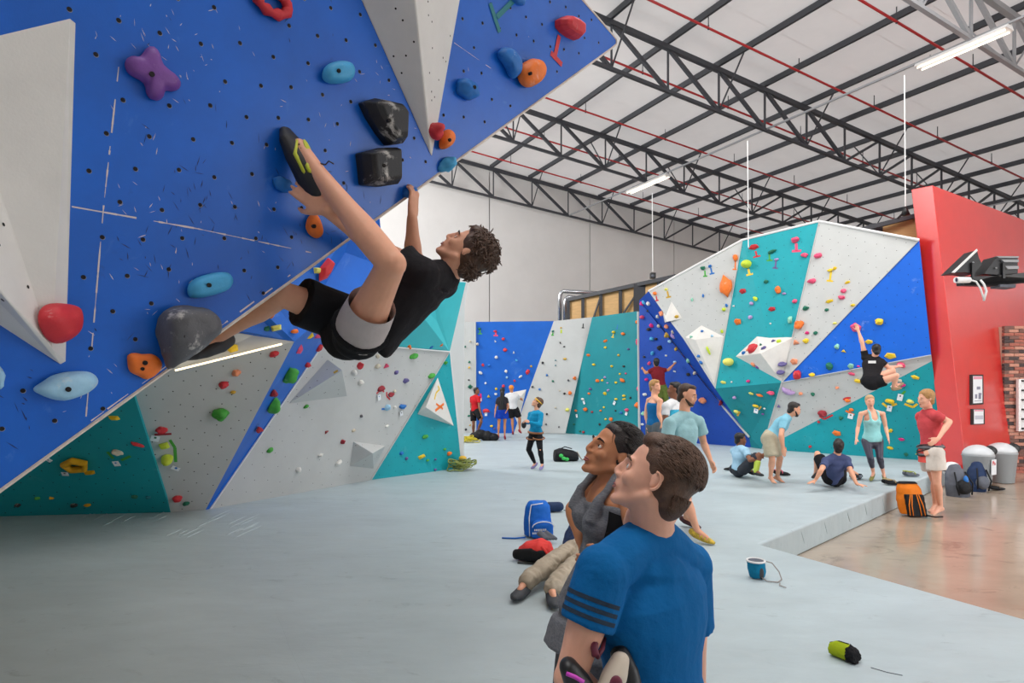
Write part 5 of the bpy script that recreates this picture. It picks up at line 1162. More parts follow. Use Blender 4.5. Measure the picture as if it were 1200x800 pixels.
# the left leg of the shorts has ridden up and shows a pale lining
lm_ = MB(); a, b_ = cl.j['hl'], cl.j['kl']; d_ = (b_ - a).normalized(); x_ = d_.orthogonal().normalized(); y_ = d_.cross(x_)
lm_.loft([(a + d_ * .0, x_ * .108, y_ * .108), (a + d_ * .10, x_ * .108, y_ * .108), (a + d_ * .20, x_ * .098, y_ * .098)], 24, False)
lo = lm_.build('shorts_lining', cloth_mat('pale_lining', (190, 180, 178)), cl.root, smooth=True, label='pale grey shorts lining')
cl.head.details(sk_fair, cl.root, browc=(50, 34, 26))
cl.head.hair(cl.root, mat('hair_curly', (84, 60, 46), .5, .35, 50), .006, 'curly', 5, 1300, .017, .034, .0036, .005)
for q in 'l':
    s1 = MB(); shoe(s1, cl.j['a' + q] + V((.014, -.005, 0)), cl.j['t' + q], cl.j['fu' + q], 1.28, .042); so = remesh(s1, 'climbing_shoe', mat('shoe_black', (30, 30, 34), .6, .1, 30), cl.root, .0045, 2)
    a, t2_ = cl.j['al'], cl.j['tl']; d_ = (t2_ - a).normalized(); u_ = V(cl.j['ful']); u_ = (u_ - d_ * u_.dot(d_)).normalized(); sd = d_.cross(u_)
    ym = mat('shoe_lime', (190, 195, 50), .5); L_ = (t2_ - a).length; yb = MB()
    for sg in (-1, 1):
        yb.tube([a - u_ * .02 - d_ * .05 + sd * sg * .02, a - u_ * .025 + sd * sg * .036, a + d_ * L_ * .35 - u_ * .03 + sd * sg * .043, a + d_ * L_ * .62 - u_ * .012 + sd * sg * .022], [.012, .011, .009, .004], 8)
    yb.tube([a - u_ * .004 + (sd * math.cos(t) + d_ * math.sin(t) * .8) * .037 for t in [2 * math.pi * i / 16 for i in range(16)]], .008, 6, closed=True)
    yb.ell(a + d_ * L_ * .36 + u_ * .005, sd * .018, d_ * .055, u_ * .008); yb.build('shoe_trim', ym, so, smooth=True)
    lc = MB()
    for i in range(5):
        c_ = a + d_ * (L_ * (.18 + .085 * i)) + u_ * (.008 - .003 * i); lc.tube([c_ - sd * .026 - u_ * .008, c_ + u_ * .007, c_ + sd * .026 - u_ * .008], .0035, 6)
    lc.tube([a + d_ * .02 + u_ * .02, a + u_ * .05 - d_ * .005, a + u_ * .07 + d_ * .0, a + u_ * .085 - d_ * .02], .003, 6); lc.build('laces', black_plastic, so, smooth=True)
cl.shoes(mat('shoe_dark', (46, 46, 50), .6), 1.0, 'r')
# ---------------------------------------------------------------- man in the blue tee (foreground)
j = PJ(head=(767, 557, 1.74), hf=(-.84, .30, .40), hu=(.42, .0, .90), neck=(767, 614, 1.79), sl=(706, 668, 1.64), el=(668, 792, 1.58), wl=(722, 838, 1.72), sr=(806, 662, 1.90), er=(812, 800, 1.98), wr=(716, 802, 1.80),
       hl=(738, 872, 1.66), hr=(800, 858, 1.86), fdr=(-.05, -.35, .8), pnr=(.9, .1, 0), tsr=(0, -.5, .8))
for q, (x_, y_) in dict(l=(.33, 1.62), r=(.52, 1.88)).items():
    j['k' + q] = V((x_ - .06, y_ + .06, .78)); j['a' + q] = V((x_, y_, .435)); j['t' + q] = V((x_ - .17, y_ + .14, .395))
mn = Fig('person in bright blue tee with arms folded, seen from behind in the foreground', j, 1.0, .0055, skin=sk_pink, bulk=1.08, base=V((.42, 1.75, MAT)), hk=.96)
mn.body(hands=((.4, None), (.9, None)), extra=lambda mb: mb.cap(P(757, 612, 1.80), .068, P(774, 585, 1.80), .066, 16))
mt = mn.top(cloth_mat('blue_tee', (6, 98, 160), .05, .4, 40), sleeve=.50, t0=-.05, inf=.016, name='tee_shirt', wr=(.005, 7), widen=.008, sl_inf=.018, flare=.008)
cf_ = MB()
nk = mn.spine(.0, .2, 1.02)[-1]; 
# three dark bands around the sleeve
a, b_ = mn.j['sl'], mn.j['el']; d_ = (b_ - a).normalized(); x_ = d_.orthogonal().normalized(); y_ = d_.cross(x_)
sb = BVHTree.FromPolygons([v.co.copy() for v in mt.data.vertices], [tuple(p.vertices) for p in mt.data.polygons]); off = mt.location + mn.root.location
for i in range(3):
    c_ = a + d_ * (.070 + .022 * i); band = MB(); vs = []; N = 40
    for w_ in (-.0055, .0055):
        for q_ in range(N):
            t = 2 * math.pi * q_ / N; dr = x_ * math.cos(t) + y_ * math.sin(t); o_ = c_ + d_ * w_ + dr * .2
            h_ = sb.ray_cast(o_ - off, -dr); vs.append((h_[0] + off + dr * .0016) if h_[0] is not None and (h_[0] + off - c_).length < .11 else None)
    fs = []; good = [(v if v is not None else c_) for v in vs]
    for q_ in range(N):
        r_ = (q_ + 1) % N
        if all(vs[z_] is not None for z_ in (q_, r_, N + q_, N + r_)):
            mid = (vs[q_] + vs[r_]) / 2 - c_
            if mid.dot(V((-.75, -.6, .1))) > -.015: fs.append((q_, r_, N + r_, N + q_))
    band.add(good, fs); band.build('sleeve_stripe', cloth_mat('stripe_grey', (44, 58, 74)), mt, smooth=True)
mn.bottoms(cloth_mat('navy_shorts', (40, 44, 58)), leg=.9, top=.12, inf=.014)
mn.shoes(black_plastic)
mn.head.details(sk_pink, mn.root, iris=(70, 90, 110), browc=(92, 66, 48))
mn.head.hair(mn.root, hr_mid, .005, 'short', 11, 2600, .012, .024, .0021, .0008)
for q in (-1, 1):     # rim of the ears
    MB().tube([mn.head.p(q * .088, -.004 - .020 * math.sin(t), -.006 - .026 * math.cos(t)) for i, t in enumerate([.1 + math.pi * i / 10 for i in range(11)])], .0042, 8).build('ear_rim', sk_pink, mn.root, smooth=True)
# shoes he holds under his arm
hs = empty('climbing_shoes', P(693, 790, 1.6), 'pair of black, cream and purple climbing shoes tucked under the blue-tee man\'s arm', 'shoes')
m1 = MB(); shoe(m1, P(728, 798, 1.52), P(712, 852, 1.48), (.4, -.9, .1), .85, .040); remesh(m1, 'shoe', mat('shoe_cream', (214, 200, 182), .6), hs, .005, 2)
m2 = MB(); m2.ell(P(722, 802, 1.452), (.016, 0, 0), (0, .008, 0), (0, 0, .022)).build('toe_patch', mat('shoe_plum', (110, 40, 62), .5), hs, smooth=True)
m2 = MB(); shoe(m2, P(742, 792, 1.56), P(758, 842, 1.52), (.4, -.9, .1), 1.0, .036); remesh(m2, 'shoe', black_plastic, hs, .005, 2)
m2 = MB(); shoe(m2, P(680, 812, 1.50), P(702, 852, 1.50), (-.3, -.9, .5), 1.0, .036); remesh(m2, 'shoe', black_plastic, hs, .005, 2)
MB().tube([P(700, 745, 1.62), P(696, 756, 1.56), P(698, 768, 1.54)], .010, 8).tube([P(708, 748, 1.62), P(706, 760, 1.58), P(700, 770, 1.55)], .006, 8).build('pull_loop', mat('shoe_plum', (110, 40, 62)), hs, smooth=True)
MB().tube([P(664, 789, 1.44), P(674, 793, 1.43), P(684, 799, 1.43)], .005, 8).build('trim', mat('shoe_magenta', (205, 70, 190), .5), hs, smooth=True)
# ---------------------------------------------------------------- woman in grey
j = PJ(head=(717, 527, 2.36), hf=(-.84, -.30, .44), hu=(.42, .05, .90), neck=(718, 560, 2.37), sl=(738, 581, 2.23), el=(748, 634, 2.14), wl=(722, 652, 2.12), sr=(702, 558, 2.50), er=(672, 594, 2.54), wr=(681, 632, 2.44),
       hl=(702, 722, 2.20), hr=(682, 704, 2.38), fdl=(-.9, .1, -.15), pnl=(-.2, .9, 0), tsl=(0, -.3, .9), fdr=(.15, -.1, -.9), pnr=(.7, -.2, 0), tsr=(.3, -.8, 0))
for q, (x_, y_) in dict(l=(.33, 2.18), r=(.24, 2.40)).items():
    j['k' + q] = V((x_ - .04, y_, .80)); j['a' + q] = V((x_, y_ + .03, .435)); j['t' + q] = V((x_ - .20, y_, .395))
wm_ = Fig('person with dark hair in grey sleeveless top, hands on hips, beside the blue-tee man', j, .96, .006, True, skin=sk_tan, base=V((.30, 2.3, MAT)))
wm_.bendv = V((.035, 0, 0))
wm_.body(hands=((.5, None), (.5, None)))
gm = mat('cloth_heather_grey', (104, 106, 112), .9, .35, 90, .2, 60, stretch=(1, 1, 3))
tk = MB(); rings = wm_.spine(.009, -.28, .80, .0) if False else None
tk.loft(wm_.spine(.010, -.10, .83, .006), 26, True, False)
for q in (-1, 1): tk.ell(wm_.pel.lerp(wm_.shc, .70) + wm_.sx * .058 * q + wm_.cf * .066, wm_.sx * .062, wm_.cf * .056, wm_.up * .060)
lowr = wm_.spine(.010, -.10, .1, .006)[0]
tk.loft([(lowr[0], lowr[1] * 1.25, lowr[2] * 1.25), (lowr[0] - wm_.up * .10, lowr[1] * 1.35, lowr[2] * 1.35)], 26, True, False)
for q, s_ in (('sl', 1), ('sr', -1)):
    sh = wm_.j[q]; mid = wm_.shc.lerp(wm_.j['neck'], .12).lerp(sh, .55) + wm_.up * .052
    tk.tube([wm_.pel.lerp(wm_.shc, .72) + wm_.sx * s_ * .085 + wm_.cf * .105, wm_.pel.lerp(wm_.shc, .90) + wm_.sx * s_ * .088 + wm_.cf * .094, mid + wm_.cf * .035, mid - wm_.cf * .04, wm_.pel.lerp(wm_.shc, .85) + wm_.sx * s_ * .05 - wm_.cf * .105, wm_.pel.lerp(wm_.shc, .65) - wm_.cf * .10 + wm_.sx * s_ * .03], [.026, .018, .015, .015, .020, .03], 10)
tko = remesh(tk, 'tank_top', gm, wm_.root, .006, 3); wrinkle(tko, .006, 9, (1, 1, 1.4))
sp = MB(); bv = BVHTree.FromPolygons([v.co.copy() for v in tko.data.vertices], [tuple(p.vertices) for p in tko.data.polygons]); off = tko.location + wm_.root.location
ps = []
for i in range(13):
    t = .0 + i / 12 * .86; c_ = wm_.pel.lerp(wm_.shc, t); row = []
    for a_ in range(7):
        an = math.radians(-22 + a_ * 9 + 6 * math.sin(i * .45)); dr = (wm_.sx * math.cos(an) + wm_.cf * math.sin(an)).normalized(); h_ = bv.ray_cast(c_ + dr * .4 - off, -dr); row.append(h_[0] + off + dr * .003 if h_[0] is not None else c_)
    ps.append(row)
sp.add([p for r in ps for p in r], [(i * 7 + a_, i * 7 + a_ + 1, (i + 1) * 7 + a_ + 1, (i + 1) * 7 + a_) for i in range(12) for a_ in range(6)])
sp.build('side_panel', cloth_mat('black_panel', (26, 26, 28)), tko, smooth=True, label='black side panel')
wm_.bottoms(mat('cloth_dark_heather', (92, 92, 98), .9, .3, 90, .2, 60), leg=1.8, top=.10, inf=.006, name='leggings', flare=0, tight=True, wr=None)
wm_.shoes(black_plastic)
wm_.head.details(sk_tan, wm_.root, iris=(40, 24, 16), browc=(30, 20, 16), lip=(170, 92, 84))
wh = wm_.head.hair(wm_.root, hr_dark, .006, 'swept', 3, 1400, .013, .060, .0018, .0)
bn_ = MB(); wm_.head.e(bn_, 0, -.095, -.05, .05, .05, .06); wm_.head.cp(bn_, (0, -.09, .0), .06, (0, -.11, -.11), .03, 14); remesh(bn_, 'hair_bun', hr_dark, wm_.root, .006, 2)
# ---------------------------------------------------------------- walking man
shoeblk = mat('shoe_black', (30, 30, 34))
def simple_head(fig, hm, style='short', lift=.010, strands=0, brow=(60, 42, 30), **k):
    fig.head.details(fig.skin, fig.root, browc=brow, lips=fig.vx < .016); fig.head.hair(fig.root, hm, max(.008, fig.vx * .7), style, 4, strands, lift, **k)
j = PJ(head=(806, 469, 6.9), hf=(.78, -.55, -.22), hu=(.1, 0, 1), neck=(802, 489, 6.92), sr=(785, 503, 6.76), er=(779, 533, 6.70), wr=(783, 560, 6.62), sl=(818, 500, 7.06), el=(825, 526, 7.12), wl=(833, 546, 7.0),
       hr=(795, 552, 6.82), hl=(808, 551, 6.98), kr=(804, 592, 6.68), ar=(817, 628, 6.66), tr=(839, 638, 6.55), kl=(805, 586, 7.15), al=(804, 612, 7.42), tl=(822, 620, 7.3))
f = Fig('bearded person walking in pale green tee and one yellow shoe, behind the foreground pair', j, 1.0, .010, skin=sk_fair, base=G(815, 632))
f.body(hands=((.8, None), (.4, None))); f.top(cloth_mat('pale_green_tee', (150, 190, 196), .05), .55, -.02, inf=.018, wr=(.010, 5), name='tee_shirt', widen=.01, sl_inf=.02)
f.bottoms(cloth_mat('grey_shorts', (90, 98, 104)), .8, .1, inf=.014); simple_head(f, hr_brown, 'short', .004)
bd_ = MB(); f.head.e(bd_, 0, .060, -.095, .036, .036, .026); [f.head.cp(bd_, (q * .060, .01, -.05), .012, (q * .028, .062, -.095), .022) for q in (-1, 1)]; remesh(bd_, 'beard', hr_brown, f.root, .007, 2)
f.shoes(mat('shoe_yellow', (190, 160, 50), .5, .6, 25), 1.1, which='r', acc=mat('shoe_pink', (214, 130, 140))); f.shoes(mat('shoe_maroon', (70, 30, 38)), which='l')
# ---------------------------------------------------------------- lying person (legs show)
a1, a2 = G(616, 697), G(646, 704); up_ = V((0, 0, .06))
hipA, hipB = G(676, 664), G(690, 672)
j = dict(hl=hipA + up_ * 1.6, hr=hipB + up_ * 1.6, kl=G(655, 676) + V((0, 0, .12)), kr=G(668, 686) + V((0, 0, .08)), al=a1 + up_ * .9, ar=a2 + up_ * .9, tl=a1 + V((-.10, -.20, .05)), tr=a2 + V((.02, -.24, .05)))
hd_ = G(785, 664); sh_ = G(748, 662)
j.update(head=hd_ + V((0, 0, .16)), hf=V((0, -.3, .9)), hu=V((1, .2, 0)), neck=G(765, 663) + V((0, 0, .12)), sl=sh_ + V((.02, .16, .12)), sr=sh_ + V((0, -.16, .12)), el=sh_ + V((-.15, .28, .06)), er=sh_ + V((-.15, -.24, .06)), wl=sh_ + V((-.35, .28, .06)), wr=sh_ + V((-.33, -.22, .06)))
f = Fig('person lying on the mat in khaki trousers and grey shoes', j, .98, .011, skin=sk_fair, chest_f=(0, 0, 1), base=G(680, 668))
f.body(); f.top(cloth_mat('dark_tee', (50, 52, 60)), .5, .0, inf=.014); f.bottoms(mat('cloth_khaki', (170, 158, 140), .9, .1, 20, .6, 14), 1.97, .1, inf=.024, name='trousers', flare=.012, wr=(.016, 11))
f.head.hair(f.root, hr_brown, .01); 
for q in 'lr': f.j['fu' + q] = V((0, 0, 1))
f.shoes(mat('shoe_charcoal', (62, 66, 72), .7), 1.35)
for q in 'lr':
    a, t = f.j['a' + q], f.j['t' + q]; MB().tube([a + V((math.cos(z_) * .045, math.sin(z_) * .045, -.012 + .01 * math.sin(z_))) for z_ in [2 * math.pi * i / 12 for i in range(12)]], .010, 6, closed=True).build('ankle_strap', mat('strap_teal', (60, 150, 180)), f.root, smooth=True)
# ---------------------------------------------------------------- mid and far people
def stand(lab, head, neck, s2, e2, w2, h2, k2, a2, t2, hf, k=1.0, vox=.016, female=False, skin=sk_fair, hu=(0, 0, 1), bulk=1.0, base=None, **kw):
    """pairs are (left, right)"""
    d = dict(head=head, neck=neck, hf=hf, hu=hu, sl=s2[0], sr=s2[1], el=e2[0], er=e2[1], wl=w2[0], wr=w2[1], hl=h2[0], hr=h2[1], kl=k2[0], kr=k2[1], al=a2[0], ar=a2[1], tl=t2[0], tr=t2[1]); d.update(kw)
    cf = d.pop('cf', None); return Fig(lab, PJ(**d), k, vox, female, bulk, skin, chest_f=cf, base=base)
# belaying woman in blue
f = stand('person in blue long-sleeve top and harness looking up near the black duffel', (629.5, 474, 12.2), (629.5, 484, 12.2), ((622, 488, 12.35), (634, 488, 12.05)), ((619, 497, 12.3), (633, 500, 11.95)), ((615, 497, 12.1), (621, 497, 11.9)),
    ((624.5, 511, 12.3), (631, 511, 12.15)), ((619.5, 529, 12.2), (633, 529, 12.0)), ((627, 545, 12.4), (635.5, 546, 12.1)), ((622, 549, 12.3), (633, 550, 11.9)), (-.85, 0, .5), .90, .014, True, hu=(.45, 0, .9), base=G(630, 549))
f.body(); f.top(cloth_mat('bright_blue_top', (20, 140, 185)), 1.95, .05, inf=.014, name='long_sleeve_top', wr=(.01, 5)); f.bottoms(cloth_mat('black_leggings', (28, 28, 32)), 1.9, .2, inf=.008, name='leggings', tight=True, flare=0)
simple_head(f, hr_mid, 'short', .014); f.shoes(mat('shoe_violet', (130, 120, 170)))
MB().tube([f.head.p(.084 * math.cos(t), -.015 + .100 * math.sin(t), .045 + .02 * math.sin(t)) for t in [2 * math.pi * i / 16 for i in range(16)]], .014, 8, closed=True).build('headband', mat('band_yellow', (230, 180, 50)), f.root, smooth=True)
hb_ = MB(); r_ = f.spine(.024, .10, .12)[0]; hb_.tube([r_[0] + r_[1] * math.cos(t) + r_[2] * math.sin(t) for t in [2 * math.pi * i / 18 for i in range(18)]], .022, 6, closed=True)
for q in 'lr': c_ = f.j['h' + q].lerp(f.j['k' + q], .25); hb_.tube([c_ + V((.11 * math.cos(t), .11 * math.sin(t), .02 * math.sin(t))) for t in [2 * math.pi * i / 14 for i in range(14)]], .014, 6, closed=True)
hb_.build('harness', mat('harness_brown', (150, 96, 60)), f.root, smooth=True)
MB().ell(f.j['wl'] + V((-.02, -.03, -.05)), (.05, 0, 0), (0, .04, 0), (0, 0, .07)).build('belay_glove', black_plastic, f.root, smooth=True)
# far trio
f = stand('person in red tee and black shorts standing at the far wall, left of the trio', (558.8, 458, 18.9), (557.5, 463.5, 18.9), ((553, 466.5, 19.1), (561, 466.5, 18.75)), ((552, 476, 19.1), (561.5, 477, 18.6)), ((554, 483, 18.9), (564, 486, 18.5)),
    ((554.5, 482, 19), (560, 482, 18.8)), ((555, 497, 18.9), (564, 494, 18.6)), ((554.5, 510.5, 19), (558, 510.5, 18.9)), ((557, 512, 18.8), (561, 512, 18.7)), (.85, -.3, .15), .88, .022, skin=sk_brown, base=G(556, 513))
f.body(); f.top(cloth_mat('red_tee', (190, 30, 40)), .55, .0, inf=.02); f.bottoms(cloth_mat('black_shorts', (26, 26, 30)), .75, .2, inf=.02); simple_head(f, hr_black); f.shoes(shoeblk)
f = stand('person with long black hair and blue shorts, back turned, at the far wall', (588.7, 461.5, 18.3), (588.5, 467, 18.3), ((583.5, 471, 18.3), (593.5, 471, 18.3)), ((581, 481, 18.3), (596, 480, 18.2)), ((580, 488.5, 18.2), (594, 484, 18.1)),
    ((585.5, 487, 18.3), (592, 487, 18.3)), ((584.5, 500, 18.3), (591.5, 500, 18.3)), ((584, 513, 18.3), (591.5, 513, 18.3)), ((583, 516, 18.6), (592, 516, 18.6)), (0, 1, 0), .88, .020, True, sk_tan, base=G(588, 516), cf=(0, 1, 0))
f.body(); f.top(cloth_mat('dark_grey_tee', (50, 48, 54)), .55, .1, inf=.014); f.bottoms(cloth_mat('royal_blue_shorts', (16, 60, 170)), .5, .25, inf=.03, flare=.04); simple_head(f, hr_black, 'short', .016); f.shoes(mat('shoe_red', (170, 40, 50)))
ph = MB(); ph.cap(P(588.7, 463, 18.15), .07, P(588, 482, 18.12), .045, 12); remesh(ph, 'long_hair', hr_black, f.root, .02, 2)
f = stand('person in white tee, orange cap and black shorts facing the far wall', (599.3, 456, 20.1), (599.8, 461, 20.1), ((594, 465, 20.1), (606, 465, 20.1)), ((592, 473, 20.2), (611, 468.5, 20.2)), ((594, 478, 20.3), (612.5, 470, 20.4)),
    ((597.5, 480, 20.1), (604.5, 480, 20.1)), ((600.5, 493, 20.1), (609, 492, 20.1)), ((601, 506, 20.15), (609, 504.5, 20.2)), ((601, 508, 20.4), (611.5, 507, 20.3)), (.1, 1, .1), .92, .022, skin=sk_tan, base=G(602, 508), cf=(0, 1, 0))
f.body(); f.top(cloth_mat('white_tee', (215, 216, 218)), .6, .0, inf=.025); f.bottoms(cloth_mat('black_shorts', (26, 26, 30)), .8, .2, inf=.02); f.shoes(mat('shoe_red', (170, 40, 50)))
f.head.details(sk_tan, f.root, lips=False); cp_ = MB(); f.head.e(cp_, 0, -.015, .045, .092, .112, .085); remesh(cp_, 'cap', mat('cap_orange', (245, 140, 40)), f.root, .015, 1)
# climber on the deep blue wall
f = stand('person in dark red tee climbing the deep blue wall, arms spread wide', (768.8, 424.5, 17.0), (769.5, 430, 17.0), ((764, 434, 17.0), (776, 433.5, 17.0)), ((757, 437, 17.05), (783, 433.5, 17.1)), ((753, 431.5, 17.6), (790, 426.5, 17.4)),
    ((771, 456, 16.95), (778, 456, 16.95)), ((771, 474, 16.75), (781, 473, 16.8)), ((775, 490, 17.1), (781, 489, 17.1)), ((774, 493, 17.4), (782, 492, 17.4)), (0, 1, .2), 1.0, .018, skin=sk_tan, base=P(774, 492, 17.1), cf=(0, 1, 0))
f.body(); f.top(cloth_mat('maroon_tee', (110, 26, 36)), .6, .05, inf=.018); f.bottoms(cloth_mat('olive_trousers', (84, 98, 44)), 1.8, .2, inf=.024, name='trousers'); simple_head(f, hr_black); f.shoes(shoeblk)
# blond man in a blue tank top
f = stand('blond person in blue tank top standing below the dark red climber', (768, 457, 10.9), (767, 468, 10.9), ((773.5, 474, 10.65), (760.5, 473, 11.1)), ((772, 489, 10.6), (757, 488, 11.1)), ((776, 500, 10.5), (759, 503, 11.0)),
    ((770.5, 504, 10.8), (763, 504, 11.0)), ((771, 531, 10.8), (763, 531, 11.0)), ((770, 558, 10.85), (762, 558, 11.05)), ((774, 564, 10.6), (766, 564, 10.8)), (.55, -.8, 0), .98, .014, skin=sk_fair, base=G(767, 562))
f.body(); f.top(cloth_mat('tank_blue', (20, 105, 165)), 0, .0, .93, inf=.012, name='tank_top'); f.bottoms(cloth_mat('grey_shorts', (90, 98, 104)), .8, .1); simple_head(f, hr_blond, 'short', .014, brow=(150, 110, 70)); f.shoes(shoeblk)
# dark haired man in white-sleeved blue tee
f = stand('person with black hair in white-sleeved blue tee, behind the walking bearded man', (790, 461, 9.9), (789, 474, 9.9), ((781, 481, 9.75), (797, 480, 10.1)), ((779, 500, 9.7), (801, 500, 10.1)), ((780, 516, 9.6), (802, 516, 10.0)),
    ((784, 515, 9.8), (794, 515, 10)), ((784, 545, 9.8), (794, 545, 10)), ((785, 571, 9.85), (794, 570, 10)), ((778, 575, 9.7), (788, 575, 9.9)), (-.85, .2, 0), 1.0, .014, skin=sk_brown, base=G(789, 574))
f.body(); f.top(cloth_mat('aqua_tee', (60, 170, 205)), 0, .0, .98, inf=.018, name='tee_shirt'); f.top(cloth_mat('white_tee', (215, 216, 218)), .55, .86, .97, inf=.022, name='sleeves'); f.bottoms(cloth_mat('grey_shorts', (90, 98, 104)), .8, .1); simple_head(f, hr_black, lift=.006); f.shoes(shoeblk)
# bending man
f = stand('bearded person in pale blue tee and khaki shorts bending forward', (931, 484, 10.35), (924, 492, 10.4), ((919.5, 497, 10.6), (918.5, 498, 10.2)), ((916, 513, 10.6), (915, 515, 10.05)), ((918, 527, 10.5), (917.5, 529, 10.05)),
    ((903, 517, 10.55), (901.5, 518, 10.25)), ((914, 541, 10.55), (905, 543, 10.15)), ((911, 562, 10.7), (903, 562, 10.3)), ((921, 567, 10.6), (909, 568, 10.1)), (.88, -.15, -.25), .95, .014, skin=sk_fair, hu=(.3, 0, .95), base=G(909, 567))
f.body(feet='bare'); f.top(cloth_mat('pale_blue_tee', (130, 190, 212)), .6, .0, inf=.02, name='tee_shirt', wr=(.01, 5)); f.bottoms(cloth_mat('khaki_shorts', (180, 172, 150)), .85, .2, inf=.03, flare=.03); simple_head(f, hr_dark, lift=.008)
bd_ = MB(); f.head.e(bd_, 0, .060, -.095, .040, .036, .030); [f.head.cp(bd_, (q * .062, .01, -.04), .014, (q * .028, .062, -.095), .024) for q in (-1, 1)]; remesh(bd_, 'beard', hr_dark, f.root, .009, 2)
# seated man, pale blue
f = stand('person seated in pale blue tee with lime socks, left of the bending bearded man', (868, 517.5, 11.2), (866.5, 526, 11.2), ((860.5, 531, 11.4), (874, 531, 11.0)), ((863, 542, 11.3), (879, 542, 10.8)), ((878, 540, 11.1), (889, 538, 10.8)),
    ((861, 552, 11.4), (871, 553, 11.05)), ((884, 537, 11.2), (889, 536, 10.8)), ((879, 553, 11.2), (886, 554.5, 10.75)), ((886, 556, 11.1), (895, 557, 10.6)), (.9, -.15, -.1), .94, .014, skin=sk_brown, base=G(870, 557))
f.body(); f.top(cloth_mat('powder_tee', (160, 200, 225)), .6, .0, inf=.022, name='tee_shirt'); f.bottoms(cloth_mat('dark_knee_shorts', (54, 58, 66)), .95, .2, inf=.016); simple_head(f, hr_black); f.shoes(shoeblk)
for q in 'lr': a, b_ = f.j['k' + q], f.j['a' + q]; sm_ = MB(); sm_.cap(a.lerp(b_, .45), .056, b_, .044, 12); sm_.build('sock', mat('sock_lime', (190, 214, 80)), f.root, smooth=True)
# seated man, navy, seen from behind
f = stand('person in navy tee sitting back on straight arms, seen from behind', (982.5, 528, 9.9), (980, 538, 9.95), ((968, 546, 9.9), (992, 545, 10.0)), ((962, 557, 9.7), (998, 560, 9.75)), ((955, 569, 9.75), (1004, 573, 9.6)),
    ((972, 566, 10.15), (984, 566, 10.25)), ((958, 537, 10.6), (985, 550, 10.8)), ((956, 559, 10.8), (1003, 560, 10.9)), ((952, 562, 11), (1008, 560, 11.1)), (.35, .8, .35), .95, .014, skin=sk_fair, base=G(978, 572), cf=(.1, 1, .2),
    fdl=(-.8, -.3, -.15), pnl=(0, 0, -1), tsl=(.3, -.9, 0), fdr=(.8, -.3, -.1), pnr=(0, 0, -1), tsr=(-.3, -.9, 0))
f.body(); f.top(cloth_mat('navy_tee', (72, 82, 120)), .6, .0, inf=.022, name='tee_shirt', wr=(.01, 5)); f.bottoms(cloth_mat('black_shorts', (26, 26, 30)), .85, .2, inf=.02); simple_head(f, hr_dark); f.shoes(shoeblk)
# woman in an aqua tank top
f = stand('person with fair hair in aqua tank top and dark capri leggings', (1019.5, 471.5, 10.9), (1021, 481, 10.92), ((1034.5, 486, 10.9), (1009, 486, 10.9)), ((1038, 502, 10.9), (1005.5, 502, 10.9)), ((1041, 515, 10.75), (1003.5, 515, 10.8)),
    ((1029.5, 518, 10.9), (1015, 518, 10.9)), ((1031, 538, 10.75), (1020, 538, 10.75)), ((1035.5, 556, 10.95), (1023.5, 555, 10.95)), ((1038, 563, 10.7), (1020, 562, 10.7)), (-.25, -.9, -.12), .92, .013, True, sk_pink, base=G(1028, 561), cf=(0, -1, 0))
f.body()
tk = MB(); tk.loft(f.spine(.012, -.02, .76, .008), 24, True, False)
for q in (-1, 1): tk.ell(f.pel.lerp(f.shc, .70) + f.sx * .055 * q + f.cf * .074, f.sx * .060, f.cf * .054, f.up * .058); tk.tube([f.pel.lerp(f.shc, .74) + f.sx * .07 * q + f.cf * .10, f.shc + f.sx * .075 * q + f.cf * .06 + f.up * .03, f.shc + f.sx * .07 * q + f.up * .06, f.shc + f.sx * .06 * q - f.cf * .07, f.pel.lerp(f.shc, .7) + f.sx * .05 * q - f.cf * .09], .022, 8)
remesh(tk, 'tank_top', cloth_mat('aqua_tank', (150, 214, 216)), f.root, .012, 3)
f.bottoms(mat('cloth_shiny_leggings', (58, 58, 76), .4), 1.55, .16, inf=.008, name='leggings', tight=True, flare=0, wr=None); simple_head(f, mat('hair_fair', (190, 155, 115), .5, .2, 40), 'swept', .010, brow=(150, 115, 85)); f.shoes(mat('shoe_olive', (120, 120, 60)), .9)
# man in red tee with harness
ft = V((P(1099, 600, 9.55).x, 9.55, 0))
f = stand('person in faded red tee, harness and white shorts standing on the concrete', (1084.5, 470, 9.5), (1087, 484, 9.55), ((1079.5, 491, 9.8), (1097, 490, 9.35)), ((1084, 512, 9.75), (1112.5, 497, 9.3)), ((1084, 527, 9.5), (1099.5, 517, 9.15)),
    ((1086, 534, 9.7), (1096, 534, 9.4)), ((1096, 568, 9.7), (1098, 569, 9.4)), ((1096, 594, 9.85), (1102, 596, 9.5)), ((1088, 599, 9.75), (1089, 602, 9.4)), (-.97, -.1, -.1), 1.08, .013, skin=sk_pink, base=ft,
    fdr=(-.8, -.1, -.5), pnr=(-.2, .9, 0), tsr=(0, 0, 1), fdl=(-.3, -.6, -.5))
f.body(feet='bare'); f.top(cloth_mat('faded_red_tee', (205, 78, 84)), .55, .0, inf=.022, name='tee_shirt', wr=(.012, 5)); f.bottoms(cloth_mat('white_shorts', (222, 214, 206)), .55, .12, inf=.03, flare=.03)
simple_head(f, hr_blond, 'swept', .018, brow=(150, 110, 70))
hn = MB()
for t_i, r_ in ((.18, .03), (-.02, .022)):
    rr = f.spine(.034, t_i, t_i + .02)[0]; hn.tube([rr[0] + rr[1] * math.cos(t) + rr[2] * math.sin(t) for t in [2 * math.pi * i / 20 for i in range(20)]], r_, 8, closed=True)
ho = hn.build('harness', mat('harness_grey', (110, 112, 118), .6), f.root, smooth=True)
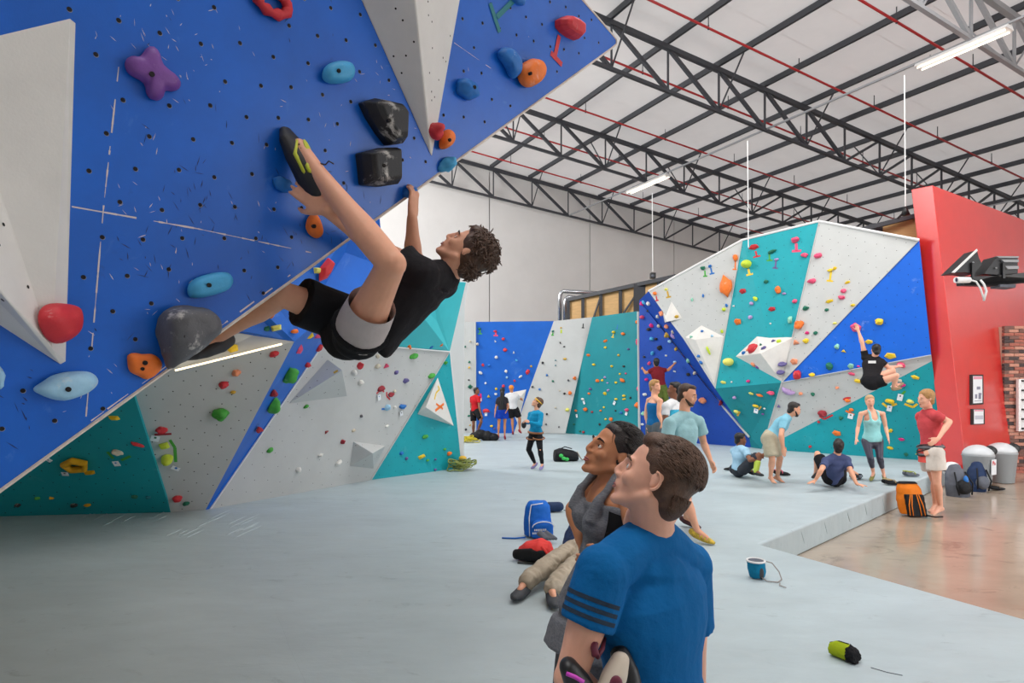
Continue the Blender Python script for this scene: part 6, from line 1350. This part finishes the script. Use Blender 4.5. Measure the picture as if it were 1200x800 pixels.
fb = MB(); rr = f.spine(.030, .0, .02)[0]; fb.loft([(rr[0] + f.up * .07, rr[1] * 1.05, rr[2] * 1.05), (rr[0] - f.up * .13, rr[1] * 1.12, rr[2] * 1.15)], 22, False); fb.build('tied_shirt', cloth_mat('coral_cloth', (226, 92, 84)), f.root, smooth=True)
st = MB(); rr = f.spine(.05, .12, .14)[0]
for q in range(3): st.tube([rr[0] + rr[1] * math.cos(t) * 1.05 + rr[2] * math.sin(t) * 1.05 + f.up * (.05 - q * .06 + .03 * math.sin(2 * t + q)) for t in [2 * math.pi * i / 20 for i in range(20)]], .010, 6, closed=True)
st.build('harness_webbing', black_plastic, ho, smooth=True)
# climber on the right wall
f = stand('person in black tee and shorts climbing the right wall', (1026.5, 410.5, 12.55), (1024, 417.5, 12.6), ((1014, 419, 12.7), (1033, 424, 12.5)), ((1010.5, 402, 12.7), (1042, 431, 12.45)), ((1006, 388, 12.75), (1053, 429, 12.65)),
    ((1015.5, 446, 12.5), (1026, 449, 12.45)), ((1046, 434, 12.45), (1050, 440, 12.2)), ((1050, 451, 12.6), (1047, 453, 12.3)), ((1058, 446, 12.8), (1056, 452, 12.5)), (.25, .9, -.1), 1.02, .014, skin=sk_pink, base=P(1020, 448, 12.5), cf=(.3, .95, .1))
f.body(); t_ = f.top(cloth_mat('black_tee', (34, 32, 35)), .5, .0, inf=.018, name='tee_shirt'); f.bottoms(cloth_mat('black_shorts', (26, 26, 30)), .45, .2, inf=.024); simple_head(f, hr_black, lift=.008); f.shoes(mat('shoe_tan', (150, 130, 100)))
stick(t_, 1022, 424, 9, 3, mat('print_white', (200, 200, 200)), off=.012)

# set every figure that stands, sits or lies exactly on its floor
def lowest(o):
    z = 1e9
    for c in o.children_recursive:
        if c.type != 'MESH' or c.get('kind') == 'stuff' or not len(c.data.vertices): continue
        t0 = 0.0; p = c
        while p: t0 += p.location.z; p = p.parent
        a = np.empty(len(c.data.vertices) * 3, np.float32); c.data.vertices.foreach_get('co', a); z = min(z, float(a[2::3].min()) + t0)
    return z
for o in list(COL.objects):
    if o.get('category') == 'person' and o.parent is None and (abs(o.location.z - MAT) < .02 or abs(o.location.z) < .02):
        dz = o.location.z - lowest(o)
        if abs(dz) < .3: o.location.z += dz
# ================================================================== THINGS LYING ABOUT
def blobmesh(name, mb, m, root, vox=.012, sm=2, wr=None):
    o = remesh(mb, name, m, root, vox, sm)
    if wr: wrinkle(o, *wr)
    return o
nylon_blue = cloth_mat('nylon_blue', (30, 104, 200), .08, .4, 20, .6); nylon_red = cloth_mat('nylon_red', (222, 62, 58), .08, .4, 20, .6)
nylon_black = cloth_mat('nylon_black', (30, 31, 34), .1, .4, 20, .6); nylon_navy = cloth_mat('nylon_navy', (34, 52, 86), .1, .4, 20, .6)
nylon_orange = cloth_mat('nylon_orange', (240, 132, 36), .08, .4, 20, .6); nylon_grey = cloth_mat('nylon_grey', (96, 100, 110), .1, .4, 20, .6)
# blue backpack
b0 = G(632, 631); X = V((.98, .15, 0)); Y = V((-.15, .98, 0)); sz = b0.y / F
e = empty('backpack', b0, 'bright blue backpack with white piping standing on the mat', 'backpack')
w_, h_ = 33 * sz / 2, 42 * sz
m1 = MB(); m1.loft([(b0 + Y * .10 + Z * .02, X * w_, Y * .11), (b0 + Y * .10 + Z * h_ * .5, X * w_ * .98, Y * .12), (b0 + Y * .11 + Z * h_ * .86, X * w_ * .86, Y * .09), (b0 + Y * .12 + Z * h_, X * w_ * .62, Y * .05)], 20, True)
blobmesh('bag_body', m1, nylon_blue, e, .012, 3, (.008, 8))
m1 = MB(); m1.loft([(b0 + X * .03 - Y * .03 + Z * .02, X * w_ * .78, Y * .06), (b0 + X * .03 - Y * .03 + Z * h_ * .42, X * w_ * .78, Y * .06), (b0 + X * .03 - Y * .01 + Z * h_ * .52, X * w_ * .6, Y * .03)], 18, True)
blobmesh('front_pocket', m1, nylon_blue, e, .012, 3, (.006, 9))
MB().tube([b0 + X * (.03 + w_ * .78 * math.cos(t)) - Y * .075 + Z * (h_ * .36 + h_ * .15 * math.sin(t)) if 0 <= t <= math.pi else b0 for t in [math.pi * i / 12 for i in range(13)]], .006, 6).build('piping', white_plastic, e, smooth=True)
MB().tube([b0 - X * w_ * .7 - Y * .0 + Z * .03, b0 - X * w_ * .75 - Y * .01 + Z * h_ * .6, b0 - X * w_ * .55 + Y * .03 + Z * h_ * .93, b0 + X * w_ * .3 + Y * .03 + Z * h_ * .97], .006, 6).build('piping', white_plastic, e, smooth=True)
for k in range(2):
    lt = MB()
    for i in range(9 + k * 3): lt.box(b0 - Y * .094 + X * (-.07 + i * .0155 - k * .02) + Z * (h_ * .30 - k * .035), X * .005, Y * .002, Z * .010)
    lt.build('printed_lettering', white_plastic, e, kind='stuff')
MB().tube([b0 - X * w_ + Z * .02, b0 - X * (w_ + .12) + Z * .01 + Y * .02, b0 - X * (w_ + .26) + Z * .012 + Y * .05], .009, 6).build('strap', nylon_blue, e, smooth=True)
# red and black bag
b0 = G(626, 655); X = V((.96, -.25, 0)); Y = V((.25, .96, 0))
e = empty('backpack', b0, 'red and black backpack lying flat in front of the blue backpack', 'backpack')
m1 = MB(); m1.loft([(b0 - X * .16 + Z * .06, Y * .07, Z * .05), (b0 - X * .08 + Z * .08, Y * .13, Z * .085), (b0 + X * .06 + Z * .10, Y * .16, Z * .11), (b0 + X * .15 + Z * .09, Y * .14, Z * .09), (b0 + X * .19 + Z * .06, Y * .08, Z * .04)], 18, True)
bb = blobmesh('bag_body', m1, nylon_red, e, .010, 3, (.008, 9))
m1 = MB(); m1.loft([(b0 - X * .17 - Y * .10 + Z * .065, Y * .03, Z * .05), (b0 - Y * .13 + Z * .075, Y * .035, Z * .07), (b0 + X * .12 - Y * .14 + Z * .07, Y * .03, Z * .065)], 16, True, True); blobmesh('base_panel', m1, nylon_black, e, .010, 2)
MB().tube([b0 + X * .16 - Y * .17 + Z * .02, b0 + X * .05 - Y * .20 + Z * .012, b0 - X * .12 - Y * .20 + Z * .012], .007, 6).build('strap', nylon_black, e, smooth=True)
MB().tube([b0 + X * .10 - Y * .12 + Z * .16, b0 + X * .17 - Y * .15 + Z * .10, b0 + X * .16 - Y * .19 + Z * .01], .014, 6).build('strap', nylon_red, e, smooth=True)
# glove bundle on top of the red bag
b0 = G(636, 636) ; e = None
MB_ = MB(); [MB_.cap(b0 + V((.02 * i - .04, .0, .10 + .012 * math.sin(i * 2))), .026, b0 + V((.03 * i + .02, -.05, .06)), .018, 10) for i in range(5)]
o = remesh(MB_, 'shoe_bundle', nylon_grey, None, .008, 2); tag(o, 'small grey shoe bundle leaning on the blue backpack\'s pocket', 'shoes')
# navy roll behind the blue backpack, with cord
b0 = G(650, 600); e = empty('stuff_sack', b0, 'dark navy rolled sack lying behind the blue backpack', 'bag')
blobmesh('sack_body', MB().cap(b0 + V((-.08, 0, .07)), .068, b0 + V((.06, .02, .07)), .066, 16), nylon_navy, e, .01, 2)
MB().tube([b0 + V((.12, 0, .03)), b0 + V((.22, -.03, .005)), b0 + V((.36, -.02, .006)), b0 + V((.5, .02, .006))], .005, 6).build('cord', black_plastic, e, smooth=True)
# navy bag by the woman's elbow
b0 = G(669, 637); e = empty('bag', b0, 'navy blue plaid bag on the mat behind the grey-top woman\'s elbow', 'bag')
blobmesh('bag_body', MB().loft([(b0 + V((0, 0, .02)), V((.09, 0, 0)), V((0, .09, 0))), (b0 + V((.02, 0, .12)), V((.085, 0, 0)), V((0, .08, 0))), (b0 + V((.06, .02, .24)), V((.05, 0, 0)), V((0, .05, 0)))], 16, True, True), mat('plaid_navy', (44, 62, 100), .8, .5, 22), e, .01, 2, (.006, 10))
MB().tube([b0 + V((.02, -.09, .03)), b0 + V((.05, -.09, .12)), b0 + V((.08, -.04, .22))], .008, 6).build('strap', white_plastic, e, smooth=True)
# black duffel
b0 = G(664, 540); e = empty('duffel_bag', b0, 'black duffel bag with bright green contents near the belaying woman', 'bag')
sz = b0.y / F; X = V((.97, .2, 0)); Y = V((-.2, .97, 0))
blobmesh('bag_body', MB().loft([(b0 - X * 15 * sz + Z * .13, Y * .12, Z * .13), (b0 - X * 8 * sz + Z * .14, Y * .16, Z * .15), (b0 + X * 8 * sz + Z * .11, Y * .15, Z * .12), (b0 + X * 13 * sz + Z * .09, Y * .11, Z * .09)], 16, True), nylon_black, e, .014, 2, (.012, 6))
for dx, dz in ((-9, .14), (-6, .08), (-2, .06)): MB().ell(b0 + X * dx * sz - Y * .15 + Z * dz, X * .05, Y * .03, Z * .04).build('green_contents', mat('contents_green', (60, 190, 90)), e, smooth=True)
MB().tube([b0 - X * .15 + Z * .27, b0 - X * .05 - Y * .04 + Z * .32, b0 + X * .12 + Z * .27], .012, 6).build('handle', nylon_black, e, smooth=True)
MB().tube([b0 + X * .24 + Z * .2, b0 + X * .30 - Y * .05 + Z * .08, b0 + X * .36 + Z * .02, b0 + X * .42 - Y * .03 + Z * .03], .014, 6).build('strap', mat('strap_beige', (160, 150, 135)), e, smooth=True)
# coiled ropes
def rope(px, py, lab, m, w, h, n=9, extra=None):
    b_ = G(px, py); e = empty('rope', b_, lab, 'rope'); rnd = random.Random(px)
    for k in range(n):
        c_ = b_ + V((rnd.uniform(-.25, .25) * w, rnd.uniform(-.2, .2) * w, .03 + h * rnd.random() * .6)); rx, ry = w * rnd.uniform(.25, .45), w * rnd.uniform(.2, .4); tl = rnd.uniform(-.4, .4); ph = rnd.random() * 6
        MB().tube([c_ + V((rx * math.cos(t), ry * math.sin(t), max(.012 - c_.z + MAT, tl * rx * math.sin(t + ph) + .02 * math.sin(3 * t)))) for t in [2 * math.pi * i / 20 for i in range(20)]], .012, 6, closed=True).build('rope_coil', m, e, smooth=True)
    if extra: extra(b_, e)
rope(541, 551, 'olive green coiled rope at the foot of the left wall\'s end', mat('rope_olive', (140, 150, 80), .8, .3, 60), .46, .30, 14,
     lambda b_, e: MB().ell(b_ + V((.02, 0, .24)), (.08, 0, 0), (0, .07, 0), (0, 0, .05)).build('yellow_bundle', mat('bundle_yellow', (226, 180, 60)), e, smooth=True))
rope(549, 518, 'black and yellow rope heap beside the dark bag at the far wall', mat('rope_yellow', (206, 190, 50), .8, .6, 40), .55, .22, 10)
b0 = G(569, 516); e = empty('bag', b0, 'dark grey crumpled bag at the feet of the far group', 'bag')
m1 = MB(); [m1.ell(b0 + V((x_, 0, z_)), (r_, 0, 0), (0, .14, 0), (0, 0, r_ * .8)) for x_, z_, r_ in ((-.30, .12, .16), (-.15, .18, .18), (.05, .12, .20), (.24, .10, .16))]; blobmesh('bag_body', m1, nylon_black, e, .02, 2, (.02, 5))
# chalk bags
b0 = G(887, 677); e = empty('chalk_bag', b0, 'small teal blue chalk bag with white rim standing on the mat', 'chalk bag')
r = 10 * b0.y / F
m1 = MB(); m1.loft([(b0 + Z * .012, V((r * .8, 0, 0)), V((0, r * .8, 0))), (b0 + Z * .06, V((r, 0, 0)), V((0, r, 0))), (b0 + Z * .15 + V((-.01, 0, 0)), V((r * .98, 0, 0)), V((0, r * .95, 0)))], 22, True); blobmesh('bag_body', m1, cloth_mat('chalk_teal', (16, 120, 160)), e, .006, 2, (.004, 20))
MB().tube([b0 + Z * .155 + V((-.01 + r * math.cos(t), r * math.sin(t), 0)) for t in [2 * math.pi * i / 20 for i in range(20)]], .009, 8, closed=True).build('rim', white_plastic, e, smooth=True)
MB().loft([(b0 + Z * .1575 + V((-.01, 0, 0)), V((r * .85, 0, 0)), V((0, r * .85, 0))), (b0 + Z * .1585 + V((-.01, 0, 0)), V((r * .85, 0, 0)), V((0, r * .85, 0)))], 18).build('lining', nylon_grey, e)
MB().ell(b0 + V((.012, -r, .06)), (.02, 0, 0), (0, .008, 0), (0, 0, .05)).build('patch', mat('patch_dark', (60, 62, 68)), e, smooth=True)
MB().tube([b0 + V(p_) for p_ in ((r, 0, .15), (r + .05, -.02, .14), (r + .10, -.05, .07), (r + .11, -.08, .012), (r + .05, -.14, .008), (.04, -.12, .01), (.01, -r, .03))], .005, 6).tube([b0 + V(p_) for p_ in ((r + .06, -.16, .008), (r + .03, -.22, .008), (r + .06, -.28, .008))], .004, 6).build('cord', mat('cord_grey', (150, 140, 135)), e, smooth=True)
b0 = G(989, 772); e = empty('chalk_bag', b0, 'lime green chalk bag with black fleece opening lying on its side', 'chalk bag')
d_ = V((.55, -.80, 0)).normalized(); s_ = V((-d_.y, d_.x, 0)); r = .050
m1 = MB(); m1.loft([(b0 - d_ * .085 + Z * .042, s_ * r * .7, Z * r * .7), (b0 - d_ * .05 + Z * .05, s_ * r, Z * r * .95), (b0 + d_ * .035 + Z * .052, s_ * r * 1.05, Z * r)], 20, True, False); blobmesh('bag_body', m1, cloth_mat('chalk_lime', (160, 178, 30)), e, .005, 2, (.003, 22))
m1 = MB(); m1.loft([(b0 + d_ * .03 + Z * .05, s_ * r * 1.08, Z * r * 1.02), (b0 + d_ * .062 + Z * .045, s_ * r * 1.1, Z * r * .9), (b0 + d_ * .080 + Z * .038, s_ * r * .95, Z * r * .7)], 20, True); o = blobmesh('fleece_opening', m1, cloth_mat('fleece_black', (28, 28, 32), .3, .8, 60), e, .004, 1); wrinkle(o, .007, 45)
MB().tube([b0 - d_ * .09 + Z * .075, b0 - d_ * .03 + Z * .104, b0 + d_ * .03 + Z * .106], .003, 6).build('seam', nylon_black, e, smooth=True)
MB().tube([b0 + V((.10, -.12, .003)), b0 + V((.16, -.18, .003)), b0 + V((.23, -.22, .003))], .002, 5).build('cord', nylon_grey, e, smooth=True)
# orange backpack by the mat edge (stands on the concrete)
b0 = G(1070, 604, 0); e = empty('backpack', b0, 'orange and black striped backpack leaning on the mat edge', 'backpack'); sz = b0.y / F
lean = V((-.12, .10, 1)).normalized(); X = V((1, -.1, 0)).normalized(); Y = lean.cross(X)
w_ = 15 * sz
blobmesh('bag_body', MB().loft([(b0 + lean * .03, X * w_ * .9, Y * .12), (b0 + lean * .25, X * w_, Y * .13), (b0 + lean * .42, X * w_ * .85, Y * .11), (b0 + lean * .50, X * w_ * .7, Y * .08)], 18, True), nylon_orange, e, .012, 2, (.010, 8))
fr_ = b0 - Y * .13 if Y.y > 0 else b0 + Y * .13
m1 = MB().box(fr_ + lean * .17, X * w_ * .68, Y * .03, lean * .17); blobmesh('harness_panel', m1, nylon_black, e, .010, 2)
fo = fr_ - (Y if Y.y > 0 else -Y) * .035
for q in (-.55, -.35, .2, .45): MB().tube([fo + X * w_ * q * .6 + lean * .34, fo + X * w_ * q + lean * .18, fo + X * w_ * q * 1.1 + lean * .02], .008, 6).build('stripe', nylon_orange, e, smooth=True)
MB().loft([(b0 + lean * .50, X * w_ * .75, Y * .09), (b0 + lean * .53, X * w_ * .6, Y * .07)], 16).build('lid', nylon_black, e)
MB().tube([fo + Z * .03 + X * .1, fo + X * .2 + Z * .015 - V((0, .05, 0)), fo + X * .34 + Z * .012], .012, 6).build('strap', nylon_black, e, smooth=True)
# shoes left around
def shoe_pair(px, py, lab, m, ang, z=MAT, n=2, k=1.0, m2=None, gap=.11):
    b_ = G(px, py, z); e = empty('climbing_shoes', b_, lab, 'shoes')
    for i in range(n):
        a_ = math.radians(ang + i * 14); d_ = V((math.cos(a_), math.sin(a_), 0)); s_ = V((-d_.y, d_.x, 0)); p_ = b_ + s_ * gap * (i - .5)
        m1 = MB(); shoe(m1, p_ - d_ * .10 + Z * .095, p_ + d_ * .12 + Z * .075, (0, 0, 1), k); remesh(m1, 'shoe', m, e, .012, 2)
        MB().tube([p_ - d_ * .02 + s_ * .05 * math.cos(t) + Z * (.05 + .045 * math.sin(t)) for t in [math.pi * q / 8 for q in range(9)]], .008, 6).tube([p_ - d_ * .10 + s_ * .035 * math.cos(t) + Z * .10 + d_ * .04 * math.sin(t) for t in [2 * math.pi * q / 10 for q in range(10)]], .009, 6).build('strap', m2 or nylon_black, e, smooth=True)
shoe_pair(1068, 558, 'dark grey sandals on the mat between the aqua-top woman and the harness man', nylon_grey, 15, m2=mat('strap_lime', (150, 160, 60)))
shoe_pair(1046, 568, 'dark climbing shoes on the mat edge above the orange backpack', nylon_black, 5, m2=mat('strap_sand', (170, 150, 110)))
shoe_pair(918, 557, 'black climbing shoes on the mat behind the bending man\'s legs', nylon_black, -20, m2=mat('strap_pink', (200, 80, 100)))
shoe_pair(856, 552, 'small black shoes on the mat behind the seated pale-blue man', nylon_black, 170, n=1)
shoe_pair(1003, 561, 'grey shoes on the mat beyond the seated navy-tee person', nylon_grey, 60)
shoe_pair(1168, 574, 'black sandals on the concrete in front of the bins', nylon_black, 0, z=0, m2=mat('strap_brown', (100, 80, 60)))
b0 = G(1096, 592, 0) + V((-.25, .35, 0)); 
# helmet and backpacks at the mat corner
b0 = G(1118, 558, 0); e = empty('helmet', b0 + Z * .33, 'white climbing helmet on the mat corner by the red wall', 'helmet')
hb0 = P(1115, 549, 11.9); hb0.z = MAT
MB().ell(hb0 + Z * .05, (.17, 0, 0), (0, .15, 0), (0, 0, .15)).build('shell', white_plastic, e, smooth=True)
MB().tube([hb0 + V((.17 * math.cos(t), .15 * math.sin(t), .03)) for t in [2 * math.pi * i / 18 for i in range(18)]], .012, 6, closed=True).build('rim', nylon_black, e, smooth=True)
def pack(px, py, lab, m, m2, w_, h_, tilt, cols=()):
    b_ = G(px, py, 0); e = empty('backpack', b_, lab, 'backpack'); up_ = V((tilt, .12, 1)).normalized(); X = V((1, 0, 0)); X = (X - up_ * X.dot(up_)).normalized(); Y = up_.cross(X)
    blobmesh('bag_body', MB().loft([(b_ + up_ * .03, X * w_, Y * .15), (b_ + up_ * h_ * .45, X * w_ * 1.05, Y * .17), (b_ + up_ * h_ * .8, X * w_ * .9, Y * .13), (b_ + up_ * h_, X * w_ * .6, Y * .08)], 18, True, True), m, e, .016, 2, (.016, 6))
    blobmesh('front_pocket', MB().ell(b_ + up_ * h_ * .38 - V((0, .17, 0)), X * w_ * .7, V((0, .08, 0)), up_ * h_ * .26), m2, e, .016, 2, (.010, 7))
    for q in (-1, 1): MB().tube([b_ + X * q * w_ * .6 - V((0, .19, 0)) + up_ * .05, b_ + X * q * w_ * .75 - V((0, .21, 0)) + up_ * h_ * .5, b_ + X * q * w_ * .5 - V((0, .12, 0)) + up_ * h_ * .9], .014, 6).build('strap', nylon_black, e, smooth=True)
    for i, c_ in enumerate(cols): MB().ell(b_ + up_ * h_ * (.65 + .1 * i) - V((0, .20, 0)) + X * w_ * (.2 - .3 * i), X * w_ * .22, V((0, .03, 0)), up_ * .07).build('coloured_panel', mat('tape_' + c_, HC[c_], .5), e, smooth=True)
pack(1123, 581, 'grey and black hiking backpack on the concrete, left of the navy one', nylon_grey, nylon_black, .19, .50, -.05, ('blue',))
pack(1143, 575, 'navy blue hiking backpack leaning against the wheelie-less bins', nylon_navy, nylon_grey, .17, .48, .15)
for o in bpy.data.objects:
    if o.get('label', '').startswith('navy blue hiking'): o['label'] = 'navy blue hiking backpack slumped between the grey backpack and the bins'
b0 = G(1153, 570, 0); e = empty('water_bottle', b0, 'clear blue water bottle standing in front of the left bin', 'bottle')
MB().loft([(b0, V((.04, 0, 0)), V((0, .04, 0))), (b0 + Z * .16, V((.04, 0, 0)), V((0, .04, 0))), (b0 + Z * .20, V((.018, 0, 0)), V((0, .018, 0)))], 14).build('bottle_body', mat('bottle_blue', (120, 160, 210), .15), e, smooth=True)
MB().loft([(b0 + Z * .20, V((.02, 0, 0)), V((0, .02, 0))), (b0 + Z * .23, V((.02, 0, 0)), V((0, .02, 0)))], 12).build('cap', white_plastic, e)
# two grey bins with domed lids
bin_m = mat('bin_grey', (150, 156, 160), .4); lid_m = mat('bin_lid', (205, 210, 214), .35)
for (px, py, lab, card_) in ((1156, 570, 'left grey litter bin with domed lid and a white lettered card', 1), (1175, 569, 'right grey litter bin with domed lid, partly behind the other', 0)):
    b_ = G(px, py, 0) + V((0 if card_ else .30, .22 if card_ else .42, 0)); e = empty('litter_bin', b_, lab, 'bin'); r = 15.5 * b_.y / F; H_ = 33 * b_.y / F
    MB().loft([(b_ + Z * .01, V((r * .82, 0, 0)), V((0, r * .82, 0))), (b_ + Z * H_, V((r, 0, 0)), V((0, r, 0))), (b_ + Z * (H_ + .03), V((r * 1.07, 0, 0)), V((0, r * 1.07, 0)))], 28).build('bin_body', bin_m, e, smooth=True, bevel=.008)
    ld = MB(); rr = [(b_ + Z * (H_ + .03 + .21 * math.sin(t)), V((r * 1.02 * math.cos(t), 0, 0)), V((0, r * 1.02 * math.cos(t), 0))) for t in [0, .3, .6, .9, 1.2, 1.45]]; ld.loft(rr, 28).build('domed_lid', lid_m, e, smooth=True)
    MB().ell(b_ + V((r * .62, -r * .45, H_ + .14)), (r * .42, -r * .1, 0), (.02, .05, .03), (-.02, 0, .09)).build('flap', black_plastic, e, smooth=True)
    if card_:
        cb = b_ + V((r * .52, -r * .86, H_ * .68)); cx_ = V((.86, .5, 0)); MB().box(cb, cx_ * .095, V((.5, -.86, 0)) * .006, Z * .15).build('card', card_mat, e)
        tx = bpy.data.curves.new('lettering', 'FONT'); tx.body = 'Pla'; tx.size = .12; tx.extrude = .001; to = bpy.data.objects.new('lettering', tx); tm = bake(to); bpy.data.objects.remove(to); to = bpy.data.objects.new('lettering', tm); COL.objects.link(to); tm.materials.clear(); tm.materials.append(mat('letter_red', (225, 60, 70)))
        to.matrix_world = Matrix.Translation(cb + V((.5, -.86, 0)) * .009 - cx_ * .085 + Z * .04) @ Matrix.Rotation(math.radians(30), 4, 'Z') @ Matrix.Rotation(math.radians(90), 4, 'X'); l0 = to.location.copy(); par(to, e)
# framed notices on the red wall
for (x0, x1, y0, y1, lab) in ((1136, 1150, 439, 474.5, 'tall framed notice on the red wall, upper of two'), (1137, 1151.5, 479, 497.5, 'small framed notice on the red wall, lower of two')):
    hA, hB, hC = hit(x0, y0, [redw]), hit(x1, y0, [redw]), hit(x0, y1, [redw])
    if hA and hB and hC:
        n_ = hA[2]; c_ = (hB[1] + hC[1]) / 2 + n_ * .02; X = (hB[1] - hA[1]) / 2; Y = (hA[1] - hC[1]) / 2; e = empty('framed_notice', c_, lab, 'notice')
        MB().box(c_, X, Y, n_ * .02).build('frame', black_plastic, e); MB().box(c_ + n_ * .021, X * .76, Y * .90, n_ * .003).build('sheet', card_mat, e)
        MB().box(c_ + n_ * .025 + Y * .78, X * .70, Y * .09, n_ * .001).build('printed_heading', mat('print_pink', (225, 150, 170)), e)
        if y1 - y0 > 25:
            for q, (dx, dy, sx_, sy_) in enumerate(((-.3, -.45, .18, .14), (.35, -.3, .25, .07), (.3, -.5, .22, .14), (.1, .1, .3, .1), (0, -.75, .6, .02))): MB().box(c_ + n_ * .025 + X * dx + Y * dy, X * sx_, Y * sy_, n_ * .001).build('printed_figure', mat('print_grey', (130, 132, 150)), e)
        else: MB().box(c_ + n_ * .025 - Y * .1, X * .65, Y * .25, n_ * .001).build('printed_text', mat('print_pale', (190, 192, 205)), e)
# floodlights and camera on a black bracket in front of the red wall
d0 = 9.6; e = empty('wall_bracket', P(1160, 326, d0), 'black steel arm reaching in from the right with floodlights on it', 'bracket')
MB().prism([P(1126, 323.5, d0), P(1127, 334, d0), P(1165, 335, d0), P(1230, 328, d0 + .4), P(1230, 316, d0 + .4), P(1165, 323, d0)], (0, .12, 0)).build('arm', black_plastic, e, bevel=.01)
MB().prism([P(1172, 336, d0), P(1190, 337, d0), P(1191, 333, d0), P(1172, 333, d0)], (0, .2, 0)).build('underside_plate', nylon_grey, e)
for (dx, lab) in ((0, 'left black floodlight tilted over the bracket arm'), (36, 'right black floodlight with ribbed housing on the bracket arm')):
    e = empty('floodlight', P(1130 + dx, 318, d0), lab, 'floodlight')
    if dx == 0:
        MB().prism([P(1116.5, 319.5, d0), P(1145, 292.5, d0), P(1147.5, 302, d0), P(1151, 309, d0), P(1142, 321, d0), P(1131, 319, d0)], (0, .28, 0)).build('housing', black_plastic, e, bevel=.006)
        MB().prism([P(1116, 319, d0 - .01), P(1145, 291.5, d0 - .01), P(1146, 293.5, d0 - .01), P(1119, 319.5, d0 - .01)], (0, .02, 0)).build('glass_rim', white_plastic, e)
    else:
        MB().prism([P(1153, 321, d0), P(1168.5, 300, d0), P(1193, 300.5, d0), P(1193, 320, d0), P(1170, 322, d0)], (0, .28, 0)).build('housing', black_plastic, e, bevel=.006)
        for (ya, yb, xa) in ((300, 302, 1168), (304, 307, 1174), (311.5, 315, 1178)): MB().prism([P(xa, ya, d0 - .04), P(1194, ya, d0 - .04), P(1194, yb, d0 - .04), P(xa + 3, yb, d0 - .04)], (0, .06, 0)).build('rib', light_steel, e)
    MB().bar(P(1140 + dx, 308, d0 - .02), P(1140 + dx, 326, d0 - .02), .04, .03).build('yoke', black_plastic, e)
    MB().ball(P(1140.5 + dx * .75, 307.5 if not dx else 314, d0 - .02), .014).build('bolt', light_steel, e)
e = empty('security_camera', P(1126, 328, d0 - .1), 'white bullet camera on the end of the black bracket arm', 'camera')
MB().cap(P(1120, 328, d0 - .15), .047, P(1136, 328, d0 - .1), .045, 16, False).build('camera_body', white_plastic, e, smooth=False, bevel=.006)
q_ = P(1120, 328, d0 - .15); MB().ell(q_ + V((-.012, -.03, 0)), (.012, -.01, 0), (.02, .03, 0), (0, 0, .034)).build('lens', mat('lens_dark', (30, 34, 70), .1), e, smooth=True)
MB().tube([P(1137, 328, d0 - .1), P(1144, 330, d0 - .12), P(1149, 338, d0 - .14), P(1151, 344, d0 - .14), P(1153, 350, d0 - .14)], .014, 8).build('cable', white_plastic, e, smooth=True)
MB().tube([P(1149, 328, d0 - .05), P(1153, 333, d0 - .08), P(1156, 341, d0 - .08), P(1153, 352, d0 - .1)], .016, 8).build('cable', white_plastic, e, smooth=True)
# things hanging from the roof
def hang(px, ytop, ybot, d, lab, kind):
    e = empty('pendant_lamp' if kind == 'lamp' else 'hanging_speaker', P(px, ybot, d), lab, 'lamp' if kind == 'lamp' else 'speaker')
    MB().tube([P(px - .7 * (ybot - ytop) / 100, ytop, d), P(px, ybot - 5, d)], .012, 6).build('cable', white_plastic, e)
    s_ = d / F
    if kind == 'lamp':
        MB().loft([(P(px, ybot - 6, d), V((1.2 * s_, 0, 0)), V((0, 1.2 * s_, 0))), (P(px, ybot - 3, d), V((2.5 * s_, 0, 0)), V((0, 2.5 * s_, 0))), (P(px, ybot + 4, d), V((5 * s_, 0, 0)), V((0, 5 * s_, 0)))], 16).build('shade', black_plastic, e, smooth=True)
        MB().bar(P(px - 4, ybot + 3, d), P(px - 9, ybot + 8, d), .04, .04).build('bracket', black_plastic, e)
    else:
        MB().box(P(px, ybot, d), (3 * s_, 0, 0), (0, 3 * s_, 0), (0, 0, 3.3 * s_)).build('speaker_box', black_plastic, e, bevel=.01); MB().ell(P(px, ybot, d - 3 * s_), (2 * s_, 0, 0), (0, .02, 0), (0, 0, 1.6 * s_)).build('cone', nylon_grey, e, smooth=True)
hang(1061, 88, 248, 13.6, 'black pendant lamp hanging left of the red wall\'s top', 'lamp')
hang(765, 226, 323, 17.6, 'small black speaker hanging over the plywood backing', 'speaker')
MB().tube([P(876, 165, 15.0), P(877, 290, 15.0)], .012, 6).build('hanging_cable', white_plastic, label='thin white cable hanging above the teal top of the right wall', cat='cable', origin=P(877, 280, 15.0))

bpy.data.scenes.remove(TMP)
